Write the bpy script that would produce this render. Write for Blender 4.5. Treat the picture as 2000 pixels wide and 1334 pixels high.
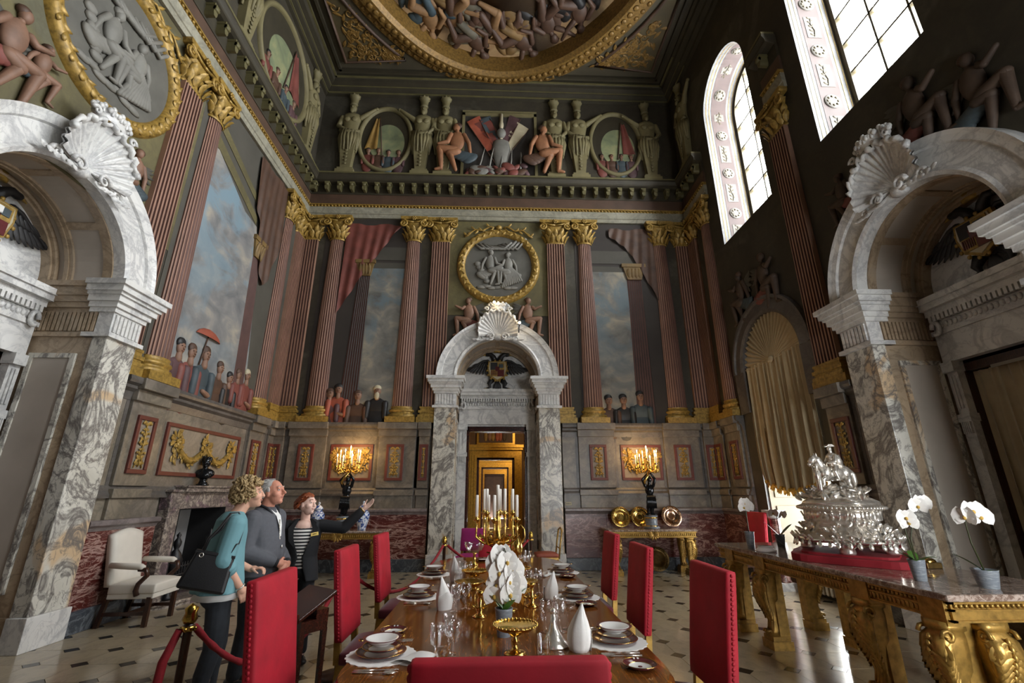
import bpy, bmesh, math, random
from math import pi, sin, cos, radians, sqrt, atan2, exp
from mathutils import Vector, Matrix, geometry, noise as mnoise
random.seed(7)
for _o in list(bpy.data.objects): bpy.data.objects.remove(_o, do_unlink=True)
S = bpy.context.scene
COL = S.collection

# ---------------------------------------------------------------- camera
XL, XR, YB, YF, ZC = -5.12, 5.30, 11.0, -1.0, 13.30     # room: left, right, end wall, wall behind camera, ceiling
CX = 0.08                                                # axis of the room
CAM_H, PITCH, YAW, ROLL, FPX = 1.6, radians(18.15), radians(2.27), radians(-.12), 900.0
cam_d = bpy.data.cameras.new('camera'); cam = bpy.data.objects.new('camera', cam_d); COL.objects.link(cam)
cam_d.sensor_width = 36.0; cam_d.sensor_fit = 'HORIZONTAL'; cam_d.lens = 36.0 * FPX / 2000.0
cam_d.clip_start = 0.05; cam_d.clip_end = 200
_f = Vector((sin(YAW)*cos(PITCH), cos(YAW)*cos(PITCH), sin(PITCH))); _r = Vector((cos(YAW), -sin(YAW), 0)); _u = _r.cross(_f)
_r2 = cos(ROLL)*_r + sin(ROLL)*_u; _u2 = -sin(ROLL)*_r + cos(ROLL)*_u
_m = Matrix((_r2, _u2, -_f)).transposed().to_4x4(); _m.translation = (0, 0, CAM_H); cam.matrix_world = _m
S.camera = cam
S.cycles.transparent_max_bounces = 32

# ---------------------------------------------------------------- world and exposure
EXPOSURE = 1.75
SKY = 10.5
w = bpy.data.worlds.new('overcast_sky'); S.world = w; w.use_nodes = True
bg = w.node_tree.nodes['Background']; bg.inputs[0].default_value = (0.95, 0.98, 1.0, 1); bg.inputs[1].default_value = SKY
S.view_settings.view_transform = 'Standard'; S.view_settings.look = 'None'
S.view_settings.exposure = EXPOSURE; S.view_settings.gamma = 1.0; S.view_settings.use_curve_mapping = False
# upper windows on the right-hand wall: (centre y, half width, sill, spring)
UPW = [(8.30, .95, 7.05, 10.65), (5.0, .95, 7.05, 10.65), (1.70, .95, 7.05, 10.65)]
LOW = [(8.30, .93, 0.45, 4.0), (1.70, .93, 0.45, 4.0)]
FILLW = [(4.05, .95, .9, 2.9)]        # unseen window added behind camera as fill: (centre x, half width, sill, head)
def portal(name, loc, sx, sy, rot=(0, radians(90), 0)):
    l = bpy.data.lights.new(name, 'AREA'); l.shape = 'RECTANGLE'; l.size = sx; l.size_y = sy; l.cycles.is_portal = True
    o = bpy.data.objects.new(name, l); COL.objects.link(o); o.location = loc; o.rotation_euler = rot
    return o
for yc, hw, s0, sp in UPW: portal('window_daylight', (XR+.86, yc, (s0+sp+hw)/2), sp+hw-s0, 2*hw)
for yc, hw, s0, sp in LOW: portal('window_daylight', (XR+.86, yc, 2.6), 4.9, 2*hw)

for xc, hw, s0, s1 in FILLW: portal('window_daylight', (xc, YF-.32, (s0+s1)/2), 2*hw, s1-s0, (radians(90), 0, 0))  # daylight portal of the added fill window

# ---------------------------------------------------------------- mesh helpers
def lin(c): return tuple(((x/12.92) if x <= .04045 else ((x+.055)/1.055)**2.4) for x in c)
def hx(h): return lin(tuple(int(h[i:i+2], 16)/255 for i in (0, 2, 4)))
class MB:
    def __init__(s): s.v = []; s.f = []; s.mi = []; s.sm = []; s.T = None; s.k = 0
    def add(s, vs, fs, mi=None, smooth=False):
        n = len(s.v); mi = s.k if mi is None else mi
        if s.T is not None: vs = [tuple(s.T @ Vector(p)) for p in vs]
        s.v += [tuple(p) for p in vs]
        for f in fs: s.f.append([n+i for i in f]); s.mi.append(mi); s.sm.append(smooth)
        return s
    def box(s, x0, x1, y0, y1, z0, z1, mi=None):
        vs = [(x0,y0,z0),(x1,y0,z0),(x1,y1,z0),(x0,y1,z0),(x0,y0,z1),(x1,y0,z1),(x1,y1,z1),(x0,y1,z1)]
        return s.add(vs, [(0,3,2,1),(4,5,6,7),(0,1,5,4),(1,2,6,5),(2,3,7,6),(3,0,4,7)], mi)
    def frus(s, z0, a0, b0, z1, a1, b1, c=(0,0), c1=None, mi=None):   # box tapering from half sizes a0,b0 to a1,b1
        c1 = c1 or c
        vs = [(c[0]+x*a0, c[1]+y*b0, z0) for x, y in ((-1,-1),(1,-1),(1,1),(-1,1))] + [(c1[0]+x*a1, c1[1]+y*b1, z1) for x, y in ((-1,-1),(1,-1),(1,1),(-1,1))]
        return s.add(vs, [(0,3,2,1),(4,5,6,7),(0,1,5,4),(1,2,6,5),(2,3,7,6),(3,0,4,7)], mi)
    def rings(s, rs, closed=True, caps=True, mi=None, smooth=True):
        n = len(rs[0]); vs = [p for r in rs for p in r]; fs = []
        for i in range(len(rs)-1):
            for j in range(n if closed else n-1):
                a = i*n+j; b = i*n+(j+1) % n; fs.append((a, b, b+n, a+n))
        if caps and closed: fs.append(tuple(range(n))[::-1]); fs.append(tuple(range((len(rs)-1)*n, len(rs)*n)))
        return s.add(vs, fs, mi, smooth)
    def lathe(s, prof, n=16, c=(0,0,0), mi=None, a0=0., a1=2*pi, sx=1., sy=1., smooth=True, caps=True, wob=None):
        full = abs(a1-a0-2*pi) < 1e-6; m = n if full else n+1; rs = []
        for r, z in prof:
            rs.append([(c[0]+sx*r*(wob(a0+(a1-a0)*j/n, z) if wob else 1)*cos(a0+(a1-a0)*j/n), c[1]+sy*r*(wob(a0+(a1-a0)*j/n, z) if wob else 1)*sin(a0+(a1-a0)*j/n), c[2]+z) for j in range(m)])
        return s.rings(rs, full, caps and full, mi, smooth)
    def tube(s, pts, r, n=8, mi=None, caps=True, closed=False, flat=None):
        P = [Vector(p) for p in pts]; R = r if isinstance(r, (list, tuple)) else [r]*len(P); rs = []
        up = Vector((0,0,1)); N = None
        for i, p in enumerate(P):
            if closed: d = P[(i+1) % len(P)]-P[i-1]
            else: d = P[min(i+1, len(P)-1)]-P[max(i-1, 0)]
            if d.length < 1e-9: d = Vector((0,0,1))
            d.normalize()
            if N is None:
                N = d.orthogonal() if abs(d.dot(up)) > .95 else up.cross(d)
            N = N - d*N.dot(d)
            if N.length < 1e-6: N = d.orthogonal()
            N.normalize(); B = d.cross(N); fl = 1. if flat is None else flat
            rs.append([tuple(p + N*(R[i]*cos(2*pi*j/n)) + B*(R[i]*fl*sin(2*pi*j/n))) for j in range(n)])
        if closed: rs.append(rs[0]); caps = False
        return s.rings(rs, True, caps, mi, True)
    def ell(s, c, r, n=10, m=6, mi=None, rot=None):
        r = (r, r, r) if isinstance(r, (int, float)) else r; vs = []; fs = []
        for i in range(1, m):
            t = pi*i/m
            for j in range(n): vs.append(Vector((r[0]*sin(t)*cos(2*pi*j/n), r[1]*sin(t)*sin(2*pi*j/n), r[2]*cos(t))))
        vs += [Vector((0,0,r[2])), Vector((0,0,-r[2]))]
        if rot is not None: vs = [rot @ p for p in vs]
        vs = [tuple(p+Vector(c)) for p in vs]; T = len(vs)-2; B = T+1
        for i in range(m-2):
            for j in range(n): a = i*n+j; b = i*n+(j+1) % n; fs.append((a, a+n, b+n, b))
        for j in range(n): fs.append((T, j, (j+1) % n)); fs.append((B, (m-2)*n+(j+1) % n, (m-2)*n+j))
        return s.add(vs, fs, mi, True)
    def caps(s, p0, p1, r0, r1, n=10, mi=None, k=3):               # tapered capsule
        p0 = Vector(p0); p1 = Vector(p1); d = (p1-p0); L = d.length; d = d/L if L > 1e-9 else Vector((0,0,1))
        pts = []; R = []
        for i in range(k, -1, -1):
            a = pi/2*i/k; pts.append(p0-d*r0*sin(a)); R.append(max(r0*cos(a), 1e-4))
        for i in range(k+1):
            a = pi/2*i/k; pts.append(p1+d*r1*sin(a)); R.append(max(r1*cos(a), 1e-4))
        return s.tube(pts, R, n, mi)
    def prism(s, poly, y0, y1, mi=None, smooth=False):             # polygon in x,z pushed from y0 to y1
        n = len(poly); vs = [(x, y0, z) for x, z in poly]+[(x, y1, z) for x, z in poly]
        fs = [tuple(range(n)), tuple(range(2*n-1, n-1, -1))]+[(i, n+i, n+(i+1) % n, (i+1) % n) for i in range(n)]
        return s.add(vs, fs, mi, smooth)
    def slab(s, poly, z0, z1, mi=None):                            # polygon in x,y pushed from z0 to z1
        n = len(poly); vs = [(x, y, z0) for x, y in poly]+[(x, y, z1) for x, y in poly]
        return s.add(vs, [tuple(range(n))[::-1], tuple(range(n, 2*n))]+[(i, (i+1) % n, n+(i+1) % n, n+i) for i in range(n)], mi)
    def extr(s, prof, x0, x1, mi=None, ends=True):                 # profile (y,z) along x
        n = len(prof); vs = [(x0, y, z) for y, z in prof]+[(x1, y, z) for y, z in prof]
        fs = [(i, i+1, n+i+1, n+i) for i in range(n-1)]
        if ends: fs += [tuple(range(n))[::-1], tuple(range(n, 2*n)), (n-1, 0, n, 2*n-1)]
        return s.add(vs, fs, mi)
    def arc(s, prof, zc, a0, a1, n=32, mi=None, xc=0.):             # profile (radius, y) swept about x=xc,z=zc
        m = len(prof); rs = []
        for i in range(n+1):
            a = a0+(a1-a0)*i/n; rs.append([(xc+r*cos(a), y, zc+r*sin(a)) for r, y in prof])
        return s.rings(rs, True, True, mi, False)
    def leaf(s, c, d, w, L, t=.01, mi=None, up=(0,-1,0), curl=0.):  # pointed leaf from c along d
        d = Vector(d).normalized(); u = Vector(up); sd = d.cross(u).normalized(); u = sd.cross(d); c = Vector(c)
        cs = [(0,.18),(.3,.85),(.6,1.),(.85,.6),(1,.03)]; vs = []; fs = []
        for q, k in cs:
            p = c+d*(L*q)+u*(curl*L*q*q); vs += [tuple(p-sd*(w*k/2)), tuple(p+u*t), tuple(p+sd*(w*k/2))]
        for i in range(len(cs)-1):
            a = 3*i; fs += [(a, a+1, a+4, a+3), (a+1, a+2, a+5, a+4)]
        return s.add(vs, fs, mi, True)
    def mesh(s, name, mats):
        me = bpy.data.meshes.new(name); me.from_pydata(s.v, [], s.f)
        for m in mats: me.materials.append(m)
        me.polygons.foreach_set('material_index', s.mi); me.polygons.foreach_set('use_smooth', s.sm); me.update()
        return me
    def build(s, name, mats, parent=None, bevel=None, loc=None, rz=None, subd=0):
        mats = mats if isinstance(mats, (list, tuple)) else [mats]
        o = bpy.data.objects.new(name, s.mesh(name, mats)); COL.objects.link(o); o.parent = parent
        if loc is not None: o.location = loc
        if rz is not None: o.rotation_euler.z = rz
        if bevel:
            b = o.modifiers.new('bevel', 'BEVEL'); b.width = bevel; b.segments = 2; b.limit_method = 'ANGLE'; b.angle_limit = radians(40)
        if subd:
            b = o.modifiers.new('subdivision', 'SUBSURF'); b.levels = subd; b.render_levels = subd
        return o
def thing(name, label, cat, loc=(0,0,0), rz=0, group=None):
    o = bpy.data.objects.new(name, None); COL.objects.link(o); o.empty_display_size = .1
    o.location = loc; o.rotation_euler.z = rz; o['label'] = label; o['category'] = cat
    if group: o['group'] = group
    return o
def tag(o, label, cat, group=None):
    o['label'] = label; o['category'] = cat
    if group: o['group'] = group
    return o
def struct(name, loc=(0,0,0), rz=0):
    o = bpy.data.objects.new(name, None); COL.objects.link(o); o.location = loc; o.rotation_euler.z = rz; o['kind'] = 'structure'; return o
def stc(o): o['kind'] = 'structure'; return o
def stuff(o): o['kind'] = 'stuff'; return o
def dup(root, loc=None, rz=None, label=None, group=None):
    r = root.copy(); COL.objects.link(r)
    if loc is not None: r.location = loc
    if rz is not None: r.rotation_euler.z = rz
    if label: r['label'] = label
    if group: r['group'] = group
    for ch in list(root.children):
        c = ch.copy(); COL.objects.link(c); c.parent = r
        for g in list(ch.children):
            d = g.copy(); COL.objects.link(d); d.parent = c
    return r
def inst(mesh_obj, parent, loc, rz=0., scale=None, name=None):     # a further piece sharing mesh data
    o = mesh_obj.copy(); COL.objects.link(o); o.parent = parent; o.location = loc; o.rotation_euler = (0,0,rz)
    if scale: o.scale = scale
    return o
def holes(name, outer, hs, mat, parent=None):                       # flat wall in local x,z at y=0 with openings
    rings_ = [[Vector((x, 0, z)) for x, z in outer]]+[[Vector((x, 0, z)) for x, z in h] for h in hs]
    vs = [p for r in rings_ for p in r]; tr = geometry.tessellate_polygon(rings_)
    return MB().add([tuple(p) for p in vs], [tuple(t) for t in tr]).build(name, mat, parent)
WALL = {'back': (0., lambda u, z=0., wd=0.: (u, YB-wd, z)), 'left': (pi/2, lambda u, z=0., wd=0.: (XL+wd, u, z)), 'right': (-pi/2, lambda u, z=0., wd=0.: (XR-wd, u, z))}

# ---------------------------------------------------------------- materials
def node(nt, t, **kw):
    n = nt.nodes.new(t)
    for k, v in kw.items():
        if isinstance(k, str) and hasattr(n, k): setattr(n, k, v)
    return n
def base(name, rough=.5, metal=0., spec=.5):
    m = bpy.data.materials.new(name); m.use_nodes = True; nt = m.node_tree; b = nt.nodes['Principled BSDF']
    b.inputs['Roughness'].default_value = rough; b.inputs['Metallic'].default_value = metal; b.inputs['Specular IOR Level'].default_value = spec
    return m, nt, b
def coord(nt, scale=(1,1,1), src='Object'):
    tc = nt.nodes.new('ShaderNodeTexCoord'); mp = nt.nodes.new('ShaderNodeMapping'); mp.inputs['Scale'].default_value = scale
    nt.links.new(tc.outputs[src], mp.inputs[0]); return mp.outputs[0]
def nz(nt, vec, scale, detail=4., dist=0., rough=.55):
    n = nt.nodes.new('ShaderNodeTexNoise'); n.inputs['Scale'].default_value = scale; n.inputs['Detail'].default_value = detail
    n.inputs['Distortion'].default_value = dist; n.inputs['Roughness'].default_value = rough; nt.links.new(vec, n.inputs['Vector']); return n.outputs['Fac']
def ramp(nt, fac, stops):
    r = nt.nodes.new('ShaderNodeValToRGB'); e = r.color_ramp.elements
    while len(e) < len(stops): e.new(.5)
    for i, (p, c) in enumerate(stops): e[i].position = p; e[i].color = (*c, 1) if len(c) == 3 else c
    nt.links.new(fac, r.inputs[0]); return r.outputs[0]
def mixc(nt, fac, a, b, mode='MIX'):
    m = nt.nodes.new('ShaderNodeMix'); m.data_type = 'RGBA'; m.blend_type = mode
    for sock, v in ((m.inputs[0], fac), (m.inputs[6], a), (m.inputs[7], b)):
        if isinstance(v, (int, float)): sock.default_value = v
        elif isinstance(v, tuple): sock.default_value = (*v, 1)
        else: nt.links.new(v, sock)
    return m.outputs[2]
def bump(nt, b, h, strength=.2, dist=.01):
    n = nt.nodes.new('ShaderNodeBump'); n.inputs['Strength'].default_value = strength; n.inputs['Distance'].default_value = dist
    nt.links.new(h, n.inputs['Height']); nt.links.new(n.outputs[0], b.inputs['Normal'])
def plain(name, c, rough=.5, metal=0., var=.12, scale=12., bmp=0., spec=.5, sheen=0.):
    m, nt, b = base(name, rough, metal, spec); v = coord(nt); n = nz(nt, v, scale, 5)
    d = tuple(x*(1-var) for x in c); l = tuple(min(1, x*(1+var)) for x in c)
    nt.links.new(ramp(nt, n, [(.3, d), (.7, l)]), b.inputs['Base Color'])
    if bmp: bump(nt, b, nz(nt, v, scale*4, 4), bmp, .004)
    if sheen: b.inputs['Sheen Weight'].default_value = sheen
    return m
def marble(name, c0, c1, vein, scale=2., vs=3., vw=.03, rough=.25, patch=None, stretch=(1,1,1), vstr=1.):
    m, nt, b = base(name, rough); v = coord(nt, stretch)
    cl = nz(nt, v, scale, 6, .6); col = ramp(nt, cl, [(.32, c0), (.68, c1)])
    if patch: col = mixc(nt, ramp(nt, nz(nt, v, scale*.45, 3, 1.2), [(.56, (0,0,0)), (.6, (1,1,1))]), col, patch)
    vn = nz(nt, v, vs, 7, 1.6, .6); k = vstr
    mask = ramp(nt, vn, [(.5-vw*2.2, (0,0,0)), (.5, (k,k,k)), (.5+vw*2.2, (0,0,0))])
    vn2 = nz(nt, v, vs*2.7, 6, 1.1, .6); mask2 = ramp(nt, vn2, [(.5-vw, (0,0,0)), (.5, (k*.7,)*3), (.5+vw, (0,0,0))])
    col = mixc(nt, mask, col, vein); col = mixc(nt, mask2, col, vein)
    nt.links.new(col, b.inputs['Base Color']); return m
def gilt(name, c, rough=.38, metal=.75, dirt=.45):
    m, nt, b = base(name, rough, metal); v = coord(nt); n = nz(nt, v, 18, 5)
    nt.links.new(ramp(nt, n, [(.3, tuple(x*dirt for x in c)), (.62, c)]), b.inputs['Base Color']); bump(nt, b, nz(nt, v, 55, 4), .35, .004); return m
def emis(name, c, s):
    m, nt, b = base(name); b.inputs['Base Color'].default_value = (*c, 1); b.inputs['Emission Color'].default_value = (*c, 1); b.inputs['Emission Strength'].default_value = s; return m
def glass(name, tint=(1,1,1), rough=0.):
    m = bpy.data.materials.new(name); m.use_nodes = True; nt = m.node_tree; nt.nodes.clear()
    o = nt.nodes.new('ShaderNodeOutputMaterial'); t = nt.nodes.new('ShaderNodeBsdfTransparent'); g = nt.nodes.new('ShaderNodeBsdfGlossy'); mx = nt.nodes.new('ShaderNodeMixShader')
    fr = nt.nodes.new('ShaderNodeLayerWeight'); fr.inputs[0].default_value = .5; pw_ = nt.nodes.new('ShaderNodeMath'); pw_.operation = 'POWER'; pw_.inputs[1].default_value = 2.5; nt.links.new(fr.outputs['Facing'], pw_.inputs[0]); mu = nt.nodes.new('ShaderNodeMath'); mu.operation = 'MULTIPLY_ADD'; mu.inputs[1].default_value = .75; mu.inputs[2].default_value = .08; nt.links.new(pw_.outputs[0], mu.inputs[0])
    t.inputs[0].default_value = (*tint, 1); g.inputs[0].default_value = (1,1,1,1); g.inputs['Roughness'].default_value = rough
    nt.links.new(mu.outputs[0], mx.inputs[0]); nt.links.new(t.outputs[0], mx.inputs[1]); nt.links.new(g.outputs[0], mx.inputs[2]); nt.links.new(mx.outputs[0], o.inputs[0]); return m
M = {}
M['white_marble'] = marble('white_marble', hx('c9c9c6'), hx('dedcd8'), hx('9a9a9c'), 1.2, 1.4, .025, .3, vstr=.6)
M['veined_marble'] = marble('veined_marble', hx('bdb9ad'), hx('d8d5cb'), hx('6a6561'), 2.0, 2.2, .028, .3, patch=hx('c5ab8a'), stretch=(1,1,.7))
M['tan_marble'] = marble('tan_marble', hx('9b8872'), hx('b09b80'), hx('74634f'), 1.3, 1.5, .022, .35, patch=hx('a08f7a'), vstr=.6)
M['panel_stone'] = plain('panel_stone', hx('aea498'), .45, var=.08, scale=2)
M['grey_marble'] = marble('grey_marble', hx('6b645b'), hx('857c70'), hx('4e4942'), 1.5, 1.3, .05, .4, patch=hx('7e7566'), vstr=.6)
M['dark_moulding'] = marble('dark_moulding', hx('524e4a'), hx('655f5a'), hx('383532'), 2, 2, .03, .4, vstr=.5)
M['red_marble'] = marble('red_marble', hx('451a17'), hx('612922'), hx('a88a80'), 2.2, 2.6, .018, .3, patch=hx('52221d'), stretch=(.55,.55,1.9))
M['slate'] = marble('slate', hx('33383f'), hx('4a4f55'), hx('70757a'), 1.5, 2, .015, .4)
M['mantel_marble'] = marble('mantel_marble', hx('8a7f76'), hx('b5a99a'), hx('4a4040'), 5, 6, .04, .3, patch=hx('8d767c'))
M['cream_tile'] = marble('cream_tile', hx('93866f'), hx('a89b83'), hx('7d7060'), 1.1, 1.0, .02, .16, vstr=.35)
M['black_tile'] = plain('black_tile', hx('23221f'), .2, var=.2, scale=6)
M['grout'] = plain('grout', hx('7d7364'), .7)
M['olive_paint'] = marble('olive_paint', hx('544d30'), hx('6f6740'), hx('433d28'), .8, 1.2, .06, .7, patch=hx('5d5b46'), vstr=.4)
M['wall_paint'] = marble('wall_paint', hx('332e24'), hx('433d2e'), hx('28241d'), .8, 1.2, .06, .7, patch=hx('4c483c'), vstr=.4)
M['dark_paint'] = plain('dark_paint', hx('2f2b27'), .7, var=.3, scale=1.5)
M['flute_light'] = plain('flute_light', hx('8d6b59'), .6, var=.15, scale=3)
M['flute_dark'] = plain('flute_dark', hx('573930'), .6, var=.2, scale=3)  # grooves darker than fillets: trompe-l'oeil shading put into the colour
M['gilt_paint'] = gilt('gilt_paint', hx('a5853f'), .45, .25, .4)
M['gilt'] = gilt('gilt', hx('b8924a'), .35, .6, .5)
M['gold'] = gilt('gold', hx('e2bc68'), .18, 1., .7)
M['brass'] = gilt('brass', hx('d0ad55'), .2, 1., .55)
M['silver'] = gilt('silver', hx('f2ece2'), .26, .8, .8)
M['frieze'] = plain('frieze', hx('4c382b'), .6, var=.25, scale=2.5)
M['arch_white'] = marble('arch_white', hx('85816f'), hx('9c9887'), hx('64625a'), 1.2, 1.5, .03, .5, vstr=.5)
M['cornice_dark'] = plain('cornice_dark', hx('342f22'), .6, var=.25, scale=3)
M['cornice_light'] = plain('cornice_light', hx('5e5838'), .6, var=.2, scale=4)
M['ceiling_paint'] = plain('ceiling_paint', hx('453f30'), .7, var=.2, scale=1.2)
M['statue'] = plain('statue', hx('706848'), .65, var=.2, scale=3)
M['grisaille'] = plain('grisaille', hx('74726b'), .65, var=.2, scale=4)
M['grisaille_ground'] = plain('grisaille_ground', hx('55534c'), .7, var=.2, scale=3)
M['skin_paint'] = plain('skin_paint', hx('7a5b49'), .6, var=.25, scale=6)
M['red_paint'] = plain('red_paint', hx('6d3a32'), .6, var=.3, scale=3)
M['orange_paint'] = plain('orange_paint', hx('924a36'), .6, var=.25, scale=4)
M['blue_paint'] = plain('blue_paint', hx('3c474c'), .6, var=.3, scale=4)
M['brown_paint'] = plain('brown_paint', hx('4b3528'), .6, var=.3, scale=4)
M['plum_paint'] = plain('plum_paint', hx('50383a'), .6, var=.3, scale=4)
M['ochre_paint'] = plain('ochre_paint', hx('8a6c35'), .6, var=.3, scale=4)
M['cream_paint'] = plain('cream_paint', hx('b3a98e'), .6, var=.2, scale=4)
M['black_paint'] = plain('black_paint', hx('1d1b1b'), .5, var=.3, scale=6)
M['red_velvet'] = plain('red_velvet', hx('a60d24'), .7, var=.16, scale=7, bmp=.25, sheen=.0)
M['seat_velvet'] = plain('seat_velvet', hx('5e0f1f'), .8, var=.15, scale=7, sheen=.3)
M['red_cloth'] = plain('red_cloth', hx('8e1622'), .8, var=.1, scale=9)
M['magenta_velvet'] = plain('magenta_velvet', hx('98206a'), .8, var=.1, scale=9)
M['rope'] = plain('rope', hx('8a1620'), .8, var=.2, scale=30, bmp=.4)
M['mahogany'] = marble('mahogany', hx('3c1a10'), hx('54261a'), hx('2a120b'), 3, 5, .06, .25, stretch=(1,6,6))
M['wood_dark'] = marble('wood_dark', hx('3a2119'), hx('51301f'), hx('2a1810'), 3, 6, .05, .3, stretch=(5,5,.6))
M['cream_leather'] = plain('cream_leather', hx('d3cdc2'), .55, var=.05, scale=5)
M['black_bronze'] = plain('black_bronze', hx('15171a'), .18, var=.2, scale=8, metal=.3)
M['iron'] = plain('iron', hx('17171a'), .5, var=.2, scale=20)
M['soot'] = plain('soot', hx('121214'), .8, var=.2)
M['fireback'] = plain('fireback', hx('8b8988'), .7, var=.08, scale=3)
M['curtain'] = plain('curtain', hx('a89878'), .8, var=.08, scale=6, sheen=.2)
M['fringe'] = gilt('fringe', hx('d2a53f'), .5, .3, .5)
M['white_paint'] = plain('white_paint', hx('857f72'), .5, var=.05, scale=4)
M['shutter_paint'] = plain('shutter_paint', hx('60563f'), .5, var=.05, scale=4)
M['radiator'] = plain('radiator', hx('a59a86'), .5, var=.08)
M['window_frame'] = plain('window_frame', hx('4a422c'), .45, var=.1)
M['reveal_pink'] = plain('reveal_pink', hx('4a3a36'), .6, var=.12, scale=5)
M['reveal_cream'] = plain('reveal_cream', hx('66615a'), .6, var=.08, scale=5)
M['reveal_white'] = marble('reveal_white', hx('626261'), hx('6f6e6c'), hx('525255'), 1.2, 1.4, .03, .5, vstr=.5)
M['pane_glass'] = glass('pane_glass')
M['crystal'] = glass('crystal', (.97,.97,.97))
M['porcelain'] = plain('porcelain', hx('e8e6e2'), .15, var=.02, scale=3)
M['maroon_rim'] = plain('maroon_rim', hx('5b2a2c'), .2, var=.1)
M['linen'] = plain('linen', hx('eceae6'), .8, var=.03, scale=20, bmp=.2)
M['candle'] = plain('candle', hx('f3efe6'), .5, var=.02)
M['flame'] = emis('flame', (1., .62, .22), 40.)
M['petal'] = plain('petal', hx('f4f1ec'), .6, var=.03, scale=12)
M['petal_heart'] = plain('petal_heart', hx('c9a24a'), .6, var=.15, scale=20)
M['leaf'] = plain('leaf', hx('4d7a2a'), .35, var=.25, scale=9)
M['leaf_dark'] = plain('leaf_dark', hx('2c4a22'), .35, var=.25, scale=9)
M['stem'] = plain('stem', hx('3a3d22'), .5)
M['pot'] = marble('pot', hx('8f959a'), hx('b4b8bb'), hx('737a82'), 6, 5, .06, .3, stretch=(1,1,5))
M['console_top'] = marble('console_top', hx('6b574c'), hx('857064'), hx('b5a498'), 4, 6, .03, .1)
M['skin'] = plain('skin', hx('d9a78e'), .5, var=.06, scale=14)
M['skin_pale'] = plain('skin_pale', hx('e6bfae'), .5, var=.06, scale=14)
M['skin_ruddy'] = plain('skin_ruddy', hx('cf8f77'), .5, var=.08, scale=14)
M['lips'] = plain('lips', hx('b56a60'), .4)
M['eye_white'] = plain('eye_white', hx('e8e6e4'), .2); M['eye_dark'] = plain('eye_dark', hx('2b1d16'), .2)
M['hair_blond'] = plain('hair_blond', hx('a58c63'), .6, var=.35, scale=35, bmp=.6)
M['hair_grey'] = plain('hair_grey', hx('b9b6b2'), .6, var=.2, scale=35, bmp=.5)
M['hair_red'] = plain('hair_red', hx('8a4420'), .5, var=.35, scale=30, bmp=.5)
M['teal_cloth'] = plain('teal_cloth', hx('6d9aa2'), .8, var=.1, scale=5, bmp=.15)
M['grey_cloth'] = plain('grey_cloth', hx('55565c'), .8, var=.08, scale=30, bmp=.15)
M['black_cloth'] = plain('black_cloth', hx('17181c'), .8, var=.15, scale=9)
M['denim'] = plain('denim', hx('22262c'), .8, var=.2, scale=30)
M['white_cloth'] = plain('white_cloth', hx('e4e4e2'), .8, var=.03)
M['black_leather'] = plain('black_leather', hx('1b1b1d'), .4, var=.15, scale=40, bmp=.2)
M['badge'] = plain('badge', hx('d9bd6a'), .3, metal=.4)
def stripes_mat():
    m, nt, b = base('striped_jersey', .8); v = coord(nt); sp = nt.nodes.new('ShaderNodeSeparateXYZ'); nt.links.new(v, sp.inputs[0])
    mt = nt.nodes.new('ShaderNodeMath'); mt.operation = 'MULTIPLY'; mt.inputs[1].default_value = 1/.032; nt.links.new(sp.outputs[2], mt.inputs[0])
    fr = nt.nodes.new('ShaderNodeMath'); fr.operation = 'FRACT'; nt.links.new(mt.outputs[0], fr.inputs[0])
    nt.links.new(ramp(nt, fr.outputs[0], [(.0, hx('e6e2dc')), (.5, hx('e6e2dc')), (.52, hx('1c1c20')), (1., hx('1c1c20'))]), b.inputs['Base Color']); return m
M['stripes'] = stripes_mat()
def blue_white():
    m, nt, b = base('blue_white_porcelain', .12); v = coord(nt)
    n = nz(nt, v, 9, 6, 1.2); n2 = nz(nt, v, 26, 4, .6); sp = nt.nodes.new('ShaderNodeSeparateXYZ'); nt.links.new(v, sp.inputs[0])
    c = ramp(nt, n, [(.5, hx('d5dbe3')), (.545, hx('1d3f86')), (.64, hx('3a61a8')), (.66, hx('d5dbe3'))]); c2 = ramp(nt, n2, [(.56, hx('ffffff')), (.6, hx('6b8cc4'))])
    nt.links.new(mixc(nt, .8, c, c2, 'MULTIPLY'), b.inputs['Base Color']); return m
M['blue_white'] = blue_white()
def sky_mat(name, low, mid, top, blue, z0, z1, seed=0.):
    m, nt, b = base(name, .65); tc = nt.nodes.new('ShaderNodeTexCoord'); mp = nt.nodes.new('ShaderNodeMapping'); mp.inputs['Location'].default_value = (seed, seed, 0); mp.inputs['Scale'].default_value = (1, 1, 1.25)
    nt.links.new(tc.outputs['Object'], mp.inputs[0]); v = mp.outputs[0]
    n = nz(nt, v, .75, 8, .8, .6); n2 = nz(nt, v, 1.9, 7, .5)
    sp = nt.nodes.new('ShaderNodeSeparateXYZ'); nt.links.new(tc.outputs['Object'], sp.inputs[0]); mr = nt.nodes.new('ShaderNodeMapRange'); mr.inputs[1].default_value = z0; mr.inputs[2].default_value = z1; nt.links.new(sp.outputs[2], mr.inputs[0])
    cl = ramp(nt, n2, [(.3, low), (.52, mid), (.72, top)]); h = nt.nodes.new('ShaderNodeMath'); h.operation = 'MULTIPLY'; nt.links.new(mr.outputs[0], h.inputs[0]); nt.links.new(ramp(nt, n, [(.47, (0,0,0)), (.56, (1,1,1))]), h.inputs[1])
    nt.links.new(mixc(nt, h.outputs[0], cl, blue), b.inputs['Base Color']); return m
M['sky_left'] = sky_mat('painted_sky_side', hx('5c5d5f'), hx('7b7a78'), hx('a29988'), hx('718793'), 3.2, 7.0)
M['sky_back'] = sky_mat('painted_sky_end', hx('52524e'), hx('76736b'), hx('a0967f'), hx('5f7078'), 3.0, 7.4, 3.3)
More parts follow.
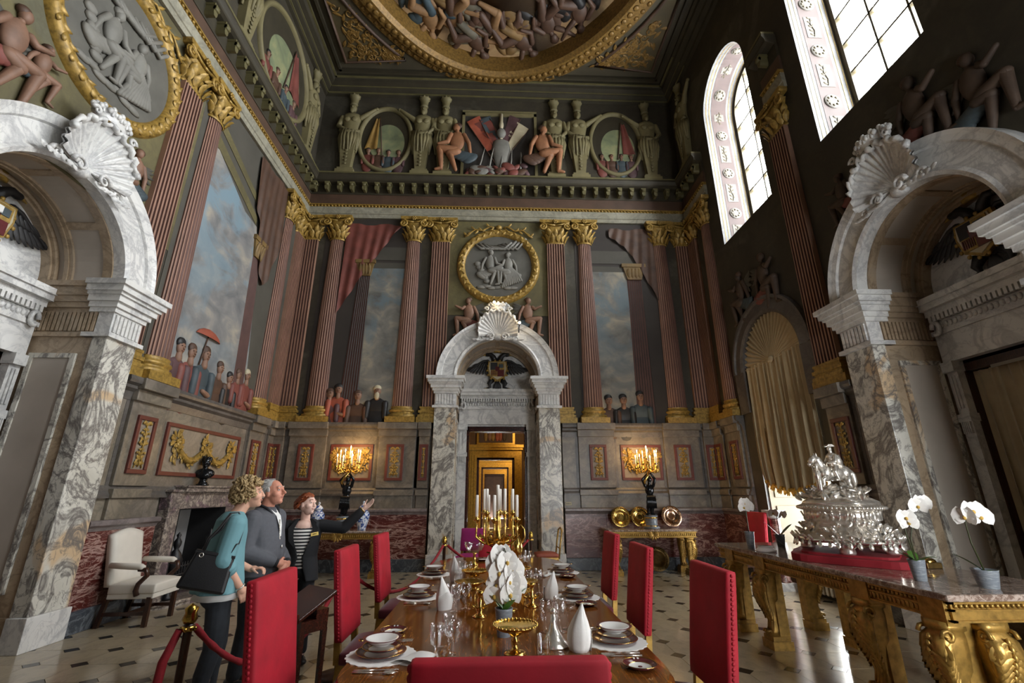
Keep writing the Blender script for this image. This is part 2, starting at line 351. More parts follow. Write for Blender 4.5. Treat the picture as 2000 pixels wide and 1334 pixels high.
M['sky_oval'] = sky_mat('painted_sky_oval', hx('59604f'), hx('78805f'), hx('99956b'), hx('5f7a6a'), 9.5, 12.)
# ================================================================ floor
PIT, FX, FY = .46, -1.292, 5.924
fl = stc(MB().box(XL-.2, XR+.2, YF-.2, YB+.1, -.12, -.006).build('floor', M['grout']))
H_ = .083
def octa(s):
    h = s/2-.0025; c = H_*1.0+.002
    return [(-h+c,-h),(h-c,-h),(h,-h+c),(h,h-c),(h-c,h),(-h+c,h),(-h,h-c),(-h,-h+c)]
tile0 = MB().slab(octa(PIT), -.02, 0).mesh('tile', [M['cream_tile']])
dia0 = MB().slab([(-H_,0),(0,-H_),(H_,0),(0,H_)], -.02, .0004).mesh('black_inset', [M['black_tile']])
cells = []; dots = []
for i in range(-9, 16):
    for j in range(-16, 13):
        x, y = FX+PIT*i, FY+PIT*j
        if XL-.1 < x < XR+.1 and YF-.1 < y < YB+.05: dots.append((x, y))
        x, y = x+PIT/2, y+PIT/2
        if XL-.1 < x < XR+.1 and YF-.1 < y < YB+.05: cells.append((x, y))
def in_view(x, y):
    v = Vector((x, y, -CAM_H)); d = v.dot(_f)
    if d < .3: return False
    px, py = 1000+FPX*v.dot(_r2)/d, 667-FPX*v.dot(_u2)/d
    return -30 < px < 2030 and py < 1380
def lay(pts, mesh, nm, poly, z1, mt):
    vis = sorted([p for p in pts if in_view(*p)], key=lambda p: p[0]**2+p[1]**2)[:290]; s_ = set(vis)
    for x, y in vis:
        o = bpy.data.objects.new(nm, mesh); COL.objects.link(o); o.parent = fl; o.location = (x, y, 0)
    mb = MB()
    for x, y in pts:
        if (x, y) not in s_: mb.slab([(x+a, y+b) for a, b in poly], -.02, z1)
    if mb.v: stuff(mb.build('further_'+nm+'s', mt, fl))
lay(cells, tile0, 'tile', octa(PIT), 0, M['cream_tile'])
lay(dots, dia0, 'black_inset', [(-H_,0),(0,-H_),(H_,0),(0,H_)], .0004, M['black_tile'])

# ================================================================ walls
def arch_hole(xc, hw, z0, sp, n=20, flip=False):
    return [(xc-hw, z0), (xc-hw, sp)]+[(xc+hw*cos(pi-pi*i/n), sp+hw*sin(pi-pi*i/n)) for i in range(1, n)]+[(xc+hw, sp), (xc+hw, z0)]
SPR = 4.24; RIN = 1.0; ROUT = 1.48; DEEP = .86; DY = 4.80
ZT = ZC+.2
wb = stc(holes('wall_back', [(XL-.1,-.05),(XR+.1,-.05),(XR+.1,ZT),(XL-.1,ZT)], [arch_hole(CX, RIN, -.04, SPR)], M['wall_paint'])); wb.location = (0, YB, 0)
wl = stc(holes('wall_left', [(YF-.1,-.05),(YB+.1,-.05),(YB+.1,ZT),(YF-.1,ZT)], [arch_hole(DY, RIN, -.04, SPR), [(7.97,.01),(7.97,1.36),(9.30,1.36),(9.30,.01)]], M['wall_paint'])); wl.location = (XL, 0, 0); wl.rotation_euler.z = pi/2
wr = stc(holes('wall_right', [(-YB-.1,-.05),(-YF+.1,-.05),(-YF+.1,ZT),(-YB-.1,ZT)],
    [arch_hole(-DY, RIN, -.04, SPR)]+[arch_hole(-y, h, s0, sp) for y, h, s0, sp in UPW]+[arch_hole(-y, h, s0, sp) for y, h, s0, sp in LOW], M['wall_paint'])); wr.location = (XR, 0, 0); wr.rotation_euler.z = -pi/2
wf = stc(holes('wall_front', [(XL-.1,-.05),(XR+.1,-.05),(XR+.1,ZT),(XL-.1,ZT)], [[(x-h,z0),(x-h,z1),(x+h,z1),(x+h,z0)] for x, h, z0, z1 in FILLW], M['wall_paint'])); wf.location = (0, YF, 0)
for k, (x, h, z0, z1) in enumerate(FILLW):
    r = struct('window_%d' % (6+k), (x, YF, 0)); b = MB()  # added window, out of view, brightens the room from behind
    for a0, a1, c0, c1 in ((-h-.02,-h,z0,z1),(h,h+.02,z0,z1),(-h,h,z0-.02,z0),(-h,h,z1,z1+.02)): b.box(a0, a1, -.32, 0, c0, c1)
    b.build('reveal', M['white_paint'], r); b = MB()
    for i in range(4): xx = -h+2*h*i/3; b.box(xx-.02, xx+.02, -.30, -.26, z0, z1)
    for i in range(4): zz = z0+(z1-z0)*i/3; b.box(-h, h, -.30, -.26, zz-.02, zz+.02)
    b.build('frame', M['window_frame'], r)
    for i in range(3):
        for j in range(3): MB().add([(-h+2*h*(i+a)/3, -.28, z0+(z1-z0)*(j+c)/3) for a, c in ((0,0),(1,0),(1,1),(0,1))], [(0,1,2,3)]).build('pane', M['pane_glass'], r)

# ================================================================ doorcases
def ribs(mb, x0, x1, y, z0, z1, n, d=.018, mi=None, axis='x'):
    for i in range(n):
        a = x0+(x1-x0)*(i+.18)/n; b = x0+(x1-x0)*(i+.82)/n
        if axis == 'x': mb.box(a, b, y-d, y, z0, z1, mi)
        else: mb.box(y-d, y+d, a, b, z0, z1, mi)
def stepcap(mb, x0, x1, yb, steps, mi=None):                         # stepped cap: (z0,z1,projection)
    for z0, z1, p in steps: mb.box(x0-p, x1+p, yb-p, yb+.3, z0, z1, mi)
def shell_part(root, yo=-.1):
    n, m = 76, 12; vs = []; fs = []
    for i in range(n+1):
        a = radians(-14)+radians(208)*i/n; rip = cos((i/n)*17*2*pi)
        R = .49*(1+.016*rip) * (1.0 - .06*abs(sin(a)))
        for k in range(m+1):
            t = k/m; vs.append((t*R*cos(a)*1.0, yo-.08-.20*t**1.6+.022*rip*t, .02+t*R*sin(a)*1.1+.05*t))
    for i in range(n):
        for k in range(m): b = i*(m+1)+k; fs.append((b, b+1, b+m+2, b+m+1))
    mb = MB().add(vs, fs, 0, True)
    back = [(v[0], v[1]+.035, v[2]) for v in vs]; mb.add(back, fs, 0, True)
    mb.caps((-.03, yo-.03, -.02), (.03, yo-.03, -.02), .09, .09)
    o = mb.build('shell', M['white_marble'], root, loc=(0, 0, 5.30))
    r = MB()
    rim = []
    for i in range(41):
        a = radians(20)+radians(140)*i/40; R = .51; rim.append((R*cos(a), yo-.29-.02*cos(i*1.9), .04+R*sin(a)*1.08+.03*sin(i*1.25)))
    r.tube(rim, [.035+.012*sin(i*1.3) for i in range(41)], 8)
    for sg in (-1, 1):                                               # scrolls
        for c, rr, sc in (((sg*.17, yo-.20, -.06), .10, 1), ((sg*.42, yo-.16, -.10), .07, 1), ((sg*.28, yo-.29, .62), .06, 1)):
            pts = [(c[0]+sg*rr*(1-t/14)*cos(t*.62), c[1]-.01*t/14, c[2]+rr*(1-t/14)*sin(t*.62)) for t in range(13)]; r.tube(pts, [.028*(1-t/20) for t in range(13)], 6)
        for q in range(6): r.leaf((sg*(.10+.08*q), yo-.15, -.10-.005*q), (sg*.9, -.2, -.25+.13*(q % 3)), .07, .14, .02)
    r.build('scrolls', M['white_marble'], o)
    c = MB()                                                          # coronet of leaves on top
    c.lathe([(.20,0),(.22,.03),(.21,.08),(.24,.10)], 20, (0, yo-.20, .62), caps=False, sy=.6)
    for q in range(7):
        a = pi*q/6; x, y = .22*cos(a), yo-.20-.13*sin(a)
        for dx, dz in ((0,.16),(-.04,.12),(.04,.12)): c.ell((x+dx, y, .62+dz), (.035,.03,.04), 8, 5)
        c.caps((x, y, .70), (x, y, .76), .02, .02, 6)
    c.build('coronet', M['white_marble'], o)
    return o
def eagle_part(root, y, zc, s=1.0):
    b = MB()                                                          # 0 black 1 gold 2 maroon 3 cream 4 blue
    T = Matrix.Translation((0, y, zc)) @ Matrix.Scale(s, 4); b.T = T
    b.ell((0,0,.0), (.20,.05,.30), 14, 10, 0)
    for sg in (-1, 1):
        pts = [(sg*.10,0,.12),(sg*.24,0,.24),(sg*.34,0,.22),(sg*.50,0,.12),(sg*.72,0,-.02)]; b.tube(pts, [.05,.06,.055,.045,.02], 8, 0, flat=.6)
        for q in range(11):
            t = q/10; p = Vector((sg*(.20+.48*t), 0, .17-.15*t*t)); b.leaf(p, (sg*(.25+.9*t), 0, -1+.75*t), .075, .30-.02*q+.10*sin(pi*t), .02, 0)
        for q in range(7):
            t = q/6; b.leaf((sg*(.18+.3*t), -.02, .22-.06*t), (sg*(.3+.8*t), 0, -1+.3*t), .06, .16, .02, 0)
        b.tube([(sg*.05,0,.22),(sg*.10,-.01,.34),(sg*.17,-.02,.40),(sg*.25,-.02,.38)], [.07,.06,.05,.045], 8, 0)
        b.ell((sg*.25,-.02,.39), (.055,.04,.045), 8, 6, 0); b.caps((sg*.28,-.02,.39), (sg*.35,-.02,.36), .028, .008, 6, 1)
        b.tube([(sg*.12,0,-.24),(sg*.20,0,-.34),(sg*.17,0,-.42),(sg*.26,-.02,-.46)], [.07,.05,.03,.02], 8, 0)
        for q in range(3): b.caps((sg*.24,-.02,-.45), (sg*(.27+.06*q),-.03,-.48), .018, .006, 6, 1)
    for q in range(5): b.leaf((0,0,-.26), (.22*(q-2),0,-1), .07, .22, .02, 0)
    sh = [(-.22,.20),(.22,.20),(.24,.02),(.19,-.18),(0,-.30),(-.19,-.18),(-.24,.02)]
    b.prism(sh, -.10, -.04, 1)
    b.prism([(x*.86, z*.86) for x, z in sh], -.115, -.10, 3)
    b.box(-.17,0,-.13,-.115,-.02,.16,0); b.box(0,.17,-.13,-.115,-.02,.16,1); b.box(-.16,0,-.13,-.115,-.18,-.02,1); b.box(0,.16,-.13,-.115,-.18,-.02,2); b.box(-.05,.05,-.14,-.13,-.05,.06,2)
    b.box(.03,.14,-.14,-.13,.03,.12,4)
    for q in range(6): b.box(-.15+.025*q, -.138+.025*q, -.14, -.13, -.15, -.04, 2)
    for q in range(14):
        a = 2*pi*q/14; b.ell((.25*cos(a), -.09, -.03+.26*sin(a)), (.028,.02,.028), 6, 4, 1)
    b.lathe([(.09,0),(.10,.03),(.12,.10),(.10,.13)], 14, (0,-.02,.44), 1, sy=.5)
    for q in range(5): b.ell((-.10+.05*q, -.03, .60-.01*abs(q-2)), .025, 6, 4, 1)
    b.ell((0,-.03,.64), .03, 8, 5, 1)
    o = b.build('eagle_crest', [M['black_paint'], M['gilt_paint'], M['maroon_rim'], M['cream_paint'], M['blue_paint']], root)
    o['label'] = 'black two-headed eagle holding a quartered gilt shield'; return o
def doorcase(nm, loc, rz, kind):
    r = struct(nm, loc, rz)
    for sg in (-1, 1):
        a, b = (RIN-.02, ROUT) if sg > 0 else (-ROUT, -RIN+.02)
        p = MB().box(a, b, -.17, .02, .34, 3.50).build('pilaster', M['veined_marble'], r, bevel=.008)
        MB().box(a-.03, b+.03, -.20, .02, 0, .34).build('plinth', M['white_marble'], p, bevel=.006)
        c = MB(); stepcap(c, a, b, -.17, [(3.50,3.555,.05),(3.84,3.90,.03),(3.90,3.97,.06),(3.97,4.05,.10),(4.05,4.09,.13),(4.09,4.17,.165),(4.17,4.24,.20)])
        c.box(a, b, -.17, .02, 3.555, 3.84); ribs(c, a+.02, b-.02, -.17, 3.58, 3.82, 7, .022); c.build('capital', M['white_marble'], p)
        xi = sg*RIN; s_ = -sg
        j = MB().add([(xi,0,0),(xi,DEEP,0),(xi,DEEP,SPR),(xi,0,SPR)], [(0,1,2,3)])
        jo = j.build('jamb', M['tan_marble'], r)
        jp = MB(); jp.box(min(xi, xi+s_*.012), max(xi, xi+s_*.012), .21, .66, .62, 3.22, 0)
        for y0, y1, z0, z1 in ((.15,.21,.56,3.28),(.66,.72,.56,3.28),(.21,.66,.56,.62),(.21,.66,3.22,3.28)): jp.box(min(xi, xi+s_*.03), max(xi, xi+s_*.03), y0, y1, z0, z1, 1)
        jp.build('jamb_panel', [M['panel_stone'], M['veined_marble']], jo)
        im = MB()
        for z0, z1, pz in ((3.50,3.555,.04),(3.90,3.97,.04),(3.97,4.05,.07),(4.05,4.17,.10),(4.17,4.24,.13)): im.box(min(xi, xi+s_*pz), max(xi, xi+s_*pz), .0, DEEP, z0, z1)
        ribs(im, .03, DEEP-.02, xi+s_*.012, 3.58, 3.84, 15, .012, axis='y'); im.build('impost', M['tan_marble'], jo)
        MB().box(min(xi, xi+s_*.03), max(xi, xi+s_*.03), 0.0, DEEP, 0, .34).build('jamb_plinth', M['tan_marble'], jo)
    MB().arc([(RIN,.02),(RIN,-.15),(RIN+.05,-.18),(RIN+.09,-.155),(ROUT-.14,-.155),(ROUT-.12,-.185),(ROUT-.05,-.20),(ROUT,-.22),(ROUT,.02)], SPR, 0, pi, 40).build('archivolt', M['white_marble'], r)
    so = MB().arc([(RIN,0),(RIN,DEEP),(RIN+.02,DEEP),(RIN+.02,0)], SPR, 0, pi, 40).build('soffit', M['panel_stone'], r)
    so_ = MB()
    for y0, y1, p in ((0.0,.12,.02),(.50,.55,.03),(.55,.60,.045),(.70,.74,.06),(.74,DEEP,.09)): so_.arc([(RIN,y0),(RIN-p,y0),(RIN-p,y1),(RIN,y1)], SPR, 0, pi, 40)
    for q in range(1, 4):
        a = pi*q/4
        so_.T = Matrix.Translation((0,0,SPR)) @ Matrix.Rotation(-a, 4, 'Y'); so_.box(RIN-.02, RIN+.01, .10, .52, -.05, .05); so_.T = None
    so_.build('soffit_rib', M['tan_marble'], so)
    HW, HT = (.77, 3.20) if kind == 'back' else (.84, 3.20)
    out = [(-RIN-.05,0),(-HW,0),(-HW,HT),(HW,HT),(HW,0),(RIN+.05,0),(RIN+.05,SPR)]+[((RIN+.04)*cos(pi*i/24), SPR+(RIN+.04)*sin(pi*i/24)) for i in range(1, 24)]+[(-RIN-.05,SPR)]
    ty = MB(); n = len(out); ty.add([(x, DEEP, z) for x, z in out], []); 
    tr = geometry.tessellate_polygon([[Vector((x, 0, z)) for x, z in out]]); ty.f = [list(t) for t in tr]; ty.mi = [0]*len(tr); ty.sm = [False]*len(tr)
    ty.build('tympanum', M['white_marble'], r)
    for sg in (-1, 1):
        a, b = (HW-.01, RIN-.03) if sg > 0 else (-RIN+.03, -HW+.01)
        q = MB(); q.box(a, b, DEEP-.10, DEEP, 0, 3.20); q.box(a-.02, b+.02, DEEP-.13, DEEP, 2.45, 2.55); q.box(a-.02, b+.02, DEEP-.16, DEEP, 3.10, 3.24)
        ribs(q, a+.01, b-.01, DEEP-.10, 2.30, 2.45, 5, .03); ribs(q, a+.03, b-.03, DEEP-.10, 2.62, 3.05, 2, .02)
        q.build('inner_pilaster', M['white_marble'], r)
    e = MB(); e.box(-RIN+.04, RIN-.04, DEEP-.12, DEEP, 3.24, 3.62); e.box(-RIN+.02, RIN-.02, DEEP-.15, DEEP, 3.62, 3.68)
    for z0, z1, p in ((3.68,3.80,.13),(3.88,3.96,.20),(3.96,4.04,.27),(4.04,4.12,.30)): e.box(-RIN+.06, RIN-.06, DEEP-p, DEEP, z0, z1)
    ribs(e, -RIN+.08, RIN-.08, DEEP-.15, 3.80, 3.88, 30, .05); 
    rnd = random.Random(3)
    for q in range(26): x = -.82+1.64*q/25; e.ell((x, DEEP-.13, 3.74), (.035,.02,.045), 6, 4)
    for sg in (-1, 1):
        pts = [(sg*(.86+.05*cos(t*.6)), DEEP-.18, 3.70+.09*sin(t*.6)) for t in range(10)]; e.tube(pts, .03, 6)
    e.build('lintel', M['white_marble'], r)
    MB().box(-RIN-.1, RIN+.1, 0, DEEP+.36, -.10, .001).build('threshold', M['tan_marble'], r)
    if kind != 'back':
        cl = MB()
        for sg in (-1, 1): cl.box(min(sg*.84, sg*1.2), max(sg*.84, sg*1.2), DEEP, DEEP+.32, -.1, 3.3)
        cl.box(-1.2, 1.2, DEEP, DEEP+.32, 3.2, 3.3); cl.box(-1.2, 1.2, DEEP+.30, DEEP+.34, -.1, 3.3); cl.build('door_box', M['wood_dark'], r)
    shell_part(r)
    eagle_part(r, DEEP-.08, 4.66, 1.08)
    return r
d1 = doorcase('door_1', (CX, YB, 0), 0, 'back'); d2 = doorcase('door_2', (XL, DY, 0), pi/2, 'left'); d3 = doorcase('door_3', (XR, DY, 0), -pi/2, 'right')
# left: a closed panelled mahogany door; right: a curtained glass door
lf = MB().box(-.85, .85, DEEP+.12, DEEP+.18, 0, 3.2).build('door_leaf', M['mahogany'], d2)
pn = MB()
for sg in (-1, 1):
    for z0, z1 in ((.25,1.0),(1.15,2.2),(2.35,3.0)): pn.box(min(sg*.10, sg*.66), max(sg*.10, sg*.66), DEEP+.09, DEEP+.12, z0, z1)
pn.build('door_panel', M['mahogany'], lf, bevel=.02)
def drape(mb, x0, x1, z0, z1, y, folds, amp=.05, n=None, gather=0., mi=None, seed=1, bottom=None):
    n = n or folds*8; rnd = random.Random(seed); ph = [rnd.uniform(-.5, .5) for _ in range(folds+2)]; m = 14; vs = []; fs = []
    for k in range(m+1):
        t = k/m; zz = z1+(z0-z1)*t
        for i in range(n+1):
            u = i/n; p = u*folds; f = p+ph[int(p)]*(p-int(p))*(1-(p-int(p)))*2
            am = amp*(.35+.65*min(1, t*1.6)); xx = x0+(x1-x0)*u
            if gather: xx = (x0+x1)/2+(xx-(x0+x1)/2)*(1-gather*max(0, (t-.72)/.28)**2)
            vs.append((xx+.3*am*sin(4*pi*f), y+am*sin(2*pi*f)+am*.4*sin(3.3*f+seed+t*1.5), zz+(bottom(u)*t if bottom else 0)))
    for k in range(m):
        for i in range(n): b = k*(n+1)+i; fs.append((b, b+1, b+n+2, b+n+1))
    return mb.add(vs, fs, mi, True)
MB().box(-.86, .86, DEEP+.22, DEEP+.26, 0, 3.25).build('door_backing', M['mahogany'], d3)
fr_ = MB()
for a, b in ((-.86,-.81),(.81,.86)): fr_.box(a, b, DEEP+.0, DEEP+.10, 0, 3.2)
fr_.box(-.86,.86,DEEP+.0,DEEP+.10,3.1,3.2); fr_.build('door_frame', M['wood_dark'], d3)
MB().box(-.50,.50,DEEP+.0,DEEP+.015,3.06,3.10).build('door_track', M['white_paint'], d3)
for nm_, a, b, sd in (('a',-.81,.0,4),('b',.0,.81,5)):
    o = drape(MB(), a, b, .12, 3.09, DEEP+.10, 7, .05, seed=sd).build('door_curtain', M['curtain'], d3)
# end wall: mahogany door lining, then the enfilade
ln = MB()
for sg in (-1, 1): a, b = (.70,.78) if sg > 0 else (-.78,-.70); ln.box(a, b, DEEP-.02, DEEP+.35, 0, 3.2)
ln.box(-.78,.78,DEEP-.02,DEEP+.35,3.08,3.2); ln.build('door_lining', M['mahogany'], d1, bevel=.01)
M['room_cream'] = plain('room_cream', hx('8e7a4a'), .7, var=.08); M['gilt_door'] = gilt('gilt_door', hx('c99a3a'), .3, .6, .6); M['room_floor'] = plain('room_floor', hx('4a3424'), .4)
M['plum_wall'] = plain('plum_wall', hx('5f4426'), .7, var=.1)
y_ = YB+DEEP+.35
for k, (dep, hw, ht) in enumerate(((4.6,.66,2.77),(6.1,.66,2.77),(8.1,.66,2.77))):
    s0 = y_; s1 = y_+dep
    rm = struct('trim_%d' % (20+k), (CX, s0, 0))
    MB().box(-3, 3, 0, dep, -.05, 0).build('room_floor', M['room_floor'], rm)
    MB().box(-3, 3, 0, dep, 4.4, 4.45).build('room_ceiling', M['room_cream'], rm)
    sw = MB(); sw.box(-3.05,-3,0,dep,0,4.4); sw.box(3,3.05,0,dep,0,4.4)
    if k == 0: sw.box(-3,-.80,0,.03,0,4.4); sw.box(.80,3,0,.03,0,4.4); sw.box(-.8,.8,0,.03,3.2,4.4)
    sw.build('room_wall', M['plum_wall'], rm)
    ew = holes('room_end_wall', [(-3,0),(3,0),(3,4.4),(-3,4.4)], [[(-hw,0.001),(-hw,ht),(hw,ht),(hw,0.001)]], M['plum_wall'], rm); ew.location = (0, dep, 0)
    g = MB()
    for st, (wd, pr) in enumerate(((.26,.05),(.18,.09),(.09,.13))):
        for sg in (-1, 1): g.box(min(sg*hw, sg*(hw+wd)), max(sg*hw, sg*(hw+wd)), dep-pr, dep, 0, ht)
        g.box(-hw-wd, hw+wd, dep-pr, dep, ht, ht+wd)
    g.box(-hw-.36, hw+.36, dep-.22, dep, ht+.34, ht+.44); g.box(-hw-.30, hw+.30, dep-.16, dep, ht+.26, ht+.34)
    g.build('gilt_door_frame', M['gilt_door'], rm)
    jm = MB()
    for sg in (-1, 1): jm.box(min(sg*hw, sg*(hw-.07)), max(sg*hw, sg*(hw-.07)), dep-.02, dep+.4, 0, ht)
    jm.box(-hw, hw, dep-.02, dep+.4, ht-.07, ht); jm.build('room_door_lining', M['mahogany'], rm)
    if k == 0:
        pf = MB(); pf.box(-.68,.68,dep-.08,dep,ht+.46,ht+1.10,0); pf.box(-.60,.60,dep-.10,dep-.08,ht+.52,ht+1.04,1)
        po = pf.build('overdoor_painting', [M['gilt_door'], M['brown_paint']], rm)
        q = MB()
        for i, (x, mi) in enumerate(((-.36,2),(-.22,1),(-.10,2),(.05,0),(.16,0),(.30,3))):
            q.ell((x, dep-.11, ht+.74), (.07,.012,.18), 8, 6, mi); q.ell((x+.01, dep-.112, ht+.95), (.035,.012,.045), 8, 6, 1)
        q.build('painted_figures', [M['orange_paint'], M['skin_paint'], M['ochre_paint'], M['brown_paint']], po)
    y_ = s1+.4
    L = bpy.data.lights.new('room_ceiling_lamp', 'POINT'); L.energy = (34, 60, 70)[k]; L.color = (1., .74, .42); L.shadow_soft_size = .25
    lo = bpy.data.objects.new('room_ceiling_lamp', L); COL.objects.link(lo); lo.location = (CX+1.2, s0+dep*.35, 3.9)
stc(MB().box(CX-3, CX+3, y_, y_+.1, 0, 4.4).build('wall_far', M['brown_paint']))
# the two spot lamps over the end doorway
for x, z in ((-.02, 6.06), (.60, 5.53)):
    t = thing('spot_lamp', 'small lit spot lamp '+('above the coronet of the end doorway shell' if x < 0 else 'beside the rim of the end doorway shell'), 'lamp', (x, YB-.50, z))
    b = MB().lathe([(.035,0),(.04,.02),(.04,.09),(.02,.11)], 12, (0,0,0)); b.T = None; b.build('lamp_body', M['iron'], t, loc=(0,.05,-.02))
    MB().ell((0,-.0,0), .032, 12, 8).build('bulb', emis('lamp_glow', (1,.72,.36), 14), t)
    MB().tube([(0,.05,0),(0,.2,-.05),(0,.38,-.15)], .012, 6).build('bracket', M['iron'], t)
    L = bpy.data.lights.new('spot_lamp_light', 'POINT'); L.energy = .7; L.color = (1,.78,.5); L.shadow_soft_size = .05
    lo = bpy.data.objects.new('spot_lamp_light', L); COL.objects.link(lo); lo.location = (x, YB-.60, z)

# ================================================================ windows on the right-hand wall
RV = .83
def arch_pts(hw, z0, sp, n=20): return [(-hw, z0), (-hw, (z0+sp)/2), (-hw, sp)]+[(hw*cos(pi-pi*i/n), sp+hw*sin(pi-pi*i/n)) for i in range(1, n)]+[(hw, sp), (hw, (z0+sp)/2), (hw, z0)]
def band(hw, z0, sp, y0, y1, off, mi=None, mb=None, n=20):
    mb = mb or MB(); A = arch_pts(hw-off, z0, sp, n); vs = [(x, y0, z) for x, z in A]+[(x, y1, z) for x, z in A]; k = len(A)
    return mb.add(vs, [(i, i+1, k+i+1, k+i) for i in range(k-1)], mi)
def window(nm, yc, hw, z0, sp, ornate=True):
    r = struct(nm, (XR, yc, 0), -pi/2)
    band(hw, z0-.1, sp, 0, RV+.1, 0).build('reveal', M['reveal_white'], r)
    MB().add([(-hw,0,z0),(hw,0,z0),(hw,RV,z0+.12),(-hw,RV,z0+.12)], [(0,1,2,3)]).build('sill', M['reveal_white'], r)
    if ornate:
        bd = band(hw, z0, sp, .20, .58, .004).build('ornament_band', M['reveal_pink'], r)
        gl = MB()
        for y in (.06,.14,.64,.72): band(hw, z0, sp, y, y+.012, .006, None, gl)
        gl.build('gilt_line', M['gilt_paint'], bd)
        L1 = sp-z0; tot = 2*L1+pi*hw; n = int(tot/.56); n += n % 2; rnd = random.Random(4)
        for k in range(n):
            s = (k+.5)*tot/n
            if s < L1: p, nrm = Vector((-hw, 0, z0+s)), 0.
            elif s > tot-L1: p, nrm = Vector((hw, 0, z0+tot-s)), pi
            else: a = pi-(s-L1)/hw; p = Vector((hw*cos(a), 0, sp+hw*sin(a))); nrm = pi-a if False else -(a-pi)
            # local frame on the reveal: i along the opening, y across it, inward normal
            if s < L1: tn, ino = Vector((0,0,1)), Vector((1,0,0))
            elif s > tot-L1: tn, ino = Vector((0,0,-1)), Vector((-1,0,0))
            else: ino = -Vector((cos(a), 0, sin(a))); tn = Vector((ino.z, 0, -ino.x))
            T = Matrix((( *tn, 0), (0,1,0,0), (*ino, 0), (0,0,0,1))).transposed(); T = Matrix.Translation(p+Vector((0,.39,0))) @ Matrix((tn, Vector((0,1,0)), ino)).transposed().to_4x4()
            q = MB(); q.T = T
            if k % 2:
                q.lathe([(.001,.022),(.05,.03),(.08,.018),(.13,.022),(.15,.008),(.15,0)], 18, (0,0,0), 0, caps=False)
                for i in range(8): q.ell((.09*cos(i*pi/4), .09*sin(i*pi/4), .022), (.028,.028,.012), 6, 4, 1)
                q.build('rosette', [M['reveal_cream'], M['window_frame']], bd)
            else:
                q.box(-.25,.25,-.125,.125,0,.010,0)
                for i in range(9):
                    t = -.20+.05*i; q.leaf((t,0,.012), (.6, 1 if i % 2 else -1, 0), .045, .085, .008, 1, up=(0,0,1))
                q.tube([(-.22,0,.014),(-.08,.025,.014),(.06,-.025,.014),(.22,0,.014)], .009, 5, 1)
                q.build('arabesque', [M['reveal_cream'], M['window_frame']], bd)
    fr = MB(); y = RV
    band(hw, z0, sp, y-.02, y-.02+.0, .0, None, fr)
    A = arch_pts(hw, z0+.05, sp); B = arch_pts(hw-.09, z0+.14, sp); k = len(A)
    for yy in (y-.06, y+.06): fr.add([(x, yy, z) for x, z in A]+[(x, yy, z) for x, z in B], [(i, i+1, k+i+1, k+i) for i in range(k-1)])
    fr.add([(x, y-.06, z) for x, z in B]+[(x, y+.06, z) for x, z in B], [(i, i+1, k+i+1, k+i) for i in range(k-1)])
    fr.box(-hw, hw, y-.06, y+.06, z0+.05, z0+.18)
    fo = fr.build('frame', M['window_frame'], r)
    nc = 3; cw = 2*(hw-.09)/nc; zz = z0+.18; rows = []
    while zz < sp+hw-.12: rows.append((zz, min(zz+.62, sp+hw-.09))); zz += .62
    def top(x, z1):
        q = (hw-.09)**2-x*x; za = sp+sqrt(q) if q > 0 else sp; return min(z1, za)
    gb = MB()
    for c in range(1, nc):
        x = -(hw-.09)+cw*c; gb.box(x-.018, x+.018, y-.04, y+.04, z0+.15, top(x, 99))
    for a, b in rows[1:]:
        e = (hw-.09) if a < sp else sqrt(max(.0, (hw-.09)**2-(a-sp)**2)); gb.box(-e, e, y-.04, y+.04, a-.018, a+.018)
    gb.build('glazing_bar', M['window_frame'], fo)
    for c in range(nc):
        x0 = -(hw-.09)+cw*c; x1 = x0+cw
        for a, b in rows:
            pts = [(x0+(x1-x0)*i/6, top(x0+(x1-x0)*i/6, b)) for i in range(7)]; pts = [(x, z) for x, z in pts if z > a+.01]
            if len(pts) < 2: continue
            MB().add([(pts[0][0], y, a), (pts[-1][0], y, a)]+[(x, y, z) for x, z in pts[::-1]], [tuple(range(len(pts)+2))]).build('pane', M['pane_glass'], fo)
    return r
wi = 1
for yc, hw, s0, sp in UPW: window('window_%d' % wi, yc, hw, s0, sp, yc > 3); wi += 1
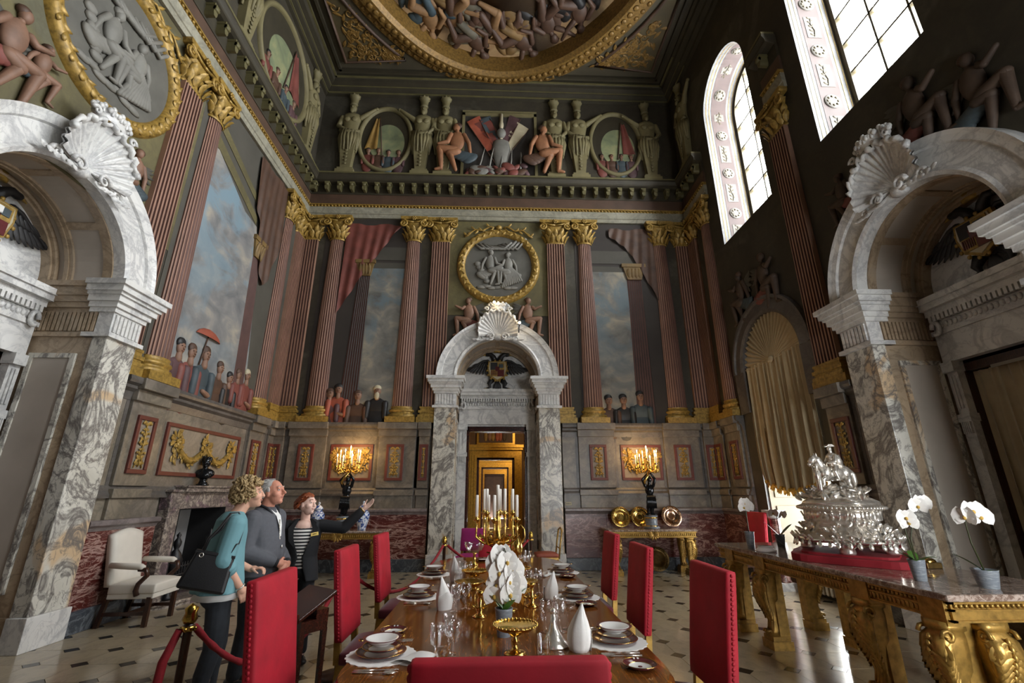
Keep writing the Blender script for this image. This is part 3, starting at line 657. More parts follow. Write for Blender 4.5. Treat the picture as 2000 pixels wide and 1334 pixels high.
for yc, hw, s0, sp in LOW:
    r = window('window_%d' % wi, yc, hw, s0, sp, False); wi += 1
    ac = MB(); ac.arc([(hw,.02),(hw,-.05),(hw+.06,-.08),(hw+.26,-.05),(hw+.28,-.09),(hw+.34,-.09),(hw+.34,.02)], sp, 0, pi, 30)
    for sg in (-1, 1): ac.box(min(sg*hw, sg*(hw+.34)), max(sg*hw, sg*(hw+.34)), -.06, .02, 3.15, sp)
    ac.build('window_architrave', M['dark_moulding'], r)
    # shutters boxed into the reveal, pale and panelled
    for sg in (-1, 1):
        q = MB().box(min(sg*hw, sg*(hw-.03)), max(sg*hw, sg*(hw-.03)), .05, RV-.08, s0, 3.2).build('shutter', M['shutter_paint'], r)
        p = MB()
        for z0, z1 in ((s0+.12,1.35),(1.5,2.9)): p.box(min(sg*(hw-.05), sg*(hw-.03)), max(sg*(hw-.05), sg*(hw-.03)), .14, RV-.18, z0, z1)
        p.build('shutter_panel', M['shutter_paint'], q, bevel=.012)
    if yc < 5: continue
    # fan-pleated head and drawn-up curtain
    f = MB(); n = 96; vs = []; fs = []
    for i in range(n+1):
        a = pi*i/n
        for k in range(7):
            t = k/6; rr = (hw+.02)*(.08+.92*t); pl = .035*t*(.3 if k == 0 else 1)*sin(i*2*pi/4); vs.append((rr*cos(a), .02+pl-.03*(1-t), sp+rr*sin(a)))
    for i in range(n):
        for k in range(6): b = i*7+k; fs.append((b, b+1, b+8, b+7))
    c = thing('window_curtain', 'beige curtain with sunburst pleated head in the arched window', 'curtain', (XR, yc, 0), -pi/2)
    f.add(vs, fs, 0, True); f.ell((0,-.02,sp+.02), (.09,.04,.07), 10, 6); f.build('pleated_head', M['curtain'], c)
    # the drape gathers towards its raised hem
    drape(MB(), -hw-.03, hw+.03, 1.62, sp+.06, .0, 14, .045, gather=.10, seed=9, bottom=lambda u: .10*(2*u-1)**2*1.6).build('drape', M['curtain'], c)
    fg = MB(); rnd = random.Random(5)
    for q in range(46):
        u = q/45; x = (-hw+.12)+(2*hw-.24)*u; z = 1.63+.16*(2*u-1)**2; fg.leaf((x, .0+.03*sin(q), z), (rnd.uniform(-.3,.3), rnd.uniform(-.3,.2), -1), .06, .11, .015)
        if q % 3 == 0: fg.ell((x, .0, z), (.06,.05,.045), 8, 5)
    fg.build('fringe', M['fringe'], c)

# ================================================================ wainscot
M['wains_rail'] = marble('wains_rail', hx('6d6462'), hx('837977'), hx('4c4545'), 2, 2, .03, .35, vstr=.5)
M['panel_field'] = marble('panel_field', hx('7a6f62'), hx('8d8273'), hx('5e554a'), 2, 1.5, .04, .5, vstr=.4)
M['red_frame'] = plain('red_frame', hx('5a2a22'), .5, var=.15, scale=6)
def spray(mb, w, h, seed, mi=0):
    rnd = random.Random(seed); mb.tube([(0,-.012,-h*.48),(.01,-.016,0),(0,-.012,h*.48)], .012, 5, mi)
    k = 9
    for q in range(k):
        z = -h*.44+h*.86*q/(k-1)
        for sg in (-1, 1):
            L = w*(.30+.14*sin(q*1.7)); mb.leaf((0,-.012,z), (sg*1., -.1, .75+.3*sin(q)), .05, L, .012, mi); mb.leaf((sg*w*.16,-.012,z+.02), (sg*.5, -.1, -.9 if q % 2 else .9), .04, L*.6, .012, mi)
            if q % 2 == 0: mb.ell((sg*w*.33, -.018, z+.03), (.022,.014,.022), 6, 4, mi)
    for sg in (-1, 1): mb.tube([(0,-.014,-h*.2),(sg*w*.2,-.016,-h*.36),(sg*w*.34,-.014,-h*.5)], .010, 5, mi)
def swag(mb, w, h, seed, mi=0):
    rnd = random.Random(seed)
    for cx in (-w*.40, 0, w*.40):
        for q in range(26):
            a = rnd.uniform(0, 2*pi); rr = rnd.uniform(.03, .15); mb.leaf((cx+.04*cos(a), -.014, h*.22+rr*sin(a)*.6), (cos(a), -.1, sin(a)), .055, .13, .014, mi)
        for q in range(7): mb.ell((cx+rnd.uniform(-.09,.09), -.02, h*.22+rnd.uniform(-.12,.10)), .03, 6, 4, mi)
        for q in range(10): mb.leaf((cx+rnd.uniform(-.05,.05), -.014, h*.12-.025*q), (rnd.uniform(-1,1), -.1, -.8), .045, .10, .014, mi)
    for a0, a1 in ((-w*.40, 0), (0, w*.40)):
        pts = []
        for q in range(13):
            t = q/12; x = a0+(a1-a0)*t; z = h*.16-h*.40*sin(pi*t); pts.append((x,-.02,z))
            for _ in range(3): mb.leaf((x, -.02, z+rnd.uniform(-.04,.03)), (rnd.uniform(-1,1), -.2, rnd.uniform(-1,.6)), .05, .10, .014, mi)
        mb.tube(pts, [.03+.03*sin(pi*q/12) for q in range(13)], 6, mi)
def wainscot(nm, wall, u0, u1, peds, panels, seed=1, gap=None):
    rz, at = WALL[wall]; sg = -1 if wall == 'right' else 1
    r = struct(nm, at(0), rz); X = lambda u: sg*u
    a, b = min(X(u0), X(u1)), max(X(u0), X(u1))
    for a, b in ([(a, b)] if not gap else [(a, gap[0]), (gap[1], b)]):
        MB().box(a, b, -.13, 0, 0, .25).build('skirting', M['slate'], r, bevel=.008)
        n = max(1, round((b-a)/1.05))
        for i in range(n): MB().box(a+(b-a)*i/n+.003, a+(b-a)*(i+1)/n-.003, -.085, 0, .25, 1.14).build('red_slab', M['red_marble'], r)
        MB().extr([(0,1.27),(-.13,1.27),(-.15,1.25),(-.15,1.21),(-.11,1.18),(-.09,1.14),(0,1.14)], a, b).build('lower_rail', M['wains_rail'], r)
        MB().box(a, b, -.05, 0, 1.27, 1.54).build('lower_field', M['grey_marble'], r)
    a, b = min(X(u0), X(u1)), max(X(u0), X(u1))
    MB().extr([(0,1.70),(-.05,1.70),(-.07,1.66),(-.07,1.63),(-.10,1.58),(-.10,1.54),(0,1.54)], a, b).build('base_moulding', M['dark_moulding'], r)
    MB().box(a, b, -.04, 0, 1.70, 2.84).build('field', M['grey_marble'], r)
    MB().extr([(0,3.15),(-.17,3.15),(-.18,3.10),(-.17,3.06),(-.12,3.03),(-.12,2.99),(-.07,2.95),(-.05,2.84),(0,2.84)], a, b).build('ledge', M['dark_moulding'], r)
    for uc, hw in peds:
        x = X(uc); p = MB(); p.box(x-hw, x+hw, -.09, -.03, 1.70, 2.86); p.box(x-hw, x+hw, -.10, -.04, 1.27, 1.54); p.box(x-hw-.02, x+hw+.02, -.14, -.05, 1.54, 1.66); p.box(x-hw-.03, x+hw+.03, -.215, -.10, 3.00, 3.155); p.box(x-hw-.015, x+hw+.015, -.14, -.06, 2.84, 3.0)
        p.build('pedestal', M['grey_marble'], r, bevel=.008)
        for s2 in (-1, 1): MB().box(x+s2*(hw+.035)-.03, x+s2*(hw+.035)+.03, -.045, -.03, 1.70, 2.86).build('dark_strip', M['dark_moulding'], r)
    for k, (uc, w_, kind, yo) in enumerate(panels):
        x = X(uc); z0, z1 = 1.86, 2.66; t = .06; y0 = -.045-yo
        f = MB()
        for q in ((x-w_/2, x+w_/2, z0, z0+t), (x-w_/2, x+w_/2, z1-t, z1), (x-w_/2, x-w_/2+t, z0+t, z1-t), (x+w_/2-t, x+w_/2, z0+t, z1-t)): f.box(q[0], q[1], y0-.03, y0+.01, q[2], q[3])
        fo = f.build('panel_frame', M['red_frame'], r, bevel=.006)
        MB().box(x-w_/2+t, x+w_/2-t, y0-.006, y0+.01, z0+t, z1-t).build('panel_field', M['panel_field'], fo)
        q = MB(); (spray if kind == 'n' else swag)(q, w_-2*t-.04, z1-z0-2*t-.04, seed+k); q.build('gilt_foliage', M['gilt_paint'], fo, loc=(x, y0-.006, (z0+z1)/2))
    return r
N = 'n'; Wd = 'w'
wainscot('trim_1', 'back', XL, CX-ROUT-.05, [(-4.98,.18),(-4.25,.42),(-2.22,.42),(-1.60,.12)], [(-4.98,.26,N,.05),(-4.26,.36,N,.05),(-3.24,.96,Wd,0),(-2.25,.40,N,.05),(-1.60,.20,N,.05)], 10)
wainscot('trim_2', 'back', CX+ROUT+.05, XR, [(2.40,.42),(4.43,.42),(5.15,.18)], [(2.43,.40,N,.05),(3.45,.96,Wd,0),(4.43,.40,N,.05),(5.13,.26,N,.05)], 30)
wainscot('trim_3', 'left', DY+ROUT+.04, YB, [(6.92,.34),(10.12,.28),(10.82,.16)], [(6.91,.38,N,.05),(8.49,2.16,Wd,0),(10.12,.38,N,.05),(10.80,.26,N,.05)], 50, gap=(7.60,9.66))
wainscot('trim_4', 'left', YF, DY-ROUT-.04, [], [], 60)
wainscot('trim_5', 'right', 9.60, YB, [(9.95,.26),(10.70,.24)], [(9.98,.34,N,.05),(10.70,.34,N,.05)], 70)
wainscot('trim_6', 'right', DY+ROUT+.04, 7.02, [(6.78,.24)], [(6.76,.36,N,.05)], 80)
wainscot('trim_7', 'right', YF, DY-ROUT-.04, [], [], 90)
wainscot('trim_8', 'back', -5.12, -5.12, [], [], 1) if False else None

# ================================================================ entablature, attic cornice
mod0 = MB(); mod0.prism([(-.065,0),(.065,0),(.065,-.05),(.05,-.05),(.05,-.20),(.03,-.25),(-.03,-.25),(-.05,-.20),(-.05,-.05),(-.065,-.05)], -.17, 0); mod0.box(-.05,.05,-.19,-.14,-.12,-.03); mod0.tube([(-.05,-.17,-.10),(.05,-.17,-.10)], .035, 8)
modme = mod0.mesh('modillion', [M['cornice_light']])
def entab(nm, wall, u0, u1, light=True):
    rz, at = WALL[wall]; sg = -1 if wall == 'right' else 1; r = struct(nm, at(0), rz); a, b = min(sg*u0, sg*u1), max(sg*u0, sg*u1)
    ar = MB(); ar.extr([(0,8.98),(-.08,8.98),(-.08,8.78),(-.06,8.77),(-.06,8.66),(0,8.66)], a, b); ar.build('architrave', M['arch_white'], r)
    g = MB(); g.box(a, b, -.11, 0, 9.03, 9.06); g.box(a, b, -.07, 0, 8.98, 9.03)
    n = int((b-a)/.09)
    for i in range(n): g.ell((a+.045+.09*i, -.085, 9.005), (.032,.03,.028), 6, 4)
    stuff(g.build('gilt_beading', M['gilt_paint'], r))
    MB().box(a, b, -.04, 0, 9.06, 9.40).build('frieze', M['frieze'], r)
    MB().box(a, b, -.055, 0, 9.40, 9.72).build('modillion_band', M['cornice_dark'], r)
    n = int((b-a)/.335)
    for i in range(n):
        o = bpy.data.objects.new('modillion', modme); COL.objects.link(o); o.parent = r; o.location = (a+(b-a)*(i+.5)/n, -.05, 9.70)
    MB().extr([(0,9.94),(-.27,9.94),(-.28,9.88),(-.25,9.84),(-.23,9.80),(-.23,9.75),(-.17,9.72),(-.05,9.70),(0,9.70)], a, b).build('cornice', M['cornice_dark'], r)
    MB().box(a, b, -.275, -.02, 9.94, 9.985).build('cornice_fillet', M['cornice_light'], r)
    up = MB(); up.extr([(0,13.3),(-.42,13.3),(-.42,13.22),(-.36,13.18),(-.34,13.10),(-.22,13.06),(-.20,13.0),(-.10,12.96),(-.08,12.88),(0,12.86)], a, b); uo = up.build('attic_cornice', M['cornice_dark'], r)
    q = MB(); q.box(a, b, -.43, -.35, 13.19, 13.215); q.box(a, b, -.23, -.18, 13.03, 13.055); q.box(a, b, -.12, -.06, 12.90, 12.93); q.build('cornice_line', M['cornice_light'], uo)
    return r
entab('trim_9', 'back', XL, XR); entab('trim_10', 'left', YF, YB); entab('trim_11', 'right', 9.62, YB)
entab('trim_12', 'right', 6.35, 6.95)
def upper_only(nm, wall, u0, u1):
    rz, at = WALL[wall]; r = struct(nm, at(0), rz); a, b = -u1, -u0
    uo = MB().extr([(0,13.3),(-.42,13.3),(-.42,13.22),(-.36,13.18),(-.34,13.10),(-.22,13.06),(-.20,13.0),(-.10,12.96),(-.08,12.88),(0,12.86)], a, b).build('attic_cornice', M['cornice_dark'], r)
upper_only('trim_13', 'right', YF, 6.35); upper_only('trim_14', 'right', 6.95, 9.62)

# ================================================================ ceiling
EA, EB, EY = 3.95, 5.28, 5.0
def ellp(a, b, n=72): return [(CX+a*cos(2*pi*i/n), EY+b*sin(2*pi*i/n)) for i in range(n)]
rr_ = [[Vector((x, y, 0)) for x, y in ((XL-.1,YF-.1),(XR+.1,YF-.1),(XR+.1,YB+.1),(XL-.1,YB+.1))], [Vector((x, y, 0)) for x, y in ellp(EA, EB)]]
ce = stc(MB().add([(p.x, p.y, ZC) for r in rr_ for p in r], [tuple(t) for t in geometry.tessellate_polygon(rr_)]).build('ceiling', M['ceiling_paint']))
M['ceil_sky'] = marble('ceiling_sky', hx('5a4630'), hx('a08c64'), hx('6a5238'), .5, .7, .12, .7, patch=hx('c9b888')); M['ceil_gilt'] = gilt('ceiling_gilt', hx('8a6a34'), .5, .25, .45)
def ering(mb, a0, b0, a1, b1, z0, z1, n=96, mi=None):
    A = [(CX+a0*cos(2*pi*i/n), EY+b0*sin(2*pi*i/n)) for i in range(n)]; B = [(CX+a1*cos(2*pi*i/n), EY+b1*sin(2*pi*i/n)) for i in range(n)]
    rs = [[(x, y, z0) for x, y in A], [(x, y, z1) for x, y in B]]; return mb.rings(rs, True, False, mi, True)
cf = MB(); ering(cf, EA+.62, EB+.62, EA+.60, EB+.60, ZC, ZC-.05); ering(cf, EA+.60, EB+.60, EA+.42, EB+.42, ZC-.05, ZC-.06); ering(cf, EA+.42, EB+.42, EA+.36, EB+.36, ZC-.06, ZC-.16); ering(cf, EA+.36, EB+.36, EA+.10, EB+.10, ZC-.16, ZC-.18); ering(cf, EA+.10, EB+.10, EA, EB, ZC-.18, ZC-.08); ering(cf, EA, EB, EA-.02, EB-.02, ZC-.08, ZC+.5)
co = cf.build('oval_frame', M['ceil_gilt'], ce)
eg = MB()
for i in range(150):
    a = 2*pi*i/150
    for off, zz, s_ in ((.51, ZC-.06, .07), (.23, ZC-.18, .085)):
        eg.ell((CX+(EA+off)*cos(a), EY+(EB+off)*sin(a), zz), (s_, s_, .03), 6, 4)
stuff(eg.build('oval_frame_ornament', M['ceil_gilt'], co))
cp = MB().rings([[(x, y, ZC+.45) for x, y in ellp(EA+.05, EB+.05)], [(CX+(x-CX)*.01, EY+(y-EY)*.01, ZC+1.1) for x, y in ellp(EA+.05, EB+.05)]], True, True, 0, True).build('ceiling_painting', M['ceil_sky'], ce)
rnd = random.Random(12)
M['dome_blue'] = plain('dome_blue', hx('34434a'), .7, var=.3, scale=3); M['dome_red'] = plain('dome_red', hx('6a3f26'), .7, var=.3, scale=3); M['dome_ochre'] = plain('dome_ochre', hx('705630'), .7, var=.3, scale=3); M['dome_skin'] = plain('dome_skin', hx('80603f'), .7, var=.25, scale=4)
M['grisaille_dim'] = plain('grisaille_dim', hx('5a5446'), .7, var=.3, scale=4)
V3 = lambda t: Vector(t)
def on_dome(a, q_): return CX+EA*q_*cos(a), EY+EB*q_*sin(a), ZC+.45+.65*(1-q_)
for k in range(26):                                                    # clouds of the painted sky
    a = radians(12+156*k/25); q_ = rnd.uniform(.72, .95); x, y, z = on_dome(a, q_); g = MB()
    for i in range(9): g.ell((x+rnd.uniform(-.6,.6), y+rnd.uniform(-.5,.3), z+.03), (rnd.uniform(.25,.55), rnd.uniform(.2,.4), .05), 12, 6)
    g.build('painted_cloud', M['brown_paint' if a < radians(85) and k % 4 else ('dome_ochre' if a < radians(115) or k % 2 else 'cream_paint')], cp)
for k, (deg, q_, c0, c1, sk) in enumerate(((156,.88,'dome_ochre','cream_paint','dome_skin'),(148,.80,'dome_ochre','dome_red','dome_skin'),(139,.90,'dome_blue','dome_red','dome_skin'),(131,.80,'dome_red','dome_ochre','dome_skin'),(122,.91,'dome_blue','dome_ochre','dome_skin'),(112,.83,'brown_paint','grisaille_dim','dome_skin'),(102,.91,'grisaille_dim','brown_paint','brown_paint'),(92,.84,'brown_paint','dome_ochre','dome_skin'),(81,.90,'dome_ochre','brown_paint','brown_paint'),(68,.84,'brown_paint','black_paint','brown_paint'),(54,.88,'black_paint','brown_paint','brown_paint'))):   # reclining groups
    a = radians(deg); x, y, z = on_dome(a, q_)
    g = MB(); g.T = Matrix.Translation((x, y, z-.10)) @ Matrix.Rotation(a-pi/2+rnd.uniform(-.9,.9), 4, 'Z') @ Matrix.Scale(1.5, 4); fx = 1 if k % 2 else -1
    g.ell((0,.05,0), (.15,.22,.07), 12, 8, 1); g.ell((.03*fx,.36,-.02), (.075,.095,.06), 10, 8, 1); g.ell((.03*fx,.41,0), (.09,.08,.06), 10, 6, 3); g.caps((0,.22,0), (.02*fx,.30,0), .05, .045, 8, 1)
    kn = V3((.26*fx,-.22,-.05)); g.caps((.04*fx,-.10,0), kn, .095, .075, 10, 1); g.caps(kn, (.16*fx,-.56,-.03), .07, .04, 10, 1); g.caps((-.05*fx,-.10,0), (.02*fx,-.40,-.02), .10, .07, 10, 0); g.caps((.02*fx,-.40,-.02), (-.14*fx,-.62,0), .065, .04, 10, 1)
    e = V3((.26*fx,.26,-.05)); g.caps((.13*fx,.18,-.02), e, .055, .045, 8, 1); g.caps(e, (.40*fx,.42,-.05), .045, .03, 8, 1); g.caps((-.13*fx,.18,-.02), (-.26*fx,.02,-.03), .055, .045, 8, 1); g.caps((-.26*fx,.02,-.03), (-.20*fx,-.16,-.06), .045, .03, 8, 1)
    for i in range(16): t = rnd.random(); g.ell((rnd.uniform(-.40,.40), -.30+.35*t, .02), (rnd.uniform(.10,.24), rnd.uniform(.06,.13), .06), 10, 6, 0 if i % 3 else 2, rot=Matrix.Rotation(rnd.uniform(0,3), 3, 'Z'))
    g.build('painted_figure', [M[c0], M[sk], M[c1], M['brown_paint']], cp)
M['spandrel_ground'] = plain('spandrel_ground', hx('4a4028'), .7, var=.2, scale=3)
sp_ = MB()                                                            # coffered border of the ceiling
for x0, x1, y0, y1 in ((XL+.55,XR-.55,YB-.62,YB-.55),(XL+.55,XL+.62,YF+.5,YB-.55),(XR-.62,XR-.55,YF+.5,YB-.55)): sp_.box(x0, x1, y0, y1, ZC-.08, ZC)
sp_.build('ceiling_moulding', M['cornice_dark'], ce)
for sx in (-1, 1):                                                     # corner spandrels with gilt scrolls
    ox = XL+.80 if sx < 0 else XR-.80; oy = YB-.82; pts = [(ox, oy)]
    for i in range(15):
        t = i/14; xx = ox-sx*(3.0*t); a = sqrt(max(0, 1-((xx-CX)/(EA+.82))**2)) if abs(xx-CX) < EA+.82 else 0; pts.append((xx, min(oy, EY+(EB+.82)*a) if a else oy-3.0))
    poly = [(ox, oy)]+[p for p in [(ox, oy-2.55)]]+[p for p in pts[1:] if p[1] < oy-.02 and p[1] > oy-2.5]
    k = MB(); k.slab(poly, ZC-.03, ZC-.005); so = k.build('spandrel', M['spandrel_ground'], ce)
    k = MB(); k.tube([(x, y, ZC-.03) for x, y in poly], .05, 6, closed=True); k.build('spandrel_moulding', M['frieze'], so)
    k = MB()
    for q in range(90):
        t = rnd.random(); v = rnd.random()*(1-t); x = ox-sx*(.15+1.5*t); y = oy-.15-1.7*v; a = rnd.uniform(0, 2*pi); k.leaf((x, y, ZC-.035), (cos(a), sin(a), 0), .09, .24, .02, up=(0,0,-1))
        if q % 4 == 0: k.tube([(x+.13*cos(i*.7)*(1-i/12), y+.13*sin(i*.7)*(1-i/12), ZC-.04) for i in range(10)], .02, 5)
    k.build('gilt_scroll', M['ceil_gilt'], so)
WOBJ = {'back': wb, 'left': wl, 'right': wr}
def wpart(name, label, wall, u, z=0., wd=0.):                          # a part of the wall it is painted or carved on
    o = bpy.data.objects.new(name, None); COL.objects.link(o); o.empty_display_size = .1; o.parent = WOBJ[wall]
    o.location = ((-u if wall == 'right' else u), -wd, z); o['label'] = label; return o
# ================================================================ painted architecture: columns, pilasters, capitals
def capital_mesh(pil=False):
    b = MB(); hw = .25 if pil else .19; fl = .35 if pil else .62
    b.lathe([(hw,0),(hw+.02,.02),(hw,.05),(hw,.10),(hw+.03,.42),(hw+.09,.56)], 16, (0,0,0), a0=pi, a1=2*pi, sy=fl)
    yf = -hw*fl
    for row, (z, n, L, W) in enumerate(((.05,6,.22,.13),(.20,5,.22,.12))):
        for q in range(n):
            a = pi+pi*(q+.5)/n; x = (hw+.015)*cos(a); y = (hw+.015)*sin(a)*fl
            b.leaf((x, y, z), (.25*cos(a), .25*sin(a)-.05, 1), W, L, .03, up=(cos(a), sin(a), 0), curl=.25)
    for sg in (-1, 1):
        c = (sg*(hw+.09), yf-.05, .50); pts = [(c[0]+sg*.115*(1-t/17)*cos(t*.72+1.2), c[1]-.02*t/16, c[2]+.115*(1-t/17)*sin(t*.72+1.2)) for t in range(17)]
        b.tube(pts, [.034*(1-t/26) for t in range(17)], 6); b.ell((c[0], c[1]+.02, c[2]), (.10,.03,.10), 12, 6)
        b.tube([(sg*(hw+.06), yf-.05, .60), (sg*.12, yf-.04, .56), (0, yf-.05, .54)], .028, 6); b.leaf((sg*.1, yf-.02, .33), (sg*.8, -.3, .8), .07, .18, .02)
    w_ = hw+.15
    b.prism([(-w_,.62),(w_,.62),(w_+.02,.66),(w_+.02,.71),(-w_-.02,.71),(-w_-.02,.66)], yf-.07, 0)
    for q in range(6): b.ell((.045*cos(q*pi/3), yf-.09, .64+.045*sin(q*pi/3)), (.028,.02,.028), 6, 4)
    b.ell((0, yf-.10, .64), .025, 6, 4)
    return b.mesh('capital', [M['gilt_paint']])
def base_mesh(pil=False):
    b = MB(); hw = .27 if pil else .24; fl = .35 if pil else .62
    b.box(-hw-.10, hw+.10, -hw*fl-(.03 if pil else .07), 0, 0, .13)
    if pil:
        for z0, z1, p in ((.13,.19,.07),(.19,.23,.03),(.23,.29,.06),(.29,.34,.02),(.34,.38,.035)): b.box(-hw-p, hw+p, -hw*fl-p*.5, 0, z0, z1)
    else: b.lathe([(hw+.07,.13),(hw+.085,.165),(hw+.07,.20),(hw+.025,.215),(hw+.02,.245),(hw+.05,.26),(hw+.06,.285),(hw+.045,.31),(hw,.33),(hw+.015,.38)], 20, (0,0,0), a0=pi, a1=2*pi, sy=fl)
    return b.mesh('base', [M['gilt_paint']])
def shaft_mesh(pil=False, z0=.37, z1=4.81):
    b = MB(); rs = []; mis = []
    if not pil:
        nf = 11; per = 5
        for t in (0, .3, .6, .85, 1):
            r = .232-.062*t**1.4; ring = []
            for i in range(nf*per+1):
                a = pi+pi*i/(nf*per); ph = (i % per)/per; g = -.016*sin(pi*max(0, (ph-.0))/.8) if ph < .8 else 0.
                rr = r+g; ring.append((rr*cos(a), rr*sin(a)*.62, z0+(z1-z0)*t))
            rs.append(ring)
        b.rings(rs, False, False, 0, False); n = nf*per
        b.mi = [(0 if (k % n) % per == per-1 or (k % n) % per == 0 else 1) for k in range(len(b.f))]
    else:
        nf = 7
        for t in (0, 1):
            hw = .25-.02*t; ring = [(-hw, 0, z0+(z1-z0)*t), (-hw, -.085, z0+(z1-z0)*t)]
            for k in range(nf):
                a = -hw+2*hw*(k+.22)/nf; c = -hw+2*hw*(k+.78)/nf; m = (a+c)/2; z = z0+(z1-z0)*t; ring += [(a,-.085,z),(a*.7+m*.3,-.063,z),(m,-.056,z),(c*.7+m*.3,-.063,z),(c,-.085,z)]
            ring += [(hw,-.085,z0+(z1-z0)*t),(hw,0,z0+(z1-z0)*t)]; rs.append(ring)
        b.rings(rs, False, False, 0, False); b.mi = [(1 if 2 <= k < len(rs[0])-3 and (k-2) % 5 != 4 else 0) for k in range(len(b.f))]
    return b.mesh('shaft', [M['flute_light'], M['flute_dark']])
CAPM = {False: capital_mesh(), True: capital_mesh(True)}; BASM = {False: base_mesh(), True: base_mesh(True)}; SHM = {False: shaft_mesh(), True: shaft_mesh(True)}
def column(wall, u, pil, label, group, z0=3.155):
    r = wpart('fluted_pilaster' if pil else 'fluted_column', label, wall, u, z0)
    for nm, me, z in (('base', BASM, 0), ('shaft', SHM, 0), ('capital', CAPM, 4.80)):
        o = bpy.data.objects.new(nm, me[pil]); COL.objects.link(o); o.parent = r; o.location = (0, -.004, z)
    return r
gB = 'columns on the end wall'; gL = 'columns on the side wall above the fireplace'; gR = 'columns on the window wall'
column('back', CX-1.53, True, 'red fluted pilaster with gilt capital between relief medallion and red-draped sky bay', 'pilasters beside the end doorway')
column('back', CX+1.53, True, 'red fluted pilaster with gilt capital between relief medallion and dark undraped sky bay', 'pilasters beside the end doorway')
column('back', CX-2.27, False, 'red fluted column beside painted sky, across the bay from the red drapery', gB)
column('back', CX-4.28, False, 'red fluted column with gilt capital from which the red drapery hangs', gB)
column('back', CX+2.32, False, 'red fluted column beside shadowed painted sky and near the marble doorway', gB)
column('back', CX+4.38, False, 'shadowed red fluted column between dark sky bay and the window wall', gB)
column('back', CX-5.0, True, 'red fluted corner pilaster on end wall touching the fireplace wall', 'corner pilasters')
column('back', CX+5.05, True, 'dim fluted corner pilaster on end wall touching the window wall', 'corner pilasters')
column('left', 6.20, True, 'red fluted pilaster rising behind the white marble arch on the fireplace wall', gL)
column('left', 6.90, False, 'large red fluted column beside cloudy sky and the parasol group', gL)
column('left', 10.08, False, 'red fluted column beside brown drapery, far end of the fireplace wall', gL)
column('left', 10.76, True, 'narrow red fluted pilaster in the corner of the fireplace wall', 'corner pilasters')
column('right', 6.78, True, 'dark fluted pilaster between the two tall bright windows', gR)
column('right', 9.95, False, 'dark fluted column beside the arched window on the window wall', gR)
column('right', 10.72, True, 'dark fluted corner pilaster on the window wall', 'corner pilasters')

# ================================================================ painted scenes
def pane_(mb, pts, y, mi=0): mb.prism(pts, y-.004, y+.004, mi)
def bust(mb, x, z, s, cloth, head=0, lean=0., mats=None, arm=None):   # z: centre of head; cloth / head-dress material index
    mb.ell((x, -.03, z), (.085*s,.05,.115*s), 10, 8, 0); mb.ell((x-.01*s, -.025, z+.06*s), (.098*s,.05,.085*s), 10, 6, head)
    for sg in (-1, 1): mb.ell((x+sg*.032*s, -.078, z+.012*s), (.016*s,.008,.010*s), 6, 4, 2)
    mb.caps((x+.004*s, -.075, z+.005*s), (x+.008*s, -.088, z-.03*s), .008*s, .012*s, 6, 0); mb.ell((x, -.074, z-.062*s), (.024*s,.008,.007*s), 6, 4, 7 if cloth != 7 else 2)
    mb.caps((x, -.015, z-.10*s), (x-lean*.05, -.015, z-.18*s), .05*s, .06*s, 8, 0)
    mb.ell((x-lean*.06, -.01, z-.36*s), (.24*s,.05,.20*s), 12, 8, cloth); mb.ell((x-lean*.08, -.01, z-.68*s), (.23*s,.05,.34*s), 12, 8, cloth)
    for sg in (-1, 1): mb.caps((x+sg*.20*s-lean*.05, -.03, z-.30*s), (x+sg*.21*s-lean*.05, -.045, z-.62*s), .075*s, .06*s, 8, cloth)
    if arm: mb.caps((x+.18*s*arm, -.05, z-.60*s), (x+.02*s, -.07, z-.56*s), .05*s, .035*s, 8, 0)
def nude(mb, x, z, s, face, cloth, skin=0, hair=2, lift=0.):         # seated figure, z at the seat; face -1 looks left
    mb.ell((x, -.04, z+.34*s), (.17*s,.07,.27*s), 12, 8, skin); mb.ell((x+face*.03*s, -.04, z+.72*s), (.085*s,.06,.11*s), 10, 8, skin); mb.ell((x, -.03, z+.77*s), (.10*s,.06,.085*s), 10, 6, hair)
    mb.caps((x, -.03, z+.55*s), (x+face*.02*s, -.03, z+.66*s), .05*s, .045*s, 8, skin)
    k = Vector((x+face*.38*s, -.07, z+.10*s)); mb.caps((x+face*.05*s, -.05, z+.06*s), k, .105*s, .085*s, 8, skin); mb.caps(k, (x+face*.34*s, -.05, z-.42*s), .08*s, .045*s, 8, skin); mb.caps((x+face*.34*s, -.05, z-.42*s), (x+face*.46*s, -.06, z-.45*s), .045*s, .03*s, 6, skin)
    k = Vector((x+face*.16*s, -.06, z-.02*s)); mb.caps((x, -.05, z+.02*s), k, .105*s, .09*s, 8, skin); mb.caps(k, (x+face*.02*s, -.04, z-.44*s), .08*s, .045*s, 8, skin)
    e = Vector((x+face*.22*s, -.08, z+.28*s+lift*.3*s)); mb.caps((x+face*.15*s, -.05, z+.50*s), e, .06*s, .05*s, 8, skin); mb.caps(e, (x+face*.42*s, -.09, z+.22*s+lift*.6*s), .05*s, .035*s, 8, skin)
    e = Vector((x-face*.26*s, -.05, z+.28*s)); mb.caps((x-face*.15*s, -.04, z+.50*s), e, .06*s, .05*s, 8, skin); mb.caps(e, (x-face*.30*s, -.04, z+.02*s), .05*s, .035*s, 8, skin)
    for q in range(5): mb.ell((x-face*(.02+.07*q)*s, -.04, z-.02*s-.03*q*s), (.20*s,.05,.11*s), 10, 6, cloth, rot=Matrix.Rotation(.5*face*q*.3, 3, 'Y'))
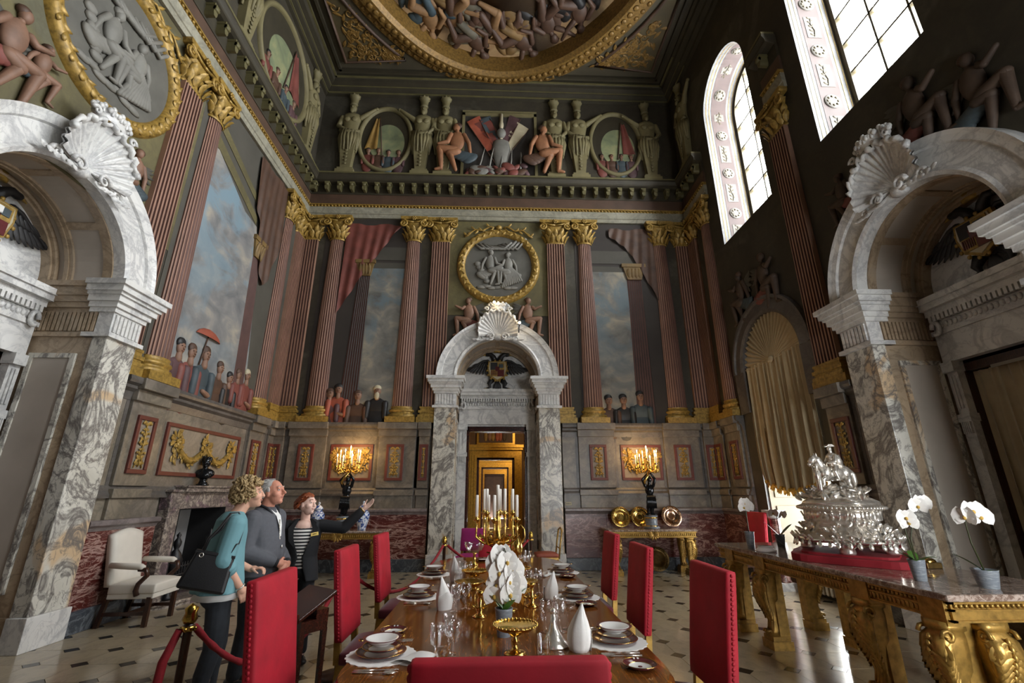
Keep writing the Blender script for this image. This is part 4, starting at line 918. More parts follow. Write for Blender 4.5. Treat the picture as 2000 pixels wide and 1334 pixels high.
def putto(mb, x, z, s, face, cloth, skin=0, hair=2, wing=3):
    nude(mb, x, z, s, face, cloth, skin, hair, .5)
    for q in range(5): mb.leaf((x-face*.10*s, -.02, z+.45*s), (-face*(1-.12*q), 0, .55-.28*q), .12*s, .42*s, .02, wing)
def curtain_relief(name, poly_top, fall, mat, root, seed=1, y=-.03):
    # hanging painted cloth: top edge from a to b, each strip falling to a length
    (x0, z0), (x1, z1) = poly_top; n = 60; m = 10; vs = []; fs = []; rnd = random.Random(seed)
    for k in range(m+1):
        t = k/m
        for i in range(n+1):
            u = i/n; L, dx = fall(u); vs.append((x0+(x1-x0)*u+dx*t*t, y-.035*(.3+.7*t)*(1+sin(u*34+t*3))*.6-.02, z0+(z1-z0)*u-L*t+.03*sin(u*11+3*t)))
    for k in range(m):
        for i in range(n): b = k*(n+1)+i; fs.append((b, b+1, b+n+2, b+n+1))
    return MB().add(vs, fs, 0, True).build(name, mat, root)
def receding(root, x0b, x1b, x0t, x1t, z0, z1, mat, capmat):
    b = MB(); n = 7
    for i in range(n):
        f0, f1 = (i+.0)/n, (i+.7)/n; L = lambda a, c, f: a+(c-a)*f
        b.add([(L(x0b,x1b,f0),-.02,z0),(L(x0b,x1b,f1),-.03,z0),(L(x0t,x1t,f1),-.03,z1),(L(x0t,x1t,f0),-.02,z1)], [(0,1,2,3)])
        b.add([(L(x0b,x1b,f1),-.03,z0),(L(x0b,x1b,(i+1)/n),-.02,z0),(L(x0t,x1t,(i+1)/n),-.02,z1),(L(x0t,x1t,f1),-.03,z1)], [(0,1,2,3)], 1)
    b.build('painted_shaft', [mat, M['dark_paint']], root)
    c = MB(); w_ = x1t-x0t; c.prism([(x0t, z1), (x1t, z1), (x1t+w_*.25, z1+.36), (x0t-w_*.25, z1+.36)], -.06, 0); c.prism([(x0t-w_*.35, z1+.36), (x1t+w_*.35, z1+.36), (x1t+w_*.35, z1+.46), (x0t-w_*.35, z1+.46)], -.08, 0)
    for q in range(4): c.leaf((x0t+w_*(q+.5)/4, -.05, z1+.03), (0,-.15,1), w_*.35, .3, .03)
    c.build('painted_capital', capmat, root)
FIG = [M['skin_paint'], M['orange_paint'], M['brown_paint'], M['black_paint'], M['plum_paint'], M['cream_paint'], M['blue_paint'], M['red_paint'], M['ochre_paint']]
M['bay_dark'] = plain('bay_dark', hx('332d28'), .7, var=.25, scale=1.2)
M['bay_grey'] = plain('bay_grey', hx('47443c'), .7, var=.2, scale=1.2)
M['recede'] = plain('painted_recess_shaft', hx('4a302a'), .65, var=.2, scale=3); M['gilt_dull'] = plain('gilt_dull', hx('6f5830'), .6, var=.25, scale=6)
# end wall, bay with the red drapery
def bay(side):
    s = side; nm = 'painted sky bay with red drapery and turbaned onlookers on the end wall' if s < 0 else 'shadowed painted sky bay with dark-cloaked onlookers on the end wall'
    r = wpart('mural', nm, 'back', CX); X = lambda v: s*v
    def P(pts): return [(X(a), z) for a, z in pts]
    b = MB(); pane_(b, P([(2.05,3.16),(4.6,3.16),(4.6,8.64),(2.05,8.64)]), -.006); b.build('painted_ground', M['bay_dark'], r)
    b = MB(); pane_(b, P([(2.42,3.16),(3.46,3.16),(3.40,7.18),(2.42,7.18)]), -.014); b.build('painted_sky', M['sky_back'], r)
    b = MB(); pane_(b, P([(2.42,7.18),(4.2,7.18),(4.2,7.34),(2.42,7.34)]), -.018, 0); pane_(b, P([(2.42,7.42),(4.2,7.42),(4.2,7.80),(2.42,7.80)]), -.018, 0); b.build('painted_beam', M['bay_grey'], r)
    if s < 0: receding(r, -3.78,-3.34,-3.62,-3.32, 3.16, 6.95, M['recede'], M['gilt_dull'])
    else: receding(r, 3.38,3.84,3.42,3.80, 3.16, 6.95, M['recede'], M['gilt_dull'])
    if s < 0:
        curtain_relief('painted_drapery', ((-4.05,8.46),(-2.62,8.46)), lambda u: (2.45*(1-u)**1.7+.12+.35*sin(pi*u), -.02), M['red_paint'], r, 3)
        for i, (x, z, c, h, a) in enumerate(((-3.79,3.95,1,3,1),(-3.32,3.80,2,2,0),(-2.87,3.92,3,5,0),(-3.98,3.84,4,2,0))):
            q = MB(); bust(q, x, z, 1.02, c, h, 0, None, a); 
            if i == 2: q.ell((x,-.06,z-.12), (.06,.04,.10), 8, 6, 5)
            q.build('painted_figure', FIG, r)
    else:
        curtain_relief('painted_drapery', ((3.0,8.46),(4.2,8.46)), lambda u: (.25+1.9*u**1.6, .0), M['brown_paint'], r, 5)
        for i, (x, z, c, h) in enumerate(((2.70,3.72,2,3),(3.06,3.74,3,3),(3.48,3.82,6,3))):
            q = MB(); bust(q, x, z, 1.05, c, h); q.build('painted_figure', FIG, r)
bay(-1); bay(1)
for wall_, u0_, u1_ in (('back', CX-1.30, CX+1.30), ('left', 3.0, 6.62)):
    b = MB(); pane_(b, [(u0_, 5.2), (u1_, 5.2), (u1_, 8.64), (u0_, 8.64)], -.005) if wall_ == 'left' else pane_(b, [(u0_, 5.9), (u1_, 5.9), (u1_, 8.64), (u0_, 8.64)], -.005)
    o = b.build('olive_panel', M['olive_paint'], WOBJ[wall_])
# relief medallions
def medallion(wall, u, z, label, seed):
    r = wpart('medallion', label, wall, u, z); n = 72
    f = MB(); prof = [(.88,-.02),(.90,-.07),(.94,-.09),(.99,-.11),(1.04,-.10),(1.08,-.06),(1.10,0)]
    rs = [[(R*cos(2*pi*i/n), y, R*sin(2*pi*i/n)) for R, y in prof] for i in range(n+1)]; f.rings(rs, False, False, 0, True)
    fo = f.build('frame', M['gilt_paint'], r)
    g = MB()
    for i in range(64):
        a = 2*pi*i/64; d = Vector((-sin(a), 0, cos(a))); g.leaf((.985*cos(a), -.10, .985*sin(a)), d+Vector((cos(a),0,sin(a)))*(.7 if i % 2 else -.7), .07, .12, .03)
    g.build('leaf_carving', M['gilt_paint'], r)
    MB().prism([(.9*cos(2*pi*i/n), .9*sin(2*pi*i/n)) for i in range(n)], -.02, 0).build('ground', M['grisaille_ground'], r)
    q = MB(); rnd = random.Random(seed)
    q.k = 0
    nude(q, -.22, -.18, .78, 1, 0, 0, 0); nude(q, .26, -.22, .74, -1, 0, 0, 0)
    for k in range(11): q.caps((.30+.02*k, -.05, -.05-.02*k), (.10+.05*k, -.05, -.62+.02*k), .05, .035, 6)      # skirt folds
    for k in range(9): q.tube([(-.62+.1*k, -.03, .62+.04*sin(k)), (-.45+.12*k, -.06, .48), (-.30+.13*k, -.04, .50+.05*k*(.8 if k > 4 else 0))], .035, 6)   # canopy folds
    for k in range(7): q.ell((-.45+.14*k, -.03, -.62+.03*sin(k*2)), (.13,.03,.05), 8, 5)
    for k in range(6): q.ell((-.55+.05*k, -.03, .05-.1*k), (.10,.04,.07), 8, 5)
    q.build('relief_figures', M['grisaille'], r)
    rb = MB()
    for sg in (-1, 1):
        pts = [(sg*(.12+.10*k), -.05, 1.13+.05*sin(k*1.5)-.004*k*k) for k in range(9)]; rb.tube(pts, .022, 6)
        for k in range(8): rb.leaf((sg*(.15+.10*k), -.05, 1.12+.05*sin(k*1.5)-.004*k*k), (sg, -.1, 1 if k % 2 else -1), .06, .14, .02)
    rb.ell((0,-.05,1.15), (.09,.05,.07), 8, 6); rb.build('gilt_garland', M['gilt_paint'], r)
    return r
medallion('back', CX, 7.30, 'round grey relief medallion in gilt frame above the end doorway shell', 3)
medallion('left', 4.93, 7.32, 'round grey relief medallion in gilt frame above the white marble arch', 8)
# putti round the arches
M['skin_shaded'] = plain('skin_shaded', hx('46372c'), .7, var=.3, scale=5)  # cherub skin darkened: the window wall's shade is in the colour
def putti(label, wall, items, z=0):
    r = wpart('mural', label, wall, 0, 0, .004); sg = -1 if wall == 'right' else 1
    for (u, zz, s, face, cloth) in items:
        q = MB(); putto(q, sg*u, zz, s, face*sg, cloth); q.build('painted_cherub', [M['skin_shaded' if wall == 'right' else 'skin_paint'], M['red_paint'], M['brown_paint'], M['bay_grey'], M['blue_paint']], r)
    return r
putti('two painted winged cherubs perched on the end doorway arch', 'back', [(-.66,5.70,.80,-1,1),(.84,5.72,.80,1,4)])
putti('painted cherubs reclining around the white marble arch below the medallion', 'left', [(3.80,5.90,.80,1,1),(4.12,6.00,.5,1,4),(5.62,5.72,.65,-1,4)])
putti('dark painted cherubs over the arched head of the curtained window', 'right', [(8.85,5.42,.85,1,4),(8.0,5.36,.9,-1,1)])
putti('dark painted reclining figures above the marble arch on the window wall', 'right', [(4.40,5.95,.85,-1,1),(3.75,5.62,.8,-1,4),(5.75,5.75,.6,1,1)])
# side wall over the fireplace
r = wpart('mural', 'tall painted cloudy sky with parasol and crowd of onlookers above the fireplace', 'left', 0)
b = MB(); pane_(b, [(6.60,3.16),(10.9,3.16),(10.9,8.64),(6.60,8.64)], -.006); b.build('painted_ground', M['bay_grey'], r)
b = MB(); pane_(b, [(7.05,3.16),(9.55,3.16),(9.2,5.6),(8.80,7.0),(8.3,7.05),(7.18,7.62),(7.05,7.6)], -.014); b.build('painted_sky', M['sky_left'], r)
b = MB(); pane_(b, [(7.05,7.62),(7.18,7.62),(8.75,7.02),(8.75,7.20),(7.05,7.90)], -.018); pane_(b, [(7.05,8.05),(8.7,7.45),(8.7,7.6),(7.05,8.25)], -.018); b.build('painted_beam', M['olive_paint'], r)
receding(r, 9.02,9.42,8.86,9.16, 3.16, 6.35, M['recede'], M['gilt_dull'])
curtain_relief('painted_drapery', ((8.45,8.55),(9.75,8.60)), lambda u: (1.2+1.5*sin(pi*u*.9)**2, .12), M['brown_paint'], r, 6)
for (y, z, c, h, s, a) in ((7.34,3.86,4,3,1.1,0),(7.64,3.86,7,2,1.1,0),(8.02,3.92,6,2,1.15,1),(8.50,3.80,2,2,1.0,0),(8.86,3.70,3,3,.95,0),(9.14,3.84,7,2,.9,0),(9.46,3.90,7,5,1.0,1)):
    q = MB(); bust(q, y, z, s, c, h, 0, None, a); q.build('painted_figure', FIG, r)
q = MB(); q.lathe([(.36,0),(.30,.07),(.18,.13),(.01,.16)], 16, (7.98,-.03,4.22), 0, sy=.15, caps=False); q.tube([(7.98,-.04,4.36),(7.86,-.04,3.70)], .012, 6, 1); q.build('painted_parasol', [M['orange_paint'], M['brown_paint']], r)

# ================================================================ attic storey
def term(wall, u, label, group, mirror=1, arm=None, mat='statue', h=2.78):
    r = wpart('term_statue', label, wall, u, 10.02); f = .55
    p = MB(); p.box(-.26,.26,-.20,0,0,.12); p.box(-.22,.22,-.17,0,.12,.20); p.frus(.20,.14,.10,1.18,.24,.14,(0,-.06)); 
    for q in range(7): p.ell((0,-.20,.30+.11*q), (.05,.02,.045), 6, 4)
    p.build('tapered_pedestal', M[mat], r, bevel=.01)
    b = MB()
    b.lathe([(.24,1.10),(.27,1.25),(.25,1.45),(.22,1.60),(.25,1.80),(.29,1.98),(.24,2.08),(.09,2.14),(.08,2.20)], 18, (0,-.04,0), sy=f)
    b.ell((0,-.07,2.32), (.105,.10,.14), 12, 8); b.ell((0,-.15,2.20), (.07,.05,.09), 8, 6); b.ell((0,-.17,2.32), (.02,.03,.035), 6, 4)
    for sg in (-1, 1):
        if arm == sg: e = Vector((sg*.44,-.10,2.10)); b.caps((sg*.26,-.06,1.98), e, .085, .065, 8); b.caps(e, (sg*.66,-.10,2.28), .065, .045, 8); b.ell((sg*.70,-.10,2.30), .05, 8, 6)
        else: e = Vector((sg*.35,-.10,1.66)); b.caps((sg*.27,-.06,1.98), e, .085, .065, 8); b.caps(e, (sg*.20*(1 if sg > 0 else .4),-.17,1.46), .065, .045, 8); b.ell((sg*.14,-.18,1.44), .05, 8, 6)
        b.ell((sg*.10,-.17,1.86), (.10,.05,.085), 8, 6)
    b.build('torso', M[mat], r)
    d = MB()
    for q in range(9):
        a = pi+pi*(q+.5)/9; x, y = .27*cos(a), .27*sin(a)*f-.05; d.tube([(x*.9, y, 1.46-.05*cos(a)), (x*1.05, y-.02, 1.2), (x*.85+.03*sin(q*2), y, .86-.12*abs(cos(a*2)))], [.05,.055,.025], 6)
    d.tube([(-.28,-.10,1.50),(0,-.22,1.36),(.28,-.10,1.46)], .06, 8); d.build('drapery', M[mat], r)
    k = MB(); k.lathe([(.10,2.44),(.12,2.48),(.10,2.52),(.13,2.72),(.16,2.74),(.15,2.80)], 14, (0,-.06,0), sy=.8)
    for q in range(8): a = 2*pi*q/8; k.ell((.14*cos(a), -.06+.11*sin(a), 2.78), (.03,.03,.045), 6, 4)
    k.build('basket', M[mat], r)
    return r
gT = 'term statues in the attic storey of the end wall'
term('back', -4.22, 'pale bearded term statue beside the yellow-flag roundel, next to the corner', gT, arm=1)
term('back', -2.16, 'pale term statue reaching for the yellow-flag roundel', gT, arm=-1)
term('back', -1.52, 'pale draped term statue behind the seated nude with dark drapery', gT)
term('back', 1.70, 'pale draped term statue behind the seated nude on armour', gT)
term('back', 2.40, 'pale term statue reaching for the red-flag roundel', gT, arm=1)
term('back', 4.46, 'shadowed term statue between red-flag roundel and window wall corner', gT, arm=-1)
term('left', 10.18, 'yellow-lit term statue with raised arm at the corner end of fireplace wall attic', 'term statues on the fireplace wall attic', arm=-1)
term('left', 6.98, 'yellow-lit term statue beside the tall soldiers roundel, nearer the marble arch', 'term statues on the fireplace wall attic', arm=1)
term('right', 10.25, 'dark term statue in the attic corner of the window wall', 'term statues on the window wall attic', arm=1)
def roundel(wall, u, z, a, b, label, flag, seed):
    r = wpart('painted_roundel', label, wall, u, z); n = 56
    f = MB(); rs = []
    for i in range(n+1):
        t = 2*pi*i/n; rs.append([((a-k)*cos(t), y, (b-k)*sin(t)) for k, y in ((0,0),(0,-.08),(.05,-.10),(.11,-.07),(.12,0))])
    f.rings(rs, False, False, 0, True); f.build('frame', M['statue'], r)
    MB().prism([((a-.1)*cos(2*pi*i/n), (b-.1)*sin(2*pi*i/n)) for i in range(n)], -.012, 0).build('painted_vault', M['cornice_dark'], r)
    q = MB(); a2, b2 = a*.62, b*.58; q.prism([(.06+a2*cos(2*pi*i/n), -.12*b+b2*sin(2*pi*i/n)) for i in range(n)], -.02, -.01); q.build('painted_sky', M['sky_oval'], r)
    rnd = random.Random(seed)
    for i in range(4):
        q = MB(); bust(q, -a*.55+a*.36*i, -b*.42+.06*rnd.random(), .62*b, (7,2,6,4)[i], (3,2)[i % 2]); q.build('painted_figure', FIG, r)
    fl_ = MB(); fs = -1 if flag == 'ochre_paint' else 1; vs = []; ff = []
    for i in range(9):
        for k in range(9): u_, v_ = i/8, k/8; vs.append((fs*a*(.25+.45*u_*(.3+.7*v_)), -.04-.02*sin(u_*9), b*(.62-.95*v_)))
    for i in range(8):
        for k in range(8): c = i*9+k; ff.append((c, c+1, c+10, c+9))
    fl_.add(vs, ff, 0, True); fl_.tube([(fs*a*.25,-.05,b*.66),(fs*a*.05,-.05,-b*.5)], .015, 6, 1); fl_.build('painted_flag', [M[flag], M['brown_paint']], r)
roundel('back', -3.22, 11.32, .80, 1.14, 'oval painted roundel with yellow flag and helmeted soldiers', 'ochre_paint', 2)
roundel('back', 3.50, 11.36, .80, 1.14, 'shadowed oval painted roundel with red flag and soldiers', 'red_paint', 4)
roundel('left', 8.66, 11.36, 1.28, 1.24, 'tall yellow-lit roundel with soldiers and standard on the fireplace wall attic', 'red_paint', 6)
r = wpart('mural', 'painted military trophy panel with flags and two seated nudes above the end wall cornice', 'back', CX, 10.05)
b = MB()
for q in ((-1.10,1.10,2.20,2.30),(-1.10,1.10,2.34,2.38)): b.box(q[0], q[1], -.06, 0, q[2], q[3])
for x in (-1.10, 1.02): b.box(x, x+.08, -.06, 0, .1, 2.3)
b.build('frame', M['statue'], r)
b = MB(); pane_(b, [(-1.02,0),(1.02,0),(1.02,2.2),(-1.02,2.2)], -.006); b.build('painted_ground', M['dark_paint'], r)
def flag(x0, z0, x1, z1, wv, mat, pole=True):
    q = MB(); vs = []; ff = []; d = Vector((x1-x0, 0, z1-z0)); nrm = Vector((-d.z, 0, d.x)).normalized()
    for i in range(9):
        for k in range(7): u_, v_ = i/8, k/6; p = Vector((x0, -.04-.025*sin(u_*8+v_*2), z0))+d*u_+nrm*(wv*v_*(1-.4*u_)); vs.append(tuple(p))
    for i in range(8):
        for k in range(6): c = i*7+k; ff.append((c, c+1, c+8, c+7))
    q.add(vs, ff, 0, True); q.tube([(x0, -.05, z0), tuple(Vector((x1, -.05, z1))+d*.5)], .014, 6, 1); q.build('painted_flag', [M[mat], M['brown_paint']], r)
flag(-.98, 1.95, -.35, .9, .45, 'orange_paint'); flag(-.60, 2.05, -.15, 1.0, .35, 'blue_paint'); flag(.88, 1.75, .25, .80, -.5, 'cream_paint'); flag(.62, 2.1, .2, 1.1, -.35, 'plum_paint'); flag(-.3, 2.1, .1, 1.3, -.5, 'red_paint')
q = MB(); q.lathe([(.10,.1),(.20,.5),(.28,.85),(.22,1.15),(.10,1.22)], 14, (.05,-.06,.1), 0, sy=.4); q.ell((.05,-.10,1.52), (.14,.10,.17), 10, 8, 0); q.ell((.05,-.10,1.82), (.07,.06,.16), 8, 6, 1); q.tube([(.05,-.06,1.3),(.05,-.06,2.25)], .05, 8, 1)
for k in range(8): q.ell((-.6+.18*k, -.08, .14+.07*sin(k*2)), (.13,.06,.10), 8, 6, k % 3)
q.build('painted_armour', [M['grisaille'], M['cream_paint'], M['red_paint']], r)
M['skin_warm'] = plain('skin_warm', hx('8a5e40'), .65, var=.25, scale=5)
for x, fc, cl in ((-1.20, -1, 'blue_paint'), (1.24, 1, 'brown_paint')):
    q = MB(); nude(q, x, .66, 1.25, fc, 3); q.build('painted_figure', [M['skin_warm'], M['red_paint'], M['brown_paint'], M[cl]], r, loc=(0, -.20, 0))
q = MB(); rnd = random.Random(31)
for k in range(26): q.ell((rnd.uniform(-.85,.85), -.10-.06*rnd.random(), .10+.30*rnd.random()*(1-abs(k-13)/20)), (rnd.uniform(.10,.22), .05, rnd.uniform(.05,.13)), 10, 6, k % 4, rot=Matrix.Rotation(rnd.uniform(-.7,.7), 3, 'Y'))
for k in range(5): q.tube([(-.6+.3*k, -.12, .15), (-.5+.28*k, -.14, .55+.15*sin(k*2)), (-.42+.26*k, -.13, .95+.2*sin(k*3))], [.03,.025,.008], 6, 1)
q.build('painted_trophy_heap', [M['red_paint'], M['grisaille'], M['brown_paint'], M['plum_paint']], r)
# ================================================================ chimneypiece
fp = thing('fireplace', 'marble chimneypiece with dark open hearth below the garland panel', 'fireplace', (XL, 0, 0), pi/2)
s = MB(); s.box(7.70,7.97,-.16,.0,0.03,1.36); s.box(9.30,9.57,-.16,0,0.03,1.36); s.box(7.70,9.57,-.16,0,1.36,1.62); s.build('surround', M['mantel_marble'], fp, bevel=.008)
s = MB(); s.box(7.66,9.61,-.20,0,1.62,1.655); s.box(7.92,9.35,-.24,0,1.62,1.71); s.box(7.90,9.37,-.27,0,1.69,1.72); s.build('mantel_shelf', M['mantel_marble'], fp, bevel=.006)
s = MB(); s.box(7.97,7.99,-.16,.55,0,1.36); s.box(9.28,9.30,-.16,.55,0,1.36); s.box(7.97,9.30,-.02,.55,1.34,1.38); s.build('firebox', M['soot'], fp)
MB().box(7.98,9.29,.45,.50,0,1.36).build('fireback', M['fireback'], fp)
h = [(7.62,0),(9.65,0)]+[(8.635+1.015*cos(pi*i/16), -.10-.46*sin(pi*i/16)) for i in range(17)]; MB().slab([(7.62,.5),(9.65,.5)]+h[2:], 0, .03).build('hearth_slab', M['mantel_marble'], fp)
k = [(8.635+1.0*cos(pi*i/20), -.12-.42*sin(pi*i/20), .055) for i in range(21)]; MB().tube(k, .03, 8).build('fender', M['mantel_marble'], fp)
g = thing('fire_grate', 'black wrought iron fire grate with scrolls inside the marble chimneypiece', 'grate', (XL+.02, 8.66, .03), pi/2)
b = MB()
for i in range(11): x = -.34+.068*i; b.tube([(x,-.02,.18),(x,-.02,.44),(x,-.02,.50)], [.012,.012,.004], 6)
for z in (.20,.32,.44): b.tube([(-.38,-.02,z),(.38,-.02,z)], .013, 6)
b.box(-.38,.38,.0,.30,.16,.19); b.build('basket', M['iron'], g)
for sg in (-1, 1):
    q = MB(); q.lathe([(.07,0),(.09,.03),(.05,.06),(.03,.16),(.05,.22),(.03,.30),(.035,.36),(.10,.46),(.115,.56),(.08,.66),(.03,.72),(.055,.78),(.06,.83),(.02,.89),(.035,.93),(.0,.98)], 14, (sg*.44,-.06,.0)); q.build('firedog', M['iron'], g)
    q = MB(); q.tube([(sg*(.25+.10*cos(t*.7)*(1-t/14)), -.10, .13+.10*sin(t*.7)*(1-t/14)) for t in range(12)], .014, 6); q.tube([(sg*.35,-.10,0),(sg*.36,-.10,.13)], .016, 6); q.build('scroll', M['iron'], g)
q = MB(); rnd = random.Random(2)
for i in range(16): q.ell((rnd.uniform(-.32,.32), .12+rnd.uniform(-.08,.08), .24+rnd.uniform(0,.1)), (.07,.06,.05), 7, 5)
q.build('coal', M['soot'], g)
bu = thing('bust', 'glossy black portrait bust on the marble mantel shelf', 'bust', (XL+.17, 8.42, 1.72), radians(20))
MB().lathe([(.09,0),(.10,.02),(.07,.04),(.055,.09),(.065,.12),(.05,.14)], 16).build('socle', M['black_bronze'], bu)
b = MB(); b.ell((0,0,.20), (.15,.085,.09), 14, 8); b.ell((0,-.03,.17), (.11,.08,.07), 12, 6); b.caps((0,0,.24),(0,-.005,.31), .05, .045, 10); b.ell((0,-.01,.385), (.068,.085,.095), 14, 10); b.caps((0,-.085,.39),(0,-.10,.365), .012, .016, 6); b.ell((0,-.07,.33), (.035,.03,.03), 8, 6)
for i in range(26): a = rnd.uniform(0,2*pi); t = rnd.uniform(0,1); b.ell((.07*cos(a)*(1-.3*t), .015+.075*sin(a)*(1-.2*t), .40+.08*t), .024, 6, 4)
b.build('head_and_shoulders', M['black_bronze'], bu)

# ================================================================ white armchair
ac = thing('armchair', 'white upholstered armchair with dark wooden arms and legs by the fireplace', 'armchair', (-4.66, 7.06, 0), radians(-86))
def cushion(mb, x0, x1, y0, y1, z0, z1, mi=None, bulge=.03, n=8):
    vs = []; fs = []
    for side, zz in ((0, z0), (1, z1)):
        for i in range(n+1):
            for j in range(n+1):
                u, v = i/n*2-1, j/n*2-1; k = (1-u**4)*(1-v**4); vs.append((x0+(x1-x0)*(u+1)/2, y0+(y1-y0)*(v+1)/2, zz+(bulge if side else -bulge*.3)*k))
    m = (n+1)**2
    for i in range(n):
        for j in range(n): a = i*(n+1)+j; fs += [(a, a+1, a+n+2, a+n+1), (m+a, m+a+n+1, m+a+n+2, m+a+1)]
    edge = [i*(n+1) for i in range(n+1)]+[n*(n+1)+j for j in range(1, n+1)]+[i*(n+1)+n for i in range(n-1, -1, -1)]+[j for j in range(n-1, 0, -1)]
    for i in range(len(edge)): a, c = edge[i], edge[(i+1) % len(edge)]; fs.append((a, c, m+c, m+a))
    return mb.add(vs, fs, mi, True)
cushion(MB(), -.31,.31,-.24,.32,.38,.49, 0, .04).build('seat', M['cream_leather'], ac, bevel=.015)
MB().box(-.30,.30,-.24,.31,.32,.385).build('seat_rail', M['cream_leather'], ac, bevel=.01)
bk = MB(); n = 12; vs = []; fs = []
for i in range(n+1):
    u = i/n*2-1
    for j in range(n+1):
        v = j/n; z = .46+(.62+.07*(1-abs(u)**1.5))*v; k = (1-u**6)*(1-(2*v-1)**6); yb = -.26-.10*v; vs += [(u*.30, yb+.035+.03*k, z), (u*.30, yb-.04, z)]
for i in range(n):
    for j in range(n): a = 2*(i*(n+1)+j); r_ = 2*(n+1); fs += [(a, a+2, a+r_+2, a+r_), (a+1, a+r_+1, a+r_+3, a+3)]
for i in range(n):
    a = 2*(i*(n+1)); r_ = 2*(n+1); t = a+2*n; fs += [(a, a+r_, a+r_+1, a+1), (t, t+1, t+r_+1, t+r_)]
for j in range(n): a = 2*j; c = 2*(n*(n+1)+j); fs += [(a, a+1, a+3, a+2), (c, c+2, c+3, c+1)]
bk.add(vs, fs, 0, True).build('backrest', M['cream_leather'], ac)
for sg in (-1, 1):
    MB().box(sg*.28-.025, sg*.28+.025, .24, .29, 0, .34).build('leg', M['wood_dark'], ac)
    MB().frus(0,.025,.025,.34,.025,.025,(sg*.27,-.30),(sg*.27,-.24)).build('leg', M['wood_dark'], ac)
    a_ = MB(); a_.tube([(sg*.33,-.26,.72),(sg*.34,-.05,.71),(sg*.35,.12,.70),(sg*.35,.16,.685)], [.035,.04,.04,.03], 10); ao = a_.build('arm_pad', M['cream_leather'], ac)
    a_ = MB(); a_.tube([(sg*.35,.10,.67),(sg*.35,.19,.665),(sg*.34,.21,.60),(sg*.33,.12,.50),(sg*.32,.10,.42),(sg*.31,.12,.36)], [.026,.032,.03,.03,.032,.032], 8); a_.build('arm_support', M['wood_dark'], ac)
st = MB(); st.box(-.26,.26,.02,.05,.13,.17); 
for sg in (-1, 1): st.box(sg*.275-.012, sg*.275+.012, -.26, .26, .13, .17)
st.build('stretcher', M['wood_dark'], ac)

# ================================================================ gilt console tables and the long side table
def scroll_leg(mb, x, y, H, s=1., face=-1, fx=0, fy=-1, mi=0):
    # carved leg: bulging knee, tapering shin, scroll foot on a block; (fx,fy) is the way the knee faces
    d = Vector((fx, fy, 0)); sd = Vector((-fy, fx, 0)); rs = []
    prof = [(H,.085,.10,.02),(H-.05,.085,.10,.02),(H-.06,.072,.085,.02),(H-.10,.084,.115,.045),(H-.17,.086,.125,.055),(H-.28,.070,.105,.040),(H*.50,.054,.078,.012),(.26,.046,.062,.0),(.18,.050,.070,.008),(.12,.062,.088,.03)]
    for z, hw, hd, off in prof:
        c = Vector((x, y, z))+d*off*s; ring = []
        for k in range(16):
            a = 2*pi*k/16; u = max(-1, min(1, 1.3*cos(a))); v = max(-1, min(1, 1.3*sin(a))); ring.append(tuple(c+sd*(hw*s*u)+d*(hd*s*v*.75)))
        rs.append(ring)
    mb.rings(rs, True, True, mi, True)
    def surf(z):
        for (za, wa, da, oa), (zb, wb_, db, ob) in zip(prof, prof[1:]):
            if zb <= z <= za: t = (za-z)/(za-zb+1e-9); return (wa+(wb_-wa)*t)*s, (oa+(ob-oa)*t+.75*(da+(db-da)*t))*s
        return .05*s, .06*s
    a = .10*s; mb.box(x-a, x+a, y-a, y+a, 0, .085, mi); mb.box(x-a*.85, x+a*.85, y-a*.85, y+a*.85, .085, .125, mi)
    for k in range(-1, 2): mb.tube([tuple(Vector((x, y, .15))+d*(.085*s)+sd*(.035*s*k)+d*.025*cos(t)+Vector((0,0,.025*sin(t)))) for t in (0,1,2,3,4,5)], .014*s, 6, mi)
    n = 9; top, bot = H-.10, H*.46
    for q in range(n):                                                   # acanthus down the knee
        z = top-(top-bot)*q/(n-1); hw, fo = surf(z); k_ = 1-.45*q/(n-1)
        for sg in (-1, 1):
            mb.leaf(Vector((x, y, z))+d*(fo*.97)+sd*(sg*hw*.15), sd*sg*.75+Vector((0,0,-.8))-d*.25, .075*s*k_, .135*s*k_, .022*s, mi, up=tuple(d))
            mb.leaf(Vector((x, y, z-.02))+d*(fo*.62)+sd*(sg*hw*.98), Vector((0,0,-1))+d*.35, .065*s*k_, .11*s*k_, .018*s, mi, up=tuple(sd*sg))
        mb.ell(Vector((x, y, z))+d*(fo+.004), (.016*s,.016*s,.026*s), 6, 4, mi)
    for k in (-1, 0, 1):                                                  # reeds on the shin
        pts = []
        for q in range(7): z = bot-.02-(bot-.20)*q/6; hw, fo = surf(z); pts.append(tuple(Vector((x, y, z))+d*(fo-.004)+sd*(k*hw*.6)))
        mb.tube(pts, .011*s, 6, mi)
    hw, fo = surf(H-.08)
    for sg in (-1, 1): mb.tube([tuple(Vector((x, y, H-.085))+d*(fo*.75)+sd*sg*(hw+.004)+d*(.045*cos(t*.8)*(1-t/10))*s+Vector((0,0,.045*sin(t*.8)*(1-t/10)*s))) for t in range(9)], .013*s, 6, mi)
